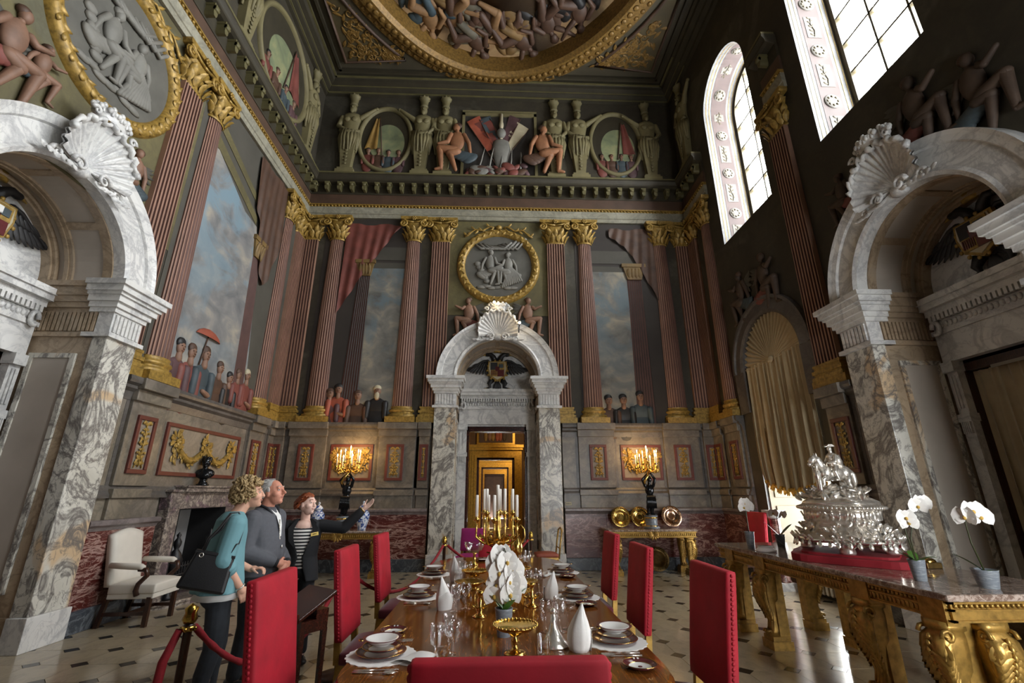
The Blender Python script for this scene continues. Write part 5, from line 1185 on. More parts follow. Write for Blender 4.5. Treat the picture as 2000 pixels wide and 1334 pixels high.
def console(label, xc, yc, hx_, hy_, H, rz=0):
    t = thing('console_table', label, 'table', (xc, yc, 0), rz, 'gilt console tables by the end wall')
    MB().box(-hx_, hx_, -hy_, hy_, H-.04, H).build('marble_top', M['console_top'], t, bevel=.012)
    a = MB(); a.box(-hx_+.04, hx_-.04, -hy_+.04, hy_-.02, H-.155, H-.04); ao = a.build('apron', M['gilt'], t)
    c = MB(); n = 44
    for i in range(n): x = -hx_+.07+(2*hx_-.14)*i/(n-1); c.ell((x, -hy_+.035, H-.10), (.014,.012,.028), 6, 4)
    for z in (H-.055, H-.148): c.box(-hx_+.02, hx_-.02, -hy_+.025, -hy_+.045, z-.008, z+.008)
    for q in range(14): aa = 2*pi*q/14; c.leaf((0,-hy_+.03,H-.10), (cos(aa),-.1,sin(aa)*.6), .05, .12, .02)
    c.build('carved_moulding', M['gilt'], ao)
    for sx in (-1, 1):
        for sy in (-1, 1):
            q = MB(); scroll_leg(q, 0, 0, H-.15, 1.05, fy=-1); q.build('leg', M['gilt'], t, loc=(sx*(hx_-.16), sy*(hy_-.14), 0))
    return t
console('carved gilt console table bearing two blue and white jars', -3.12, 10.44, .94, .36, .87)
console('carved gilt console table bearing three brass dishes', 3.30, 10.44, .93, .36, .87)
sx0, sx1, sy0, sy1, SH = 3.0, 4.14, 3.30, 6.68, .95
stt = thing('side_table', 'long carved gilt side table with marble top bearing the silver centrepiece', 'table', (0, 0, 0))
MB().box(sx0, sx1, sy0, sy1, SH-.045, SH).build('marble_top', M['console_top'], stt, bevel=.014)
a = MB(); a.box(sx0+.05, sx1-.05, sy0+.05, sy1-.05, SH-.17, SH-.045); ao = a.build('apron', M['gilt'], stt)
c = MB()
for i in range(84): y = sy0+.08+(sy1-sy0-.16)*i/83; c.ell((sx0+.045, y, SH-.075), (.014,.016,.016), 6, 4); c.leaf((sx0+.045, y, SH-.15), (0,.3,1), .03, .05, .01, up=(-1,0,0))
for i in range(28): x = sx0+.08+(sx1-sx0-.16)*i/27; c.ell((x, sy0+.045, SH-.075), (.016,.014,.016), 6, 4)
for z in (SH-.055, SH-.10, SH-.165): c.box(sx0+.03, sx0+.06, sy0+.03, sy1-.03, z-.006, z+.006); c.box(sx0+.03, sx1-.03, sy0+.03, sy0+.06, z-.006, z+.006)
c.build('carved_moulding', M['gilt'], ao)
for y in (3.47, 4.14, 5.64, 6.34):
    b = MB(); b.box(sx0+.02, sx0+.17, y-.10, y+.10, SH-.20, SH-.045)
    scroll_leg(b, sx0+.10, y, SH-.18, 1.1, fx=-1, fy=0); b.box(sx0+.10, sx0+.21, y-.07, y+.07, .10, SH-.17); b.build('leg', M['gilt'], stt)
    b = MB(); scroll_leg(b, sx1-.14, y, SH-.17, 1.0, fx=1, fy=0); b.box(sx1-.25, sx1-.14, y-.07, y+.07, .10, SH-.17); b.build('leg', M['gilt'], stt)
# the extra knee facing the near end, as on the corner of the table
b = MB(); scroll_leg(b, sx0+.30, sy0+.12, SH-.17, 1.1, fx=0, fy=-1); b.build('leg', M['gilt'], stt)

# ================================================================ red chairs
def make_chair(label, group, loc, rz, w_=.50, mat='red_velvet', h=1.18, frame='gilt'):
    t = thing('dining_chair', label, 'chair', loc, rz, group); hw = w_/2
    b = MB(); n = 10; vs = []; fs = []
    for i in range(n+1):
        u = i/n*2-1
        for j in range(n+1):
            v = j/n; z = .56+(h-.56)*v; k = (1-u**8)*(1-(2*v-1)**8); y0 = -.235-.075*v; vs += [(u*hw, y0+.03+.016*k, z), (u*hw, y0-.03-.010*k, z)]
    for i in range(n):
        for j in range(n): a = 2*(i*(n+1)+j); r_ = 2*(n+1); fs += [(a, a+2, a+r_+2, a+r_), (a+1, a+r_+1, a+r_+3, a+3)]
    for i in range(n): a = 2*(i*(n+1)); r_ = 2*(n+1); tt = a+2*n; fs += [(a, a+r_, a+r_+1, a+1), (tt, tt+1, tt+r_+1, tt+r_)]
    for j in range(n): a = 2*j; c = 2*(n*(n+1)+j); fs += [(a, a+1, a+3, a+2), (c, c+2, c+3, c+1)]
    bo = b.add(vs, fs, 0, True).build('backrest', M[mat], t, bevel=.012)
    sd = MB()                                                            # braid with nail heads round the edge
    for sg in (-1, 1):
        for j in range(26): v = j/25; sd.ell((sg*(hw+.001), -.235-.075*v, .58+(h-.60)*v), (.006,.010,.010), 6, 4)
    stuff(sd.build('nail_trim', M[mat], bo))
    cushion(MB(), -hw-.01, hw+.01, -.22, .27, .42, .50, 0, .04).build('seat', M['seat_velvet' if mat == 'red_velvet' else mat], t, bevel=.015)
    MB().box(-hw+.01, hw-.01, -.21, .25, .36, .425).build('seat_frame', M[frame], t, bevel=.008)
    for sg in (-1, 1):
        MB().frus(.42,.022,.024,.62,.020,.022,(sg*(hw-.03),-.235),(sg*(hw-.03),-.25)).build('back_post', M[frame], t)
        f = MB(); f.lathe([(.028,0),(.032,.03),(.020,.06),(.026,.25),(.034,.34),(.036,.40)], 10, (sg*(hw-.035), .22, 0)); f.build('leg', M[frame], t)
        f = MB(); f.frus(0,.022,.022,.42,.024,.026,(sg*(hw-.035),-.25),(sg*(hw-.035),-.215)); f.build('leg', M[frame], t)
    s_ = MB(); s_.box(-hw+.04, hw-.04, -.01, .02, .14, .17)
    for sg in (-1, 1): s_.box(sg*(hw-.035)-.012, sg*(hw-.035)+.012, -.22, .22, .14, .17)
    s_.build('stretcher', M[frame], t); return t
LX, RX = -.93, 1.02
gl_ = 'red high-backed chairs along the dining table'
lab = {0: 'red velvet high-backed chair beside the mahogany reading stand', 1: 'red velvet high-backed chair on the visitors\' side, middle of its row', 2: 'red velvet high-backed chair on the visitors\' side, nearest the marble doorway'}
for k, y in enumerate((2.86, 4.16, 5.46)): make_chair(lab[k], gl_, (LX+(.04,.05,.03)[k], y, 0), -pi/2)
lab = {0: 'red velvet high-backed chair opposite the mahogany reading stand, furthest from the end wall', 1: 'red velvet high-backed chair between dining table and gilt side table, middle of its row', 2: 'red velvet high-backed chair on the side table side, nearest the end wall'}
for k, y in enumerate((3.02, 4.22, 5.44)): make_chair(lab[k], gl_, (RX-(.01,.07,.02)[k], y, 0), pi/2)
make_chair('wide red velvet chair at the table end by the gilt dish', gl_, (.05, 1.74, 0), 0, .53)
make_chair('red velvet chair at the table end facing the doorway', gl_, (.08, 7.15, 0), pi, .56, h=1.0)
make_chair('magenta upholstered chair in front of the end doorway', 'chairs near the end wall', (-.42, 9.25, 0), radians(170), .46, 'magenta_velvet', .95)
make_chair('red upholstered chair standing against the window wall', 'chairs near the end wall', (4.55, 8.85, 0), radians(95), .50, 'red_velvet', 1.25, 'wood_dark')
gc = thing('side_chair', 'slim gilt framed side chair with orange seat beside the doorway pilaster', 'chair', (1.05, 9.75, 0), radians(92))
cushion(MB(), -.22,.22,-.20,.22,.43,.48, 0, .03).build('seat', M['orange_paint'], gc)
MB().box(-.22,.22,-.20,.22,.38,.43).build('seat_frame', M['gilt'], gc, bevel=.008)
b = MB()
for sg in (-1, 1): b.tube([(sg*.20,-.21,.40),(sg*.20,-.24,.65),(sg*.19,-.28,.90)], .016, 8)
b.tube([(-.19,-.28,.90),(0,-.285,.94),(.19,-.28,.90)], .018, 8); b.tube([(-.20,-.235,.58),(.20,-.235,.58)], .012, 8); b.build('back_frame', M['gilt'], gc)
for sg in (-1, 1):
    MB().lathe([(.016,0),(.018,.2),(.024,.38)], 8, (sg*.19,.19,0)).build('leg', M['gilt'], gc); MB().lathe([(.016,0),(.018,.2),(.022,.38)], 8, (sg*.19,-.19,0)).build('leg', M['gilt'], gc)

# ================================================================ dining table
dt = thing('dining_table', 'long polished mahogany dining table laid for a banquet', 'table', (CX-.01, 0, 0))
M['table_top'] = marble('table_top', hx('7d4a1e'), hx('a0642a'), hx('643813'), 1.5, 3, .06, .10, stretch=(6,.5,6))
def rounded(hw, y0, y1, r, n=10):
    P = []
    for cx_, cy_, a0 in ((hw-r, y0+r, -pi/2), (hw-r, y1-r*1.6, 0), (-hw+r, y1-r*1.6, pi/2), (-hw+r, y0+r, pi)):
        for i in range(n+1):
            a = a0+pi/2*i/n; ry = r*1.6 if cy_ > 4 else r; P.append((cx_+r*cos(a), cy_+ry*sin(a)))
    return P
P0 = rounded(.835, 2.30, 6.95, .42); TH = .76
tt = MB(); rs = []
for off, z in ((-.10,.70),(-.03,.70),(0,.712),(.002,.73),(-.008,.745),(-.012,.752),(-.016,.76)):
    c = Vector((0, 4.62)); rs.append([(x*(1+off/.83), 4.62+(y-4.62)*(1+off/2.3), z) for x, y in P0])
tt.rings(rs, True, True, 0, False); tt.build('table_top', M['table_top'], dt)
MB().slab([(x*.90, 4.62+(y-4.62)*.96) for x, y in P0], .61, .705).build('apron', M['table_top'], dt)
for sx in (-1, 1):
    for y in (2.75, 4.6, 6.3): MB().lathe([(.03,0),(.045,.04),(.03,.08),(.035,.14),(.05,.38),(.06,.52),(.05,.56),(.07,.58),(.07,.62)], 14, (sx*.60, y, 0)).build('leg', M['mahogany'], dt)

# ================================================================ reading stand, barrier posts and ropes
ls = thing('reading_stand', 'mahogany reading stand with sloping top behind the red chairs', 'stand', (-1.36, 3.80, 0), radians(-38)); ls.scale = (.86,.86,.95)
b = MB(); b.add([(-.21,-.15,.80),(.21,-.15,.80),(.21,.17,.95),(-.21,.17,.95),(-.21,-.15,.83),(.21,-.15,.83),(.21,.17,.98),(-.21,.17,.98)], [(0,3,2,1),(4,5,6,7),(0,1,5,4),(1,2,6,5),(2,3,7,6),(3,0,4,7)]); b.build('sloping_top', M['mahogany'], ls, bevel=.006)
b = MB(); b.prism([(-.18,.72),(.18,.72),(.18,.80),(-.18,.80)], -.11, .13); b.prism([(-.18,.80),(.18,.80),(.18,.86),(-.18,.86)], .02, .13); b.build('case', M['mahogany'], ls); MB().box(-.20,.20,-.165,-.145,.80,.86).build('book_ledge', M['mahogany'], ls)
for sx in (-1, 1):
    for sy in (-.09, .11): MB().frus(0,.014,.014,.73,.020,.020,(sx*.165, sy)).build('leg', M['mahogany'], ls)
def post(label, x, y):
    t = thing('barrier_post', label, 'post', (x, y, 0), 0, 'rope barrier posts')
    MB().lathe([(.15,0),(.16,.015),(.15,.03),(.05,.045),(.03,.06)], 20).build('foot', M['wood_dark'], t)
    MB().lathe([(.022,.05),(.022,.86),(.03,.88),(.022,.90)], 12).build('shaft', M['wood_dark'], t)
    MB().lathe([(.03,.90),(.04,.92),(.03,.95),(.036,.975),(.0,1.0)], 12).build('finial', M['brass'], t)
    b = MB(); b.lathe([(.034,.86),(.034,.885)], 12)
    for a in range(4): b.tube([(.034*cos(a*pi/2+t_), .034*sin(a*pi/2+t_), .87) for t_ in (0,.3)], .012, 6)
    b.build('ring', M['brass'], t); return t
PP = [(-1.72, 3.06), (-1.42, 5.02), (-.70, 7.32), (.62, 8.10)]
pl_ = ['barrier post with a tail of red rope hanging down, beside the woman in teal', 'barrier post behind the middle red chair on the visitors\' side', 'barrier post in front of the doorway\'s veined pilaster, red rope on both sides', 'barrier post behind the gilt ewer on the doorway side']
for (x, y), l in zip(PP, pl_): post(l, x, y)
def rope(label, a, b_, sag, z0=.87, z1=.87):
    pts = []; rr = []
    d = Vector((b_[0]-a[0], b_[1]-a[1], 0)); L = d.length; d.normalize(); a2 = Vector((*a, z0))+d*.05; b2 = Vector((*b_, z1))-d*.05
    for i in range(33): t = i/32; p = a2.lerp(b2, t); p.z -= sag*4*t*(1-t); pts.append(tuple(p)); rr.append(.018+.0025*sin(i*2.6))
    m = MB().tube(pts, rr, 8); o = m.build('barrier_rope', M['rope']); tag(o, label, 'rope', 'red barrier ropes'); return o
rope('red barrier rope dipping behind the chair by the reading stand', PP[0], PP[1], .42); rope('red barrier rope sagging past the chair nearest the doorway', PP[1], PP[2], .36); rope('red barrier rope crossing in front of the doorway', PP[2], PP[3], .30)
tl = MB(); tl.tube([(-1.755,3.04,.87),(-1.80,3.02,.72),(-1.81,3.0,.4),(-1.815,2.99,.12)], [.02,.024,.024,.026], 10); tag(tl.build('rope_tail', M['rope']), 'thick red rope hanging straight down from the barrier post', 'rope')
# ================================================================ window-side furnishings
pd = thing('pedestal', 'red marble pedestal with pale cap beside the curtained window', 'pedestal', (5.05, 8.66, 0))
MB().box(-.14,.14,-.14,.14,0,.12).build('plinth', M['white_marble'], pd); MB().lathe([(.10,.12),(.11,.14),(.095,.17),(.085,1.12),(.095,1.15)], 20).build('shaft', M['red_marble'], pd); b = MB(); b.lathe([(.10,1.15),(.13,1.19),(.14,1.24)], 20); b.box(-.14,.14,-.14,.14,1.24,1.29); b.build('cap', M['white_marble'], pd)
ra = thing('radiator', 'cream column radiator under the curtained window', 'radiator', (XR-.13, 7.62, 0), pi/2)
for i in range(16):
    x = -.75+.1*i; b = MB(); b.caps((x,-.05,.12),(x,-.05,.40), .032, .032, 8); b.caps((x,.05,.12),(x,.05,.40), .032, .032, 8); b.box(x-.03,x+.03,-.05,.05,.36,.42); b.box(x-.03,x+.03,-.05,.05,.10,.15); b.build('section', M['radiator'], ra)
b = MB()
for x in (-.75,.75): b.box(x-.03,x+.03,-.06,.06,0,.12)
b.build('feet', M['radiator'], ra)
so = thing('wall_socket', 'small cream socket plate with three outlets on the end wall by the doorway', 'socket', (1.70, YB-.055, 1.36)); MB().box(-.07,.07,-.015,0,-.035,.035).build('plate', M['cream_paint'], so, bevel=.004)
for i in range(3): MB().box(-.045+.035*i,-.028+.035*i,-.02,-.012,-.012,.012).build('outlet', M['black_paint'], so)
# ================================================================ things on the consoles
def jar(label, x, y, z, s=1., mat='blue_white'):
    t = thing('porcelain_jar', label, 'jar', (x, y, z), 0, 'blue and white jars')
    MB().lathe([(.085,0),(.09,.01),(.088,.03),(.125,.16),(.15,.27),(.145,.33),(.105,.385),(.085,.40),(.085,.43),(.09,.435)], 28, caps=True).build('body', M[mat], t)
    l = MB().lathe([(.10,.43),(.105,.44),(.10,.455),(.085,.485),(.04,.52),(.022,.535),(.02,.55),(.032,.565),(.02,.59),(.0,.60)], 24).build('lid', M[mat], t)
    t.scale = (s,)*3; return t
jar('blue and white lidded jar with figure scenes nearest the veined doorway pilaster', -2.73, 10.45, .871, .95)
jar('blue and white lidded jar with small all-over pattern behind the guide', -3.66, 10.45, .871, .92)
def flame_candle(mb_c, mb_f, x, y, z, h=.20, r=.011):
    mb_c.lathe([(r,0),(r*.95,h*.5),(r*.9,h),(.002,h+.004)], 8, (x, y, z)); mb_f.lathe([(.004,0),(.010,.012),(.008,.03),(.001,.052)], 8, (x, y, z+h+.004))
def figure_candelabrum(label, x, y, z):
    t = thing('candelabrum', label, 'candelabrum', (x, y, z), 0, 'figure candelabra with lit candles')
    d = MB(); d.lathe([(.16,0),(.17,.02),(.15,.04),(.125,.06),(.12,.22),(.135,.24),(.14,.26)], 24); d.build('drum_base', M['pot'], t)
    g = MB(); g.lathe([(.138,.045),(.14,.055),(.13,.065)], 24, caps=False); g.lathe([(.125,.20),(.14,.215),(.13,.23)], 24, caps=False); g.build('gilt_mount', M['gold'], t)
    b = MB()                                                              # bronze figure, striding, arms raised
    b.caps((.03,0,.30),(.06,-.02,.52), .035, .055, 10); b.caps((-.04,.02,.30),(-.02,0,.54), .03, .055, 10); b.ell((.08,-.03,.285), (.05,.04,.025), 8, 6); b.ell((-.06,.0,.285), (.05,.04,.025), 8, 6)
    b.ell((.02,0,.62), (.085,.07,.11), 12, 8); b.ell((.02,0,.78), (.10,.075,.13), 12, 8); b.caps((.02,0,.88),(.03,-.01,.95), .04, .035, 8); b.ell((.03,-.015,1.0), (.05,.055,.065), 12, 8); b.ell((.03,.01,1.03), (.055,.055,.05), 10, 6)
    b.caps((.11,0,.86),(.15,-.03,1.0), .035, .03, 8); b.caps((.15,-.03,1.0),(.06,-.03,1.12), .03, .022, 8); b.caps((-.07,0,.86),(-.12,-.02,.99), .035, .03, 8); b.caps((-.12,-.02,.99),(0,-.02,1.12), .03, .022, 8)
    for i in range(10): b.tube([(-.06+.018*i,-.06,.66),(-.07+.02*i,-.07,.52),(-.09+.024*i,-.05,.40)], [.016,.018,.01], 6)
    b.build('bronze_figure', M['black_bronze'], t)
    g = MB(); g.tube([(-.05,.02,.86),(-.09,-.06,.95),(-.02,-.06,1.06),(.03,-.03,1.14),(.02,-.02,1.22)], [.022,.026,.026,.03,.035], 10); g.lathe([(.03,1.18),(.05,1.22),(.03,1.26),(.045,1.30),(.02,1.36),(.025,1.44),(.035,1.46)], 14, (.02,-.01,0))
    c = MB(); f = MB(); spots = [(.02,-.01,1.46)]
    for k in range(9):
        a = 2*pi*k/9+.3; R = .27 if k % 2 else .21; zz = 1.26 if k % 2 else 1.36; ca, sa = cos(a), sin(a)
        g.tube([(.02,-.01,1.24),(.02+.10*ca,-.01+.10*sa,1.16),(.02+R*.8*ca,-.01+R*.8*sa,1.13),(.02+R*ca,-.01+R*sa,1.18),(.02+R*ca,-.01+R*sa,zz-.02)], .011, 6)
        g.leaf((.02+.1*ca,-.01+.1*sa,1.17), (ca,sa,.6), .05, .10, .015, up=(0,0,1)); g.lathe([(.012,-.04),(.028,-.02),(.034,-.01),(.016,0),(.018,.02)], 10, (.02+R*ca,-.01+R*sa,zz)); spots.append((.02+R*ca, -.01+R*sa, zz+.01))
        for q in range(3): g.ell((.02+(.12+.05*q)*ca,-.01+(.12+.05*q)*sa,1.15+.02*q), .017, 6, 4)
    g.build('gilt_branches', M['gold'], t)
    for p in spots:
        c = MB(); f = MB(); flame_candle(c, f, *p); co = c.build('candle', M['candle'], t); f.build('flame', M['flame'], co)
    L = bpy.data.lights.new('candle_light', 'POINT'); L.energy = 8; L.color = (1.,.60,.24); L.shadow_soft_size = .22
    lo = bpy.data.objects.new('candle_light', L); COL.objects.link(lo); lo.location = (x, y-.02, z+1.62)
figure_candelabrum('bronze figure candelabrum with lit candles on the console of blue jars', -3.14, 10.46, .871)
figure_candelabrum('bronze figure candelabrum with lit candles on the console of brass dishes', 3.37, 10.38, .871)
def dish(label, x, z, R, rough_mat, y=10.66, tilt=14, nm='brass_dish', group='brass dishes'):
    t = thing(nm, label, 'dish', (x, y, z), 0, group); prof = [(.001,.012),(R*.30,.010),(R*.55,.014),(R*.62,.032),(R*.70,.036),(R*.96,.044),(R,.040),(R*.98,.030),(R*.6,.0),(.001,0)]
    b = MB(); b.T = Matrix.Rotation(radians(-tilt), 4, 'X') @ Matrix.Translation((0,0,R)) @ Matrix.Rotation(radians(90), 4, 'X'); b.lathe(prof, 36, caps=False); b.build('dish', M[rough_mat], t)
    k = MB(); k.T = b.T
    for i in range(26): a = 2*pi*i/26; k.ell((R*.82*cos(a), R*.82*sin(a), .042), (R*.07,R*.07,.008), 6, 4)
    k.lathe([(R*.28,.012),(R*.30,.018),(R*.32,.012)], 24, caps=False); k.build('embossing', M[rough_mat], t); return t
dish('round golden brass dish standing nearest the doorway', 2.80, .872, .215, 'gold')
dish('golden brass dish half hidden behind the bronze figure candelabrum', 3.245, .872, .215, 'gold', 10.71)
M['copper'] = gilt('copper', hx('d7b394'), .16, 1., .7)
dish('round copper-toned dish standing on the window wall side', 3.93, .872, .225, 'copper')
M['old_bronze'] = gilt('old_bronze', hx('6a542c'), .4, .8, .5)
dish('large dull bronze dish leaning on the floor under the console table', 3.52, .0, .25, 'old_bronze', 10.62, 16, 'bronze_dish', None)

# ================================================================ orchids
def flower(mb, c, fwd, s):
    f = Vector(fwd).normalized(); up = Vector((0,0,1)); r = f.cross(up).normalized(); u = r.cross(f)
    for a, L, W in ((90,.042,.036),(200,.040,.034),(340,.040,.034),(10,.050,.060),(170,.050,.060)):
        d = r*cos(radians(a))+u*sin(radians(a)); mb.leaf(Vector(c), d+f*.15, W*s*1.6, L*s*1.15, .004, 0, up=tuple(f), curl=.1)
    mb.ell(Vector(c)+f*.008*s-u*.006*s, (.009*s,.009*s,.011*s), 8, 6, 1)
def orchid(label, x, y, z, ph, stems, leaves, s=1., pot='pot', pr=.055, leafmat='leaf'):
    t = thing('potted_orchid', label, 'orchid', (x, y, z), 0, 'white orchids in grey pots')
    MB().lathe([(pr*.72,0),(pr*.76,.005),(pr*1.0,ph*.93),(pr*1.05,ph),(pr*.95,ph),(pr*.92,ph*.9),(.001,ph*.88)], 22, caps=False).build('pot', M[pot], t)
    for (a, L, W, lift) in leaves:
        d = (cos(radians(a)), sin(radians(a)), lift); b = MB(); n = 9; vs = []; fs = []; sd = Vector((-sin(radians(a)), cos(radians(a)), 0)); D = Vector((cos(radians(a)), sin(radians(a)), 0))
        for i in range(n):
            q = i/(n-1); w_ = W*.5*max(.06, sin(pi*min(1, .12+q*.9))**.6); p = D*(L*q*(1-.25*lift*q))+Vector((0,0,ph*.85+L*lift*q-L*.35*q*q)); vs += [tuple(p-sd*w_+Vector((0,0,.18*w_))), tuple(p-Vector((0,0,.0))), tuple(p+sd*w_+Vector((0,0,.18*w_)))]
        for i in range(n-1): k = 3*i; fs += [(k,k+1,k+4,k+3),(k+1,k+2,k+5,k+4)]
        b.add(vs, fs, 0, True).build('leaf', M[leafmat], t)
    for pts, fl in stems:
        so = MB().tube(pts, .0035*s+.001, 6).build('stem', M['stem'], t)
        for c, f in fl: b = MB(); flower(b, c, f, s); b.build('flower', [M['petal'], M['petal_heart']], t)
    return t
cam_dir = (0,-1,.1)
fl = [((-.05,-.02,.46),(-.2,-1,.1)),((.02,-.04,.47),(.1,-1,.2)),((-.03,-.04,.41),(0,-1,0)),((.06,-.03,.42),(.3,-1,.1)),((.035,-.05,.36),(0,-1,.1)),((-.045,-.03,.34),(-.3,-1,0)),((.075,-.04,.34),(.3,-1,0)),((-.02,-.02,.51),(0,-1,.3)),((.04,-.05,.29),(.1,-1,-.1)),((-.06,-.03,.28),(-.2,-1,-.2))]
fl = [((x_, y_, z_-.05), d_) for (x_, y_, z_), d_ in fl]
orchid('white orchid spray in a grey pot in the middle of the dining table', .075, 3.26, .76, .155, [([(0,0,.13),(-.012,-.01,.28),(-.03,-.02,.40),(0,-.03,.50),(.04,-.04,.40)], fl)], [(-15,.20,.075,1.05),(200,.14,.06,1.1),(-60,.16,.06,.9),(120,.15,.06,.9)], 1.25)
orchid('small white orchid in a grey pot at the end wall end of side table', 3.14, 5.98, SH, .19, [([(0,0,.17),(.0,0,.35),(-.01,-.02,.50)], [((-.015,-.03,.52),(-.5,-1,0)),((.02,-.03,.48),(-.3,-1,.1)),((-.03,-.03,.47),(-.6,-1,0))])], [(180,.14,.05,.5),(20,.13,.05,.5)], 1.25, leafmat='leaf_dark')
orchid('orchid with drooping faded flowers in a dark pot against the bright shutter', 3.56, 6.05, SH, .15, [([(0,0,.13),(-.0,0,.35),(.02,0,.46)], [((-.05,-.02,.40),(-.4,-1,-.5)),((.06,-.02,.38),(.2,-1,-.5))])], [(150,.22,.08,1.1),(-10,.22,.08,1.0)], 1.1, 'slate', leafmat='leaf_dark')
orchid('tall white orchid in a grey pot beside the red plinth', 3.30, 3.82, SH, .15, [([(0,0,.13),(.02,.02,.30),(.10,.02,.50),(.13,0,.56)], [((.14,-.03,.565),(-.3,-1,.1)),((.10,-.03,.54),(-.5,-1,0))]), ([(0,0,.13),(-.01,.02,.34),(-.02,0,.46)], [((-.02,-.03,.455),(-.6,-1,0)),((.0,-.02,.42),(-.5,-1,-.2))])], [(170,.16,.06,.8),(-30,.16,.06,.6),(60,.16,.06,.8),(230,.14,.06,.5)], 1.2)
orchid('white orchid with two large blooms in a wide grey pot at the near table corner', 3.53, 3.52, SH, .12, [([(0,0,.10),(-.04,.0,.30),(-.05,-.01,.46),(.0,-.03,.50)], [((.0,-.04,.515),(-.4,-1,.1)),((.035,-.05,.475),(-.4,-1,.1)),((-.05,-.02,.475),(-1,-.4,0))])], [(150,.20,.08,.9),(-20,.10,.05,.3)], 1.35, pr=.075)

# ================================================================ silver centrepiece
pcx, pcy = 3.60, 4.95
pl = []
for i in range(64):
    a = 2*pi*i/64; r_ = 1+.10*cos(4*a)+.03*cos(8*a); pl.append((pcx+.50*r_*cos(a), pcy+.60*r_*sin(a)))
t = thing('red_plinth', 'lobed red cloth plinth under the silver centrepiece', 'plinth'); b = MB(); b.slab(pl, SH, SH+.065); b.build('lower_tier', M['red_cloth'], t, bevel=.006)
b = MB(); b.slab([(pcx+(x-pcx)*.82, pcy+(y-pcy)*.82) for x, y in pl], SH+.065, SH+.085); b.build('upper_tier', M['red_cloth'], t)
Z0 = SH+.085
sc = thing('silver_centrepiece', 'ornate silver centrepiece with mounted horseman on top', 'centrepiece', (pcx, pcy, Z0)); sc.scale = (.86,.86,.87)
def rock(a, z): return 1+.05*cos(4*a)+.025*cos(11*a+z*9)
EY_ = 1.15
for sx in (-1, 1):
    for sy in (-1, 1):
        f = MB(); f.lathe([(.075,0),(.08,.02),(.07,.06),(.085,.08),(.06,.11),(.05,.16)], 12, (sx*.26, sy*.34, 0))
        for q in range(8): a = 2*pi*q/8; f.leaf((sx*.26+.06*cos(a), sy*.34+.06*sin(a), .05), (cos(a), sin(a), .8), .05, .10, .015, up=(0,0,1))
        f.build('foot', M['silver'], sc)
b = MB(); b.lathe([(.20,.13),(.42,.10),(.50,.12),(.51,.135),(.46,.16),(.38,.20),(.33,.26),(.31,.30)], 48, sy=EY_, wob=rock); b.build('skirt', M['silver'], sc)
k = MB(); rnd = random.Random(8)
for q in range(70):
    a = 2*pi*q/70+rnd.uniform(-.03,.03); rr = .50*rock(a, 0); k.leaf((rr*cos(a), EY_*rr*sin(a), .13), (cos(a)*.3, sin(a)*.3, -1 if q % 2 else .4), .05, .08, .02, up=(cos(a), sin(a), .4))
for q in range(90): a = rnd.uniform(0, 2*pi); z = rnd.uniform(.15,.29); rr = .47-.9*(z-.14); k.leaf((rr*cos(a), EY_*rr*sin(a), z), (rnd.uniform(-1,1), rnd.uniform(-1,1), rnd.uniform(-.3,1)), .05, .09, .025, up=(cos(a), sin(a), .6))
k.build('skirt_ornament', M['silver'], sc)
MB().lathe([(.31,.29),(.33,.32),(.35,.36),(.355,.40),(.34,.44)], 48, sy=EY_).build('bowl', M['silver'], sc)
k = MB(); k.lathe([(.34,.43),(.40,.45),(.42,.475),(.40,.50),(.36,.515)], 56, sy=EY_, wob=lambda a, z: 1+.018*cos(26*a))
for q in range(64): a = 2*pi*q/64; k.ell((.415*cos(a), EY_*.415*sin(a), .475), (.028,.028,.022), 6, 4)
for q in range(40): a = 2*pi*q/40; k.leaf((.35*cos(a), EY_*.35*sin(a), .34), (rnd.uniform(-.5,.5), rnd.uniform(-.5,.5), 1), .05, .10, .02, up=(cos(a), sin(a), 0))
k.build('rim', M['silver'], sc)
k = MB(); k.lathe([(.37,.51),(.36,.54),(.30,.58),(.20,.62),(.16,.66),(.12,.69),(.001,.70)], 40, sy=EY_, wob=lambda a, z: 1+.05*sin(5*a+z*20)+.03*sin(9*a))
for q in range(60): a = rnd.uniform(0, 2*pi); t_ = rnd.random(); rr = .36-.24*t_; k.leaf((rr*cos(a), EY_*rr*sin(a), .54+.15*t_), (rnd.uniform(-1,1), rnd.uniform(-1,1), rnd.uniform(0,.8)), .06, .12, .03, up=(cos(a)*.4, sin(a)*.4, 1))
for q in range(10): a = .4+.5*q; k.caps((.26*cos(a), EY_*.26*sin(a), .60), (.18*cos(a+.5), EY_*.18*sin(a+.5), .65), .04, .03, 8)
k.build('lid', M['silver'], sc)
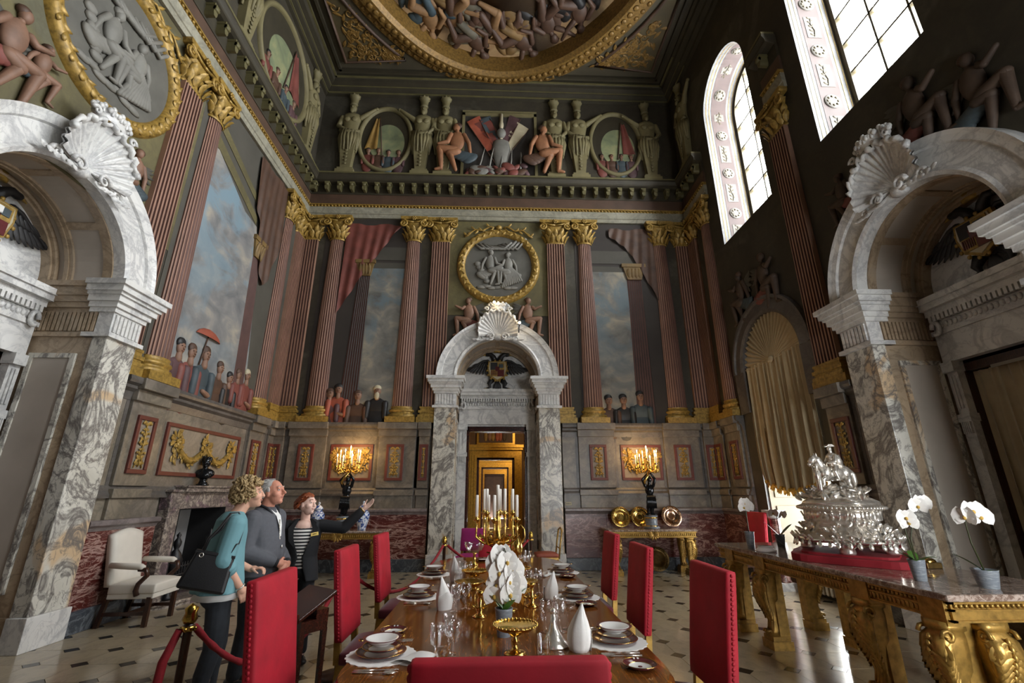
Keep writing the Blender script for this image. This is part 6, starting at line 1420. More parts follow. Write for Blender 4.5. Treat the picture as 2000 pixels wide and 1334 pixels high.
# horse walking towards the dining table and the window end (local: head at -x), rider and a soldier at its head
h = MB(); X = lambda p: p
h.ell((.03,0,.86), (.15,.075,.085), 16, 10); h.ell((-.09,0,.87), (.075,.07,.09), 12, 8); h.ell((.14,0,.87), (.085,.075,.09), 12, 8)
h.tube([(-.11,0,.90),(-.15,0,.97),(-.17,0,1.03),(-.20,0,1.05)], [.065,.055,.045,.035], 10); h.tube([(-.18,0,1.05),(-.23,0,1.02),(-.265,0,.975)], [.042,.038,.026], 10); h.ell((-.27,0,.968), (.026,.024,.022), 8, 6)
for sg in (-1, 1): h.caps((-.175,sg*.018,1.075),(-.18,sg*.022,1.105), .010, .003, 6)
for i in range(8): h.ell((-.10-.012*i, .0, .96+.014*i), (.022,.035,.022), 6, 4)
for sg, pts in ((1, [(-.11,.04,.82),(-.13,.045,.76),(-.12,.045,.71),(-.13,.045,.665)]), (-1, [(-.11,-.04,.82),(-.17,-.045,.79),(-.165,-.045,.73),(-.185,-.045,.715)]), (1, [(.15,.045,.83),(.175,.05,.77),(.155,.05,.72),(.165,.05,.665)]), (-1, [(.15,-.045,.83),(.14,-.05,.76),(.165,-.05,.71),(.145,-.05,.665)])):
    h.tube(pts, [.042,.028,.019,.017], 8); h.ell(pts[-1], (.022,.019,.014), 8, 5)
h.tube([(.215,0,.90),(.25,0,.85),(.255,0,.76),(.245,0,.69)], [.022,.034,.034,.010], 8)
h.build('horse', M['silver'], sc)
b = MB(); b.ell((.03,0,.99), (.05,.055,.075), 12, 8); b.ell((.03,0,1.06), (.055,.065,.055), 12, 8); b.caps((.03,0,1.10),(.028,0,1.13), .02, .02, 8); b.ell((.022,0,1.155), (.028,.026,.034), 10, 8); b.prism([(-.03,1.185),(.075,1.185),(.045,1.21),(.0,1.21)], -.035, .035)
for sg in (-1, 1): b.caps((.025,sg*.05,.94),(-.025,sg*.085,.88), .032, .026, 8); b.caps((-.025,sg*.085,.88),(.0,sg*.09,.79), .026, .018, 8); b.caps((.0,sg*.09,.79),(-.03,sg*.09,.785), .017, .012, 6); b.caps((.03,sg*.065,1.07),(.0,sg*.085,1.0), .024, .019, 8); b.caps((.0,sg*.085,1.0),(-.06,sg*.04,.985), .019, .014, 8)
b.tube([(.07,0,1.07),(.10,0,1.0),(.12,.0,.93)], [.05,.05,.035], 8); b.build('rider', M['silver'], sc)
b = MB()
for sg in (-1, 1): b.caps((-.24,sg*.02-.06,.66),(-.235,sg*.015-.06,.78), .016, .024, 8)
b.ell((-.235,-.06,.84), (.04,.034,.07), 10, 8); b.ell((-.235,-.06,.925), (.022,.022,.027), 8, 6); b.lathe([(.04,0),(.03,.008),(.02,.03),(.001,.035)], 10, (-.235,-.06,.94)); b.caps((-.24,-.09,.88),(-.265,-.10,.80), .015, .012, 6); b.caps((-.24,-.03,.88),(-.25,-.01,.95), .015, .012, 6); b.tube([(-.275,-.11,.66),(-.265,-.10,1.0)], .005, 6); b.build('soldier', M['silver'], sc)
b = MB(); b.caps((.10,-.20,.63),(.0,-.24,.60), .05, .04, 10); b.ell((.14,-.18,.66), .035, 8, 6); b.caps((.0,-.24,.60),(-.10,-.26,.57), .035, .02, 8); b.caps((.06,-.22,.66),(-.03,-.20,.68), .02, .014, 6); b.build('fallen_figure', M['silver'], sc)
dn = MB(); dn.lathe([(.10,0),(.11,.015),(.09,.03),(.07,.05),(.085,.06)], 30, (0,0,0), wob=lambda a, z: 1+.05*cos(14*a)); tag(dn.build('folded_napkin', M['linen'], loc=(3.14, 5.66, SH)), 'crumpled white cloth between red plinth and faded orchid', 'napkin')
sd = thing('salt_box', 'small gilt box on the red plinth edge beside the tall orchid', 'box', (3.92, 4.40, SH)); MB().box(-.07,.07,-.05,.05,0,.05).build('box', M['old_bronze'], sd, bevel=.006); MB().ell((0,0,.055), (.06,.04,.03), 10, 6).build('lid', M['gold'], sd)

# ================================================================ dining table setting
TZ = .76
PLC = {'L0': ('the place by the reading stand chair', -.60, 2.94, 0), 'L1': ('the middle place on the visitors\' side', -.62, 4.42, 0), 'L2': ('the visitors\' side place nearest the doorway', -.63, 5.55, 0),
       'R0': ('the place opposite the reading stand chair', .73, 3.12, pi), 'R1': ('the middle place on the side table side', .72, 4.34, pi), 'R2': ('the side table place nearest the end wall', .77, 5.60, pi)}
def doily(lab, x, y):
    m = MB(); P = [(.185*(1+.022*cos(22*a))*cos(a), .185*(1+.022*cos(22*a))*sin(a)) for a in [2*pi*i/110 for i in range(110)]]; m.slab(P, 0, .003)
    return tag(m.build('doily', M['linen'], loc=(x, y, TZ)), 'scalloped white doily at '+lab, 'doily', 'white doilies')
def plate(lab, x, y, z, r, what='dinner plate', nm='dinner_plate', emb=False, grp='plates'):
    t = thing(nm, 'maroon-rimmed white '+what+' at '+lab, 'plate', (x, y, z), 0, grp)
    MB().lathe([(.001,.004),(r*.62,.005),(r*.66,.008)], 32, caps=False).build('well', M['porcelain'], t)
    MB().lathe([(r*.66,.008),(r*.80,.014),(r*.985,.021),(r,.021),(r*.98,.017),(r*.6,.001),(r*.55,0),(.001,.0)], 40, caps=False).build('rim', M['maroon_rim'], t)
    g = MB(); g.lathe([(r*.975,.0215),(r*.99,.0235),(r*1.003,.0215)], 40, caps=False); g.lathe([(r*.66,.0085),(r*.675,.0105),(r*.69,.0100)], 40, caps=False); g.build('gilt_line', M['gold'], t)
    if emb: MB().ell((0,0,.006), (.012,.012,.002), 8, 5).build('crest', M['maroon_rim'], t)
    for sg in (-1, 1): MB().box(sg*.010-.004, sg*.010+.004, r*.80, r*.93, .018, .023).build('monogram', M['porcelain'], t)
    return t
def bowl(lab, x, y, z):
    t = thing('soup_bowl', 'two-handled white porcelain bowl at '+lab, 'bowl', (x, y, z), radians(20), 'porcelain bowls'); r = .085
    MB().lathe([(.04,0),(.042,.006),(.065,.018),(.085,.040),(.088,.050),(.084,.050),(.060,.020),(.001,.010)], 32, caps=False).build('body', M['porcelain'], t)
    MB().lathe([(.086,.0485),(.100,.051),(.105,.051),(.100,.047),(.086,.045)], 32, caps=False).build('rim', M['maroon_rim'], t)
    t.scale = (1,1,.72)
    for sg in (-1, 1): MB().tube([(sg*.10,-.018,.048),(sg*.122,-.012,.047),(sg*.122,.012,.047),(sg*.10,.018,.048)], .004, 6).build('handle', M['gold'], t)
    return t
def cutlery(kind, lab, x, y, rz, z=TZ):
    t = thing(kind, {'knife': 'silver table knife', 'fork': 'silver fork', 'spoon': 'silver spoon'}[kind]+' at '+lab, kind, (x, y, z), rz, 'silver cutlery')
    MB().tube([(-.10,0,.005),(-.04,0,.005),(.0,0,.005)], [.0075,.006,.004], 8, flat=.6).build('handle', M['silver'], t)
    if kind == 'knife': b = MB(); b.slab([(0,-.004),(.10,-.009),(.118,-.004),(.12,.004),(0,.004)], .003, .006)
    elif kind == 'fork':
        b = MB(); b.box(-.005,.05,-.003,.003,.004,.007); b.slab([(.04,-.004),(.055,-.011),(.07,-.011),(.07,.011),(.055,.011),(.04,.004)], .004, .007)
        for k in range(4): b.box(.07,.112,-.011+.006*k,-.008+.006*k,.005,.008)
    else: b = MB(); b.box(-.005,.06,-.003,.003,.004,.007); b.ell((.082,0,.007), (.032,.019,.005), 12, 6)
    b.build('blade' if kind == 'knife' else ('tines' if kind == 'fork' else 'bowl'), M['silver'], t); return t
def cone_napkin(lab, x, y, s=1., rz=0.):
    t = thing('standing_napkin', 'white linen napkin standing to a point at '+lab, 'napkin', (x, y, TZ), rz, 'standing white napkins')
    b = MB(); n = 26; rs = []
    for k, (z, r) in enumerate(((0,.048),(.02,.056),(.06,.062),(.10,.058),(.14,.042),(.18,.022),(.225,.002))): rs.append([((r*(1+.10*cos(3*a+.5))+.004*sin(7*a))*cos(a)*s-.02*s*(z/.2)**2, (r*(1+.08*sin(2*a)))*sin(a)*s*.8, z*s) for a in [2*pi*i/n for i in range(n)]])
    b.rings(rs, True, True, 0, True); b.build('cone', M['linen'], t)
    b = MB(); vs = []; fs = []
    for i in range(13):
        a = radians(-150+120*i/12)
        for k, (z, r) in enumerate(((.0,.066),(.05,.074),(.10,.070),(.125-.03*abs(i-6)/6,.060))): vs.append((r*cos(a)*s, r*sin(a)*s*.85, z*s))
    for i in range(12):
        for k in range(3): c = i*4+k; fs.append((c, c+1, c+5, c+4))
    b.add(vs, fs, 0, True).build('outer_fold', M['linen'], t); return t
GP = {'wine': ([(.032,0),(.034,.003),(.008,.008),(.0045,.02),(.0045,.075),(.010,.085),(.030,.10),(.038,.125),(.037,.145),(.033,.163),(.032,.163),(.036,.143),(.037,.125),(.028,.102),(.001,.090)], 'cut crystal balloon wine glass'),
      'goblet': ([(.036,0),(.038,.004),(.009,.010),(.005,.025),(.006,.07),(.012,.08),(.030,.09),(.035,.12),(.037,.18),(.036,.18),(.034,.12),(.028,.094),(.001,.086)], 'tall cut crystal goblet'),
      'tumbler': ([(.032,0),(.034,.004),(.036,.10),(.038,.105),(.035,.105),(.033,.015),(.001,.012)], 'short cut crystal tumbler'),
      'coupe': ([(.032,0),(.034,.003),(.007,.008),(.004,.02),(.004,.09),(.012,.10),(.050,.115),(.052,.135),(.050,.135),(.046,.118),(.001,.104)], 'wide crystal coupe glass')}
CUT = marble('cut_crystal', (.9,.9,.9), (1,1,1), (.6,.6,.6), 30, 40, .05, .03)
def glassware(kind, lab, x, y, s=1.):
    prof, what = GP[kind]; t = thing(kind+'_glass' if kind in ('wine','coupe') else kind, what+' at '+lab, 'glass', (x, y, TZ), 0, 'crystal glasses')
    i = 5 if kind in ('wine','goblet','coupe') else 0
    if kind == 'tumbler': MB().lathe([(r*s, z*s) for r, z in prof], 24, caps=False, wob=lambda a, z: 1+.02*cos(12*a)*(z < .07)).build('glass_wall', M['crystal'], t)
    else:
        MB().lathe([(r*s, z*s) for r, z in prof[:6]], 18, caps=False).build('stem', M['crystal'], t); MB().lathe([(r*s, z*s) for r, z in prof[4:]], 24, caps=False, wob=lambda a, z: 1+(.02*cos(14*a) if .085 < z < .14 else 0)).build('bowl', M['crystal'], t)
    return t
for key, (lab, x, y, rot) in PLC.items():
    sg = 1 if rot == 0 else -1
    doily(lab, x, y); plate(lab, x, y, TZ+.003, .135); plate(lab, x, y, TZ+.026, .105, 'soup saucer', 'saucer', False, 'saucers'); bowl(lab, x, y, TZ+.049)
    plate(lab, x-sg*.02, y+sg*(.43 if key in ('L0','R0') else .30), TZ, .085, 'side plate', 'side_plate', True, 'side plates')
    for k, kd in enumerate(('knife','spoon')): cutlery(kd, lab, x+.02*sg, y-sg*(.235+.035*k), rot+radians(4*(-1)**k))
    for k in range(2): cutlery('fork', lab+(' beside the doily' if k == 0 else ' beside the side plate'), x+.02*sg, y+sg*(.225+.035*k), rot+radians(3*(1-2*k)))
cone_napkin(PLC['L1'][0], -.37, 3.98, 1.0, .6); cone_napkin(PLC['L2'][0], -.37, 5.12, 1.05, 1.1); cone_napkin(PLC['R0'][0], .49, 2.96, 1.05, 2.6); cone_napkin(PLC['R1'][0], .49, 4.25, .95, 3.4)
def flat_napkin(lab, x, y, rz):
    b = MB(); n = 10; vs = []; fs = []
    for i in range(n+1):
        for j in range(n+1): u, v = i/n-.5, j/n-.5; vs.append((u*.20, v*.15*(1-.5*u), .006+.022*(1-(2*v)**2)*(.6+.4*sin(u*8))))
    for i in range(n):
        for j in range(n): c = i*(n+1)+j; fs.append((c, c+1, c+n+2, c+n+1))
    b.add(vs, fs, 0, True); m = (n+1)**2; b.add([(x_, y_, .001) for x_, y_, z_ in vs], fs, 0, True)
    return tag(b.build('napkin', M['linen'], loc=(x, y, TZ), rz=rz), 'white linen napkin lying folded at '+lab, 'napkin', 'folded white napkins')
flat_napkin(PLC['L0'][0], -.395, 2.86, 1.1); flat_napkin(PLC['R2'][0], .55, 5.45, .9)
for kd, lab, x, y, s in (('goblet',PLC['L0'][0],-.29,2.80,1.0),('tumbler',PLC['L0'][0],-.28,3.04,1.05),('goblet','the reading stand place, second from its napkin',-.235,2.94,1.08),('wine',PLC['L0'][0],-.20,2.84,1.12),
    ('goblet',PLC['L1'][0],-.27,3.88,1.0),('wine',PLC['L1'][0],-.20,3.97,1.1),('coupe',PLC['L1'][0],-.33,4.20,1.),('goblet',PLC['L2'][0],-.30,5.02,1.1),('wine',PLC['L2'][0],-.24,5.10,1.1),('tumbler',PLC['L2'][0],-.33,4.92,1.),
    ('wine',PLC['R0'][0],.345,3.34,1.12),('goblet',PLC['R0'][0],.435,3.33,1.1),('coupe',PLC['R0'][0],.495,3.40,1.05),('tumbler',PLC['R0'][0],.285,2.90,.95),
    ('wine',PLC['R1'][0],.325,4.52,1.1),('goblet',PLC['R1'][0],.41,4.50,1.1),('coupe',PLC['R1'][0],.47,4.78,1.),('wine',PLC['R2'][0],.33,5.62,1.1),('goblet',PLC['R2'][0],.40,5.74,1.15),('coupe',PLC['R2'][0],.44,5.92,1.05)): glassware(kd, lab, x, y, s)
# ---- gilt centre pieces
def tazza(label, x, y, r, h, s=1.):
    t = thing('gilt_tazza', label, 'dish', (x, y, TZ), 0, 'gilt footed dishes')
    MB().lathe([(.062*s,0),(.064*s,.006),(.045*s,.014),(.020*s,.022),(.012*s,.05),(.024*s,.065),(.012*s,.08),(.012*s,h-.03),(.030*s,h-.012),(.04*s,h-.004)], 20).build('stem', M['gold'], t)
    MB().lathe([(.001,h),(r*.86,h+.004),(r*.97,h+.016),(r,h+.019),(r*.97,h+.012),(r*.80,h-.004),(.001,h-.006)], 44, caps=False, wob=lambda a, z: 1+.014*cos(24*a)).build('dish', M['gold'], t)
    k = MB()
    for i in range(34): a = 2*pi*i/34; k.ell((r*.985*cos(a), r*.985*sin(a), h+.018), (.008,.008,.006), 6, 4)
    for i in range(10): a = 2*pi*i/10; k.leaf((.02*s*cos(a), .02*s*sin(a), h-.04), (cos(a), sin(a), .9), .03*s, .05*s, .008, up=(0,0,1))
    stuff(k.build('beading', M['gold'], t)); return t
tazza('gilt footed dish in front of the table orchid', .13, 2.93, .125, .125); tazza('gilt footed dish behind the table orchid', .13, 3.92, .16, .115); tazza('low gilt footed dish on the visitors\' side of the candelabrum', -.16, 4.72, .12, .14); tazza('low gilt footed dish beside the candelabrum foot on the side table side', .24, 4.78, .12, .15)
def small_stick(label, x, y):
    t = thing('gilt_candlestick', label, 'candlestick', (x, y, TZ), 0, 'small gilt candlesticks')
    MB().lathe([(.05,0),(.052,.008),(.03,.02),(.018,.03),(.03,.05),(.014,.07),(.02,.11),(.012,.13),(.026,.15),(.028,.165),(.012,.17)], 16, wob=lambda a, z: 1+.06*cos(6*a)).build('stick', M['gold'], t)
    k = MB()
    for i in range(6): a = 2*pi*i/6; k.leaf((.02*cos(a), .02*sin(a), .05), (cos(a), sin(a), .7), .025, .05, .008, up=(0,0,1))
    k.build('leaf_ornament', M['gold'], t)
small_stick('small gilt candlestick on the visitors\' side of the second gilt dish', -.085, 3.72); small_stick('small gilt candlestick on the side table side of the second gilt dish', .31, 4.02)
def scroll_bowl(label, x, y):
    t = thing('gilt_basket', label, 'basket', (x, y, TZ), 0, 'gilt scroll-legged baskets')
    for i in range(3):
        a = 2*pi*i/3+.5; MB().tube([(.07*cos(a)+.02*cos(q*.9)*cos(a), .07*sin(a)+.02*cos(q*.9)*sin(a), .012+.016*q+.008*sin(q)) for q in range(6)], .008, 6).build('scroll_leg', M['gold'], t)
    MB().lathe([(.03,.08),(.08,.09),(.12,.12),(.125,.13),(.115,.125),(.07,.10),(.001,.09)], 30, caps=False, wob=lambda a, z: 1+.03*cos(12*a)).build('bowl', M['gold'], t)
scroll_bowl('gilt basket on scroll legs on the visitors\' side of the table centre', -.19, 4.36); scroll_bowl('gilt basket on scroll legs on the side table side of the table centre', .27, 4.36)
ew = thing('gilt_ewer', 'slender gilt ewer with loop handle near the far table end', 'ewer', (.285, 5.95, TZ))
MB().lathe([(.05,0),(.055,.01),(.025,.03),(.014,.06),(.03,.09),(.06,.14),(.075,.21),(.065,.28),(.03,.34),(.018,.38),(.022,.42),(.032,.45)], 24).build('body', M['gold'], ew); MB().tube([(.06,0,.26),(.10,0,.33),(.095,0,.42),(.05,0,.47),(.02,0,.44)], .009, 8).build('handle', M['gold'], ew); MB().tube([(-.02,0,.43),(-.045,0,.47)], [.016,.008], 8).build('spout', M['gold'], ew)
gb = thing('glass_bowl', 'crystal footed bowl on a gilt stand near the far table end', 'bowl', (-.22, 6.20, TZ)); MB().lathe([(.05,0),(.05,.01),(.02,.03),(.015,.12),(.03,.14)], 16).build('stand', M['gold'], gb); MB().lathe([(.03,.14),(.09,.17),(.12,.22),(.125,.26),(.12,.26),(.115,.22),(.085,.18),(.001,.15)], 28, caps=False, wob=lambda a, z: 1+.02*cos(16*a)).build('bowl', M['crystal'], gb)
bl = thing('silver_cone', 'ribbed silver cone-shaped caster beside the pointed napkin', 'caster', (.36, 3.06, TZ)); MB().lathe([(.085,0),(.088,.008),(.055,.04),(.030,.08),(.018,.12),(.014,.16)], 22, wob=lambda a, z: 1+.04*cos(11*a)).build('body', M['old_silver'] if 'old_silver' in M else M['silver'], bl); MB().ell((0,0,.175), .02, 10, 6).build('knob', M['silver'], bl)
cd = thing('candelabrum', 'many-armed gilt candelabrum with tall unlit white candles on the dining table', 'candelabrum', (.05, 5.02, TZ))
MB().lathe([(.13,0),(.135,.012),(.10,.03),(.07,.05),(.05,.07),(.065,.10),(.035,.13),(.03,.20),(.06,.25),(.035,.30),(.045,.34),(.07,.37),(.04,.41),(.03,.48),(.022,.55),(.03,.58),(.016,.62),(.026,.66)], 24, wob=lambda a, z: 1+.05*cos(8*a)).build('stem', M['gold'], cd)
k = MB()
for q in range(50): a = rnd.uniform(0, 2*pi); z = rnd.uniform(.08,.52); k.leaf((.04*cos(a), .04*sin(a), z), (cos(a), sin(a), rnd.uniform(-.2,1)), .04, .08, .012, up=(0,0,1))
k.build('leaf_ornament', M['gold'], cd)
for q in range(10):
    a = 2*pi*q/10+.15; R = .215 if q % 2 else .155; zz = .60 if q % 2 else .66; ca, sa = cos(a), sin(a); b = MB()
    b.tube([(0,0,.40),(.06*ca,.06*sa,.36),(.14*ca,.14*sa,.36),(R*1.02*ca,R*1.02*sa,.42),(R*ca,R*sa,.50),(R*ca,R*sa,zz-.03)], [.014,.013,.012,.011,.010,.010], 8); b.lathe([(.010,-.05),(.024,-.03),(.036,-.012),(.032,-.008),(.012,0),(.016,.02)], 12, (R*ca,R*sa,zz))
    for j in range(4): b.leaf(((.05+.04*j)*ca,(.05+.04*j)*sa,.37+.01*j), (ca-sa*.6*(-1)**j, sa+ca*.6*(-1)**j, .7), .035, .07, .01, up=(0,0,1))
    ao = b.build('arm', M['gold'], cd); MB().lathe([(.016,0),(.0155,.20),(.014,.206),(.002,.208)], 10, (R*ca,R*sa,zz+.01)).build('candle', M['candle'], cd)
MB().lathe([(.017,0),(.0165,.24),(.015,.245),(.002,.247)], 10, (0,0,.67)).build('candle', M['candle'], cd)
plate('the far table end before the doorway', -.10, 6.62, TZ, .125); 
# ================================================================ people
def fuse(mb, name, mat, parent, voxel=.006, it=3):
    o = bpy.data.objects.new('fuse_tmp', mb.mesh('fuse_tmp', [mat])); COL.objects.link(o)
    r = o.modifiers.new('r', 'REMESH'); r.mode = 'VOXEL'; r.voxel_size = voxel; r.use_smooth_shade = True
    s = o.modifiers.new('s', 'SMOOTH'); s.factor = .5; s.iterations = it
    dg = bpy.context.evaluated_depsgraph_get(); dg.update(); me = bpy.data.meshes.new_from_object(o.evaluated_get(dg)); me.name = name
    bpy.data.objects.remove(o, do_unlink=True)
    me.materials.clear(); me.materials.append(mat)
    for p in me.polygons: p.use_smooth = True; p.material_index = 0
    n = bpy.data.objects.new(name, me); COL.objects.link(n); n.parent = parent; return n
def V(*a): return Vector(a)
def hand(mb, wrist, dirv, palm, side, curl=.5, s=1., spread=.10):
    # palm: the way the palm faces; side: direction from little finger to thumb
    d = Vector(dirv).normalized(); n = Vector(palm); n = (n-d*n.dot(d)).normalized(); t = Vector(side); t = (t-d*t.dot(d)-n*n.dot(t)).normalized()
    c = Vector(wrist); L = .085*s
    mb.caps(c, c+d*.03*s, .026*s, .028*s, 10)
    for k in range(4):
        o = (-.0285+.019*k)*s; b0 = c+d*.025*s+t*o*.7; b1 = c+d*L+t*o; mb.caps(b0, b1, .0155*s, .0125*s, 8)
        fl = (.058,.072,.078,.070)[k]*s; a = 0.; p = b1; dd = d+t*(o/s*spread*6)
        for j, f in enumerate((.42,.32,.26)):
            a += curl*(.55,.75,.55)[j]; q = p+(dd*cos(a)+n*sin(a)).normalized()*fl*f; mb.caps(p, q, (.0105,.0095,.0085)[j]*s, (.0095,.0085,.0072)[j]*s, 8); p = q
    p = c+d*.022*s+t*.022*s; q = p+(d*.55+t*.75+n*.25).normalized()*.040*s; mb.caps(p, q, .0155*s, .0125*s, 8)
    r = q+(d*.85+t*.30+n*(.3+.4*curl)).normalized()*.032*s; mb.caps(q, r, .0115*s, .0100*s, 8); u = r+(d*.9+n*(.2+.5*curl)).normalized()*.024*s; mb.caps(r, u, .0098*s, .0080*s, 8)
def head_prims(mb, T, s=1., jaw=1., nose=1.):
    old = mb.T; mb.T = T
    mb.ell((0,-.012*s,.025*s), (.076*s,.096*s,.098*s), 20, 14); mb.ell((0,.022*s,-.030*s), (.060*s*jaw,.068*s,.080*s), 16, 12); mb.ell((0,.058*s,-.088*s), (.026*s*jaw,.026*s,.022*s), 10, 8)
    mb.caps((0,.088*s,.018*s), (0,.108*s*nose,-.022*s), .009*s, .0135*s, 8); mb.ell((0,.074*s,.040*s), (.052*s,.016*s,.014*s), 12, 8)
    for sg in (-1, 1):
        mb.ell((sg*.036*s,.046*s,-.020*s), (.034*s,.036*s,.032*s), 14, 10); mb.ell((sg*.031*s,.077*s,.0225*s), (.016*s,.009*s,.006*s), 10, 6); mb.ell((sg*.075*s,-.010*s,-.004*s), (.010*s,.020*s,.032*s), 8, 8); mb.ell((sg*.011*s,.098*s,-.024*s), (.009*s,.009*s,.007*s), 8, 6)
    mb.ell((0,.074*s,-.052*s), (.027*s,.014*s,.014*s), 12, 8); mb.T = old
def face_parts(p, T, s=1., brow='hair_grey', look=(0,0), smile=0.):
    for sg in (-1, 1):
        b = MB(); b.T = T; b.ell((sg*.031*s,.0755*s,.012*s), (.0125*s,.0075*s,.0065*s), 12, 8); e = b.build('eye', M['eye_white'], p)
        b = MB(); b.T = T; b.ell(((sg*.031+look[0]*.005)*s,.0815*s,(.012+look[1]*.002)*s), (.0058*s,.0026*s,.0058*s), 10, 6); b.build('iris', M['eye_dark'], e)
        b = MB(); b.T = T; b.tube([(sg*.014*s,.0885*s,.040*s),(sg*.032*s,.0865*s,.046*s),(sg*.052*s,.072*s,.040*s)], [.0028*s,.0036*s,.002*s], 6); b.build('eyebrow', M[brow], p)
    b = MB(); b.T = T; z = -.053*s
    b.tube([(-.024*s,.0765*s,z+smile*.008*s),(-.01*s,.0865*s,z-.001*s),(0,.088*s,z-.002*s),(.01*s,.0865*s,z-.001*s),(.024*s,.0765*s,z+smile*.008*s)], [.0025*s,.0042*s,.0048*s,.0042*s,.0025*s], 8); b.build('lips', M['lips'], p)
    if smile > .5:
        b = MB(); b.T = T; b.ell((0,.0885*s,z+.001*s), (.014*s,.004*s,.003*s), 10, 6); b.build('teeth', M['porcelain'], p)
def tloft(mb, rings_, n=28, fold=0., seed=0):
    # rings: (centre, rx, ry, fold amount) in the xy plane
    rs = []
    for k, (c, rx, ry, f) in enumerate(rings_):
        ring = []
        for i in range(n):
            a = 2*pi*i/n; g = 1+f*(sin(7*a+seed)+.6*sin(11*a+2*seed+k*.4)); ring.append((c[0]+rx*cos(a)*g, c[1]+ry*sin(a)*g, c[2]))
        rs.append(ring)
    return mb.rings(rs, True, True, None, True)
def shoe(mb, a, yaw=0., s=1.):
    old = mb.T; mb.T = (old or Matrix.Identity(4)) @ Matrix.Translation(a) @ Matrix.Rotation(yaw, 4, 'Z')
    mb.ell((0,.035*s,.035), (.045*s,.10*s,.036), 14, 8); mb.ell((0,.10*s,.03), (.045*s,.055*s,.028), 12, 8); mb.ell((0,-.05*s,.045), (.038*s,.045*s,.044), 12, 8); mb.caps((0,-.02*s,.05), (0,-.03*s,.10), .040*s, .042*s, 10); mb.T = old
HM = lambda hc, yaw, pitch, roll=0.: Matrix.Translation(hc) @ Matrix.Rotation(yaw, 4, 'Z') @ Matrix.Rotation(pitch, 4, 'X') @ Matrix.Rotation(roll, 4, 'Y')

# ---- woman in teal, seen from behind, bag on her right shoulder
pw = thing('person', 'person with curly blond hair in loose teal shirt carrying a black shoulder bag', 'person', (-2.17, 4.22, 0), radians(-52))
hc = V(.0, .10, 1.585); TW = HM(hc, radians(-22), radians(8))
SK = MB(); head_prims(SK, TW, .97, .94, .95); SK.caps((0,.0,1.40),(0,.055,1.50), .058, .052, 14)
SK.ell((0,0,1.28), (.17,.10,.16), 18, 12); SK.ell((0,0,1.05), (.14,.10,.17), 18, 12); SK.ell((0,-.01,.90), (.165,.12,.12), 18, 12)
shR, elR, wrR = V(.175,-.01,1.36), V(.215,-.06,1.10), V(.20,.09,.895); shL, elL, wrL = V(-.175,.0,1.36), V(-.20,.03,1.08), V(-.12,.22,.98)
for a, b, c in ((shR, elR, wrR), (shL, elL, wrL)): SK.caps(a, b, .048, .040, 12); SK.caps(b, c, .039, .027, 12)
hand(SK, wrR, (-.05,.45,-.8), (-1,-.2,0), (.2,.8,.5), .75, .95); hand(SK, wrL, (.5,.7,.1), (0,-.2,-1), (.3,0,1), .9, .95)
lg = [(V(.085,-.02,.88), V(.10,-.01,.48), V(.10,-.06,.09)), (V(-.085,.0,.88), V(-.09,.06,.48), V(-.10,.05,.09))]
for h_, k_, a_ in lg: SK.caps(h_, k_, .085, .056, 12); SK.caps(k_, a_, .056, .036, 12); SK.ell(a_+V(0,.05,-.05), (.035,.09,.03), 10, 8)
fuse(SK, 'body', M['skin'], pw, .0055, 5); face_parts(pw, TW, .97, 'hair_blond')
TR = MB(); TR.ell((0,-.02,.90), (.178,.135,.12), 20, 12); TR.ell((.08,-.07,.85), (.09,.09,.10), 14, 10); TR.ell((-.08,-.05,.85), (.09,.09,.10), 14, 10)
for h_, k_, a_ in lg: TR.caps(h_, k_, .098, .066, 14); TR.caps(k_, k_.lerp(a_, .45)+V(0,-.015,0), .066, .062, 14); TR.caps(k_.lerp(a_, .45)+V(0,-.015,0), a_+V(0,0,.03), .060, .046, 14)
fuse(TR, 'trousers', M['denim'], pw, .008)
SH_ = MB(); tloft(SH_, [((0,.0,1.455),.075,.065,0),((0,-.005,1.43),.13,.085,.0),((0,-.01,1.39),.19,.11,.005),((0,-.01,1.30),.205,.125,.01),((0,-.02,1.18),.205,.135,.018),((0,-.02,1.05),.215,.15,.028),((0,-.02,.95),.235,.168,.036),((0,-.03,.86),.25,.185,.045)], 44, seed=1)
for a, b, t in ((shR, elR, .28), (shL, elL, .30)): SH_.caps(a+V(0,0,.005), b, .076, .075, 14); 
SH_.caps(elR, elR.lerp(wrR, .30), .075, .062, 14); SH_.caps(elL, elL.lerp(wrL, .30), .074, .062, 14)
SH_.tube([tuple(elR.lerp(wrR, .30)+V(.063*cos(i), .05*sin(i)*.8, .03*sin(i))) for i in [2*pi*k/14 for k in range(14)]], .014, 8, closed=True)
fuse(SH_, 'teal_shirt', M['teal_cloth'], pw, .008, 4)
UN = MB(); tloft(UN, [((0,-.01,1.0),.20,.14,.01),((0,-.02,.86),.215,.155,.01),((0,-.03,.815),.225,.165,.02)], 36); UN.build('white_undershirt', M['white_cloth'], pw)
HR = MB(); HR.T = TW; rnd = random.Random(21)
HR.ell((0,-.048,.040), (.086,.086,.100), 18, 12)
for i in range(420):
    a = rnd.uniform(0, 2*pi); z = rnd.uniform(-.62, 1); r_ = sqrt(1-z*z); d = V(r_*cos(a), r_*sin(a), z)
    if d.y > .62 and d.z < .45: continue
    if d.z < -.25 and d.y > .2: continue
    p = V(d.x*.098, d.y*.108-.028, d.z*.118+.025); s_ = rnd.uniform(.015,.025)
    ax = V(rnd.uniform(-1,1), rnd.uniform(-1,1), rnd.uniform(-1,1)).normalized(); q = ax.orthogonal().normalized(); w_ = ax.cross(q)
    HR.tube([tuple(p+q*(s_*cos(t*1.25))+w_*(s_*sin(t*1.25))+d*(.004*t)) for t in range(5)], [.007,.010,.010,.009,.005], 6)
HR.build('curly_hair', M['hair_blond'], pw)
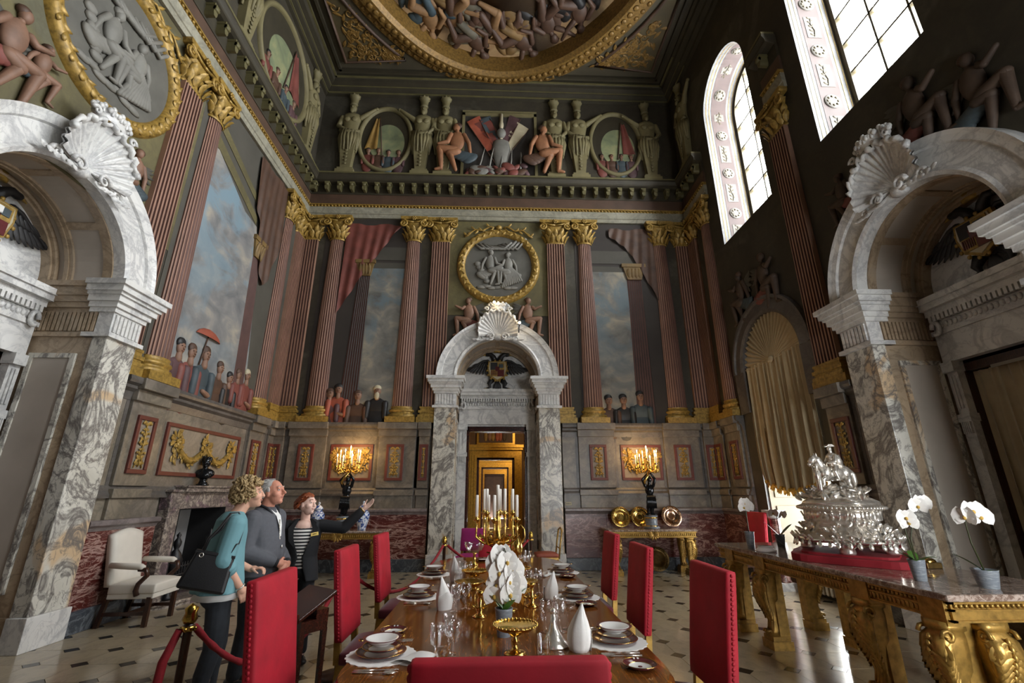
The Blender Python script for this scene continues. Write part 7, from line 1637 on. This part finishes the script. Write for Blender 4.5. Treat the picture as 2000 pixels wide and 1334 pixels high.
sh = MB(); shoe(sh, lg[0][2]+V(0,0,-.085), radians(-10)); shoe(sh, lg[1][2]+V(0,0,-.085), radians(10))
for i in range(2): b = MB(); shoe(b, lg[i][2]+V(0,0,-.085), radians((-10,10)[i])); fuse(b, 'shoe', M['black_leather'], pw, .006)
wt = MB(); d_ = (wrR-elR).normalized(); n1 = d_.orthogonal().normalized(); n2 = d_.cross(n1); c_ = wrR-d_*.005
wt.tube([tuple(c_+n1*(.034*cos(t))+n2*(.034*sin(t))) for t in [2*pi*k/20 for k in range(20)]], .006, 8, closed=True); wt.ell(tuple(c_+n1*.036), (.015,.015,.012), 10, 6); wt.build('bracelet', M['silver'], pw)
bag = thing('shoulder_bag', 'black leather shoulder bag hanging at the back of the person in teal', 'bag', (-2.17, 4.22, 0), radians(-52))
b = MB(); T = Matrix.Translation((.215,-.15,1.03)) @ Matrix.Rotation(radians(-14), 4, 'X') @ Matrix.Rotation(radians(75), 4, 'Z'); b.T = T
b.frus(-.13,.165,.05,.13,.135,.03); bo = b.build('bag_body', M['black_leather'], bag, bevel=.02)
b = MB(); b.T = T; b.frus(.118,.140,.034,.138,.137,.034); b.build('bag_rim', M['black_leather'], bag)
def strap_pts(off): return [tuple(T @ V(-.09,off,.11)), tuple(T @ V(-.09,off,.22)), (.215,-.125+off*.4,1.33), (.175,-.06,1.445), (.150,.0,1.450), (.190,.055,1.36), (.245,.02,1.22), tuple(T @ V(.11,off,.22)), tuple(T @ V(.09,off,.11))]
for k, off in enumerate((-.028,.028)): MB().tube(strap_pts(off), .011, 8, flat=.45).build('strap', M['black_leather'], bag)
for k in (-.09,.09): b = MB(); b.T = T; b.tube([(k+.014*cos(t), -.036, .105+.014*sin(t)) for t in [2*pi*i/10 for i in range(10)]], .004, 6, closed=True); b.build('strap_ring', M['silver'], bag)

# ---- man in grey zipped jacket, in profile looking up
pm = thing('person', 'person with short grey hair in grey zipped jacket, hands clasped, looking up', 'person', (-2.19, 4.86, 0), radians(-97))
hc = V(0,.035,1.60); TM = HM(hc, radians(-4), radians(12))
SK = MB(); head_prims(SK, TM, 1.04, 1.06, 1.08); SK.caps((0,-.02,1.42),(0,.005,1.53), .068, .060, 14)
SK.ell((0,0,1.28), (.19,.115,.17), 18, 12); SK.ell((0,.02,1.06), (.17,.135,.17), 18, 12); SK.ell((0,0,.92), (.17,.13,.12), 18, 12)
shR, elR, wrR = V(.205,-.01,1.37), V(.245,-.02,1.10), V(.085,.225,.985); shL, elL, wrL = V(-.205,-.01,1.37), V(-.245,-.02,1.10), V(-.07,.235,.965)
for a, b, c in ((shR, elR, wrR), (shL, elL, wrL)): SK.caps(a, b, .055, .046, 12); SK.caps(b, c, .045, .031, 12)
hand(SK, wrR, (-.85,.35,-.30), (-.3,-.9,-.1), (.0,.2,1), .85, 1.05); hand(SK, wrL, (.75,.35,-.40), (-.2,-.9,.1), (0,.2,1), .8, 1.05)
lg = [(V(.095,0,.90), V(.105,.03,.49), V(.11,.0,.09)), (V(-.095,0,.90), V(-.105,-.02,.49), V(-.11,-.08,.09))]
for h_, k_, a_ in lg: SK.caps(h_, k_, .09, .058, 12); SK.caps(k_, a_, .058, .038, 12); SK.ell(a_+V(0,.05,-.05), (.04,.10,.03), 10, 8)
fuse(SK, 'body', M['skin_ruddy'], pm, .0055, 5); face_parts(pm, TM, 1.04, 'hair_grey', (0,.6))
TR = MB(); TR.ell((0,-.01,.92), (.185,.15,.12), 20, 12)
for h_, k_, a_ in lg: TR.caps(h_, k_, .105, .076, 14); TR.caps(k_, a_+V(0,-.01,.03), .076, .064, 14)
fuse(TR, 'trousers', M['denim'], pm, .008)
JK = MB(); tloft(JK, [((0,-.02,1.475),.085,.075,0),((0,-.02,1.445),.14,.09,0),((0,-.01,1.40),.21,.12,.004),((0,.0,1.30),.228,.142,.008),((0,.015,1.18),.222,.16,.012),((0,.025,1.06),.222,.175,.012),((0,.02,.97),.222,.178,.008),((0,.01,.91),.205,.165,.0),((0,.01,.875),.20,.162,.0)], 44, seed=3)
for a, b, c in ((shR, elR, wrR), (shL, elL, wrL)): JK.caps(a, b, .085, .076, 14); JK.caps(b, b.lerp(c, .55), .078, .068, 14); JK.caps(b.lerp(c, .55), b.lerp(c, .84), .066, .052, 14)
JK.ell((.24,-.03,1.20), (.05,.06,.03), 8, 6); JK.ell((.235,-.03,1.02), (.06,.07,.03), 8, 6)
jo = fuse(JK, 'grey_jacket', M['grey_cloth'], pm, .008, 3)
for a, b in ((wrR, elR), (wrL, elL)): MB().caps(a.lerp(b, .17), a.lerp(b, .08), .044, .043, 14).build('cuff', M['black_cloth'], jo)
CO = MB(); CO.tube([(.045,.085,1.40),(.085,.045,1.46),(.07,-.06,1.49),(0,-.095,1.50),(-.07,-.06,1.49),(-.085,.045,1.46),(-.045,.085,1.40)], [.02,.024,.026,.026,.026,.024,.02], 10, flat=.6); CO.build('collar', M['black_cloth'], jo)
b = MB(); b.add([(-.045,.062,1.45),(.045,.062,1.45),(-.036,.122,1.39),(.036,.122,1.39),(-.026,.151,1.31),(.026,.151,1.31),(-.016,.164,1.24),(.016,.164,1.24),(-.004,.173,1.17),(.004,.173,1.17)], [(0,1,3,2),(2,3,5,4),(4,5,7,6),(6,7,9,8)], 0, True); b.build('white_tee', M['white_cloth'], pm)
b = MB(); b.tube([(.03,.155,1.36),(.012,.168,1.20),(.0,.19,1.05),(.0,.195,.92)], .005, 6); b.ell((.005,.198,1.12), (.008,.006,.016), 8, 6); b.build('zip', M['silver'], jo)
HR = MB(); HR.T = TM; rnd = random.Random(5)
HR.ell((0,-.030,.046), (.084,.092,.092), 20, 12)
for i in range(220):
    a = rnd.uniform(0, 2*pi); z = rnd.uniform(-.55, .98); r_ = sqrt(1-z*z); d = V(r_*cos(a), r_*sin(a), z)
    if d.y > .30 and z < .75: continue
    if z < -.1 and d.y > -.1: continue
    p = V(d.x*.083, d.y*.096-.026, d.z*.100+.042); HR.leaf(p, V(d.x*.2, -.6+d.y*.2, -.5 if z < .6 else .1), .020, .040, .004, up=tuple(d))
for sg in (-1, 1): HR.ell((sg*.078,-.005,.03), (.010,.022,.030), 8, 6)
HR.build('short_hair', M['hair_grey'], pm)
for i in range(2): b = MB(); shoe(b, lg[i][2]+V(0,0,-.085), radians((-8,8)[i]), 1.08); fuse(b, 'shoe', M['black_leather'], pm, .006)
b = MB(); b.tube([(.235,.02,1.13),(.26,-.0,1.12)], .004, 6); b.build('sleeve_badge', M['black_cloth'], jo)

# ---- guide in black blazer, arm raised towards the painting
pg = thing('person', 'smiling person with short red hair, black blazer and striped top, arm raised', 'person', (-2.02, 5.40, 0), radians(-163))
hc = V(-.01,.045,1.475); TG = HM(hc, radians(50), radians(10), radians(-6))
SK = MB(); head_prims(SK, TG, .94, .92, .92); SK.caps((0,-.01,1.31),(0,.02,1.41), .050, .047, 14); SK.ell((0,.05,1.26), (.10,.06,.07), 14, 10)
SK.ell((0,0,1.18), (.155,.095,.15), 18, 12); SK.ell((0,0,.97), (.13,.095,.16), 18, 12); SK.ell((0,-.01,.84), (.155,.115,.11), 18, 12)
# her left arm (local -x) goes out and up; her right hangs with the hand in the pocket
shL, elL, wrL = V(-.165,.0,1.265), V(-.40,.06,1.24), V(-.585,.11,1.425); shR, elR, wrR = V(.165,.0,1.265), V(.235,-.06,1.03), V(.15,.10,.90)
for a, b, c in ((shR, elR, wrR), (shL, elL, wrL)): SK.caps(a, b, .045, .038, 12); SK.caps(b, c, .037, .025, 12)
hand(SK, wrL, (-.72,.12,.62), (.35,.55,.75), (.55,.2,.75), .18, .92, .2); hand(SK, wrR, (-.3,.4,-.85), (-.9,-.2,0), (0,.9,.3), .6, .92)
lg = [(V(.08,0,.83), V(.085,.03,.45), V(.09,.0,.09)), (V(-.08,0,.83), V(-.10,.04,.45), V(-.12,.03,.09))]
for h_, k_, a_ in lg: SK.caps(h_, k_, .082, .053, 12); SK.caps(k_, a_, .053, .034, 12); SK.ell(a_+V(0,.05,-.05), (.034,.085,.03), 10, 8)
fuse(SK, 'body', M['skin_pale'], pg, .005, 5); face_parts(pg, TG, .94, 'hair_red', (.4,.5), 1.)
TR = MB(); TR.ell((0,-.01,.85), (.168,.13,.11), 20, 12)
for h_, k_, a_ in lg: TR.caps(h_, k_, .093, .064, 14); TR.caps(k_, a_+V(0,-.005,.03), .064, .052, 14)
fuse(TR, 'trousers', M['black_cloth'], pg, .008)
TP = MB(); tloft(TP, [((0,.0,1.285),.12,.085,0),((0,.01,1.22),.155,.112,0),((0,.01,1.10),.150,.118,0),((0,.0,.98),.140,.110,0),((0,.0,.86),.165,.128,0)], 36); TP.build('striped_top', M['stripes'], pg)
BL = MB()
for sg in (-1, 1):                                                       # two blazer fronts open over the striped top
    n = 22; rs = []
    for z, rx, ry, op in ((1.335,.10,.085,50),(1.30,.165,.11,46),(1.20,.180,.130,36),(1.08,.170,.136,22),(.97,.165,.130,8),(.86,.185,.150,14),(.74,.200,.165,26)):
        ring = []
        a0 = radians(90-sg*op); a1 = radians(90-sg*180) 
        for i in range(n+1):
            a = a0+(a1-a0)*i/n; ring.append((rx*cos(a), ry*sin(a), z))
        for i in range(n, -1, -1):
            a = a0+(a1-a0)*i/n; ring.append(((rx-.02)*cos(a), (ry-.02)*sin(a), z))
        rs.append(ring)
    BL.rings(rs, True, True, None, True)
for a, b, c, e in ((shR, elR, wrR, .92), (shL, elL, wrL, .86)): BL.caps(a, b, .068, .060, 14); BL.caps(b, b.lerp(c, e), .060, .047, 14)
bo = fuse(BL, 'black_blazer', M['black_cloth'], pg, .007, 2)
for sg in (-1, 1):
    b = MB(); pts = [(sg*.055,.078,1.335),(sg*.10,.118,1.24),(sg*.085,.140,1.12),(sg*.03,.145,1.02)]; vs = []
    for i, p in enumerate(pts): w_ = (.02,.045,.04,.008)[i]; vs += [(p[0]-sg*w_*.2, p[1]+.004, p[2]), (p[0]+sg*w_, p[1]+.002-.012*i*0, p[2]+.01)]
    b.add(vs, [(0,1,3,2),(2,3,5,4),(4,5,7,6)], 0, True); b.build('lapel', M['black_leather'], bo)
CF = MB(); CF.caps(elL.lerp(wrL, .86), elL.lerp(wrL, .93), .036, .034, 12); CF.build('shirt_cuff', M['white_cloth'], bo)
d_ = (wrL-elL).normalized(); n1 = d_.orthogonal().normalized(); n2 = d_.cross(n1); c_ = wrL-d_*.004; b = MB(); b.tube([tuple(c_+n1*(.031*cos(t))+n2*(.031*sin(t))) for t in [2*pi*k/18 for k in range(18)]], .006, 8, closed=True); b.ell(tuple(c_+n2*.033), (.016,.016,.008), 10, 6); b.build('wristwatch', M['brass'], pg)
b = MB(); b.T = Matrix.Translation((-.115,.136,1.19)) @ Matrix.Rotation(radians(24), 4, 'Z') @ Matrix.Rotation(radians(8), 4, 'Y'); b.box(-.040,.040,0,.008,-.017,.017); ba = b.build('name_badge', M['badge'], pg, bevel=.003); q = MB(); q.T = b.T; q.box(-.022,.022,.008,.009,.001,.006); q.build('badge_lettering', M['eye_dark'], ba)
MB().ell((0,.148,1.0), (.008,.004,.008), 8, 6).build('button', M['silver'], bo)
HR = MB(); HR.T = TG; rnd = random.Random(9); HR.ell((0,-.026,.048), (.080,.090,.082), 20, 12)
for i in range(300):
    a = rnd.uniform(0, 2*pi); z = rnd.uniform(-.50, .99); r_ = sqrt(1-z*z); d = V(r_*cos(a), r_*sin(a), z)
    if d.y > .35 and z < .50: continue
    if z < .0 and d.y > .0: continue
    p = V(d.x*.082, d.y*.096-.020, d.z*.092+.044); fr = d.y > .25
    HR.leaf(p, V(.9 if fr else d.x*.3, .25 if fr else -.5+d.y*.4, -.5 if fr else -.55), .022, .055, .005, up=tuple(d))
HR.build('red_hair', M['hair_red'], pg)
for i in range(2): b = MB(); shoe(b, lg[i][2]+V(0,0,-.085), radians((-10,14)[i]), .92); fuse(b, 'shoe', M['black_leather'], pg, .006)
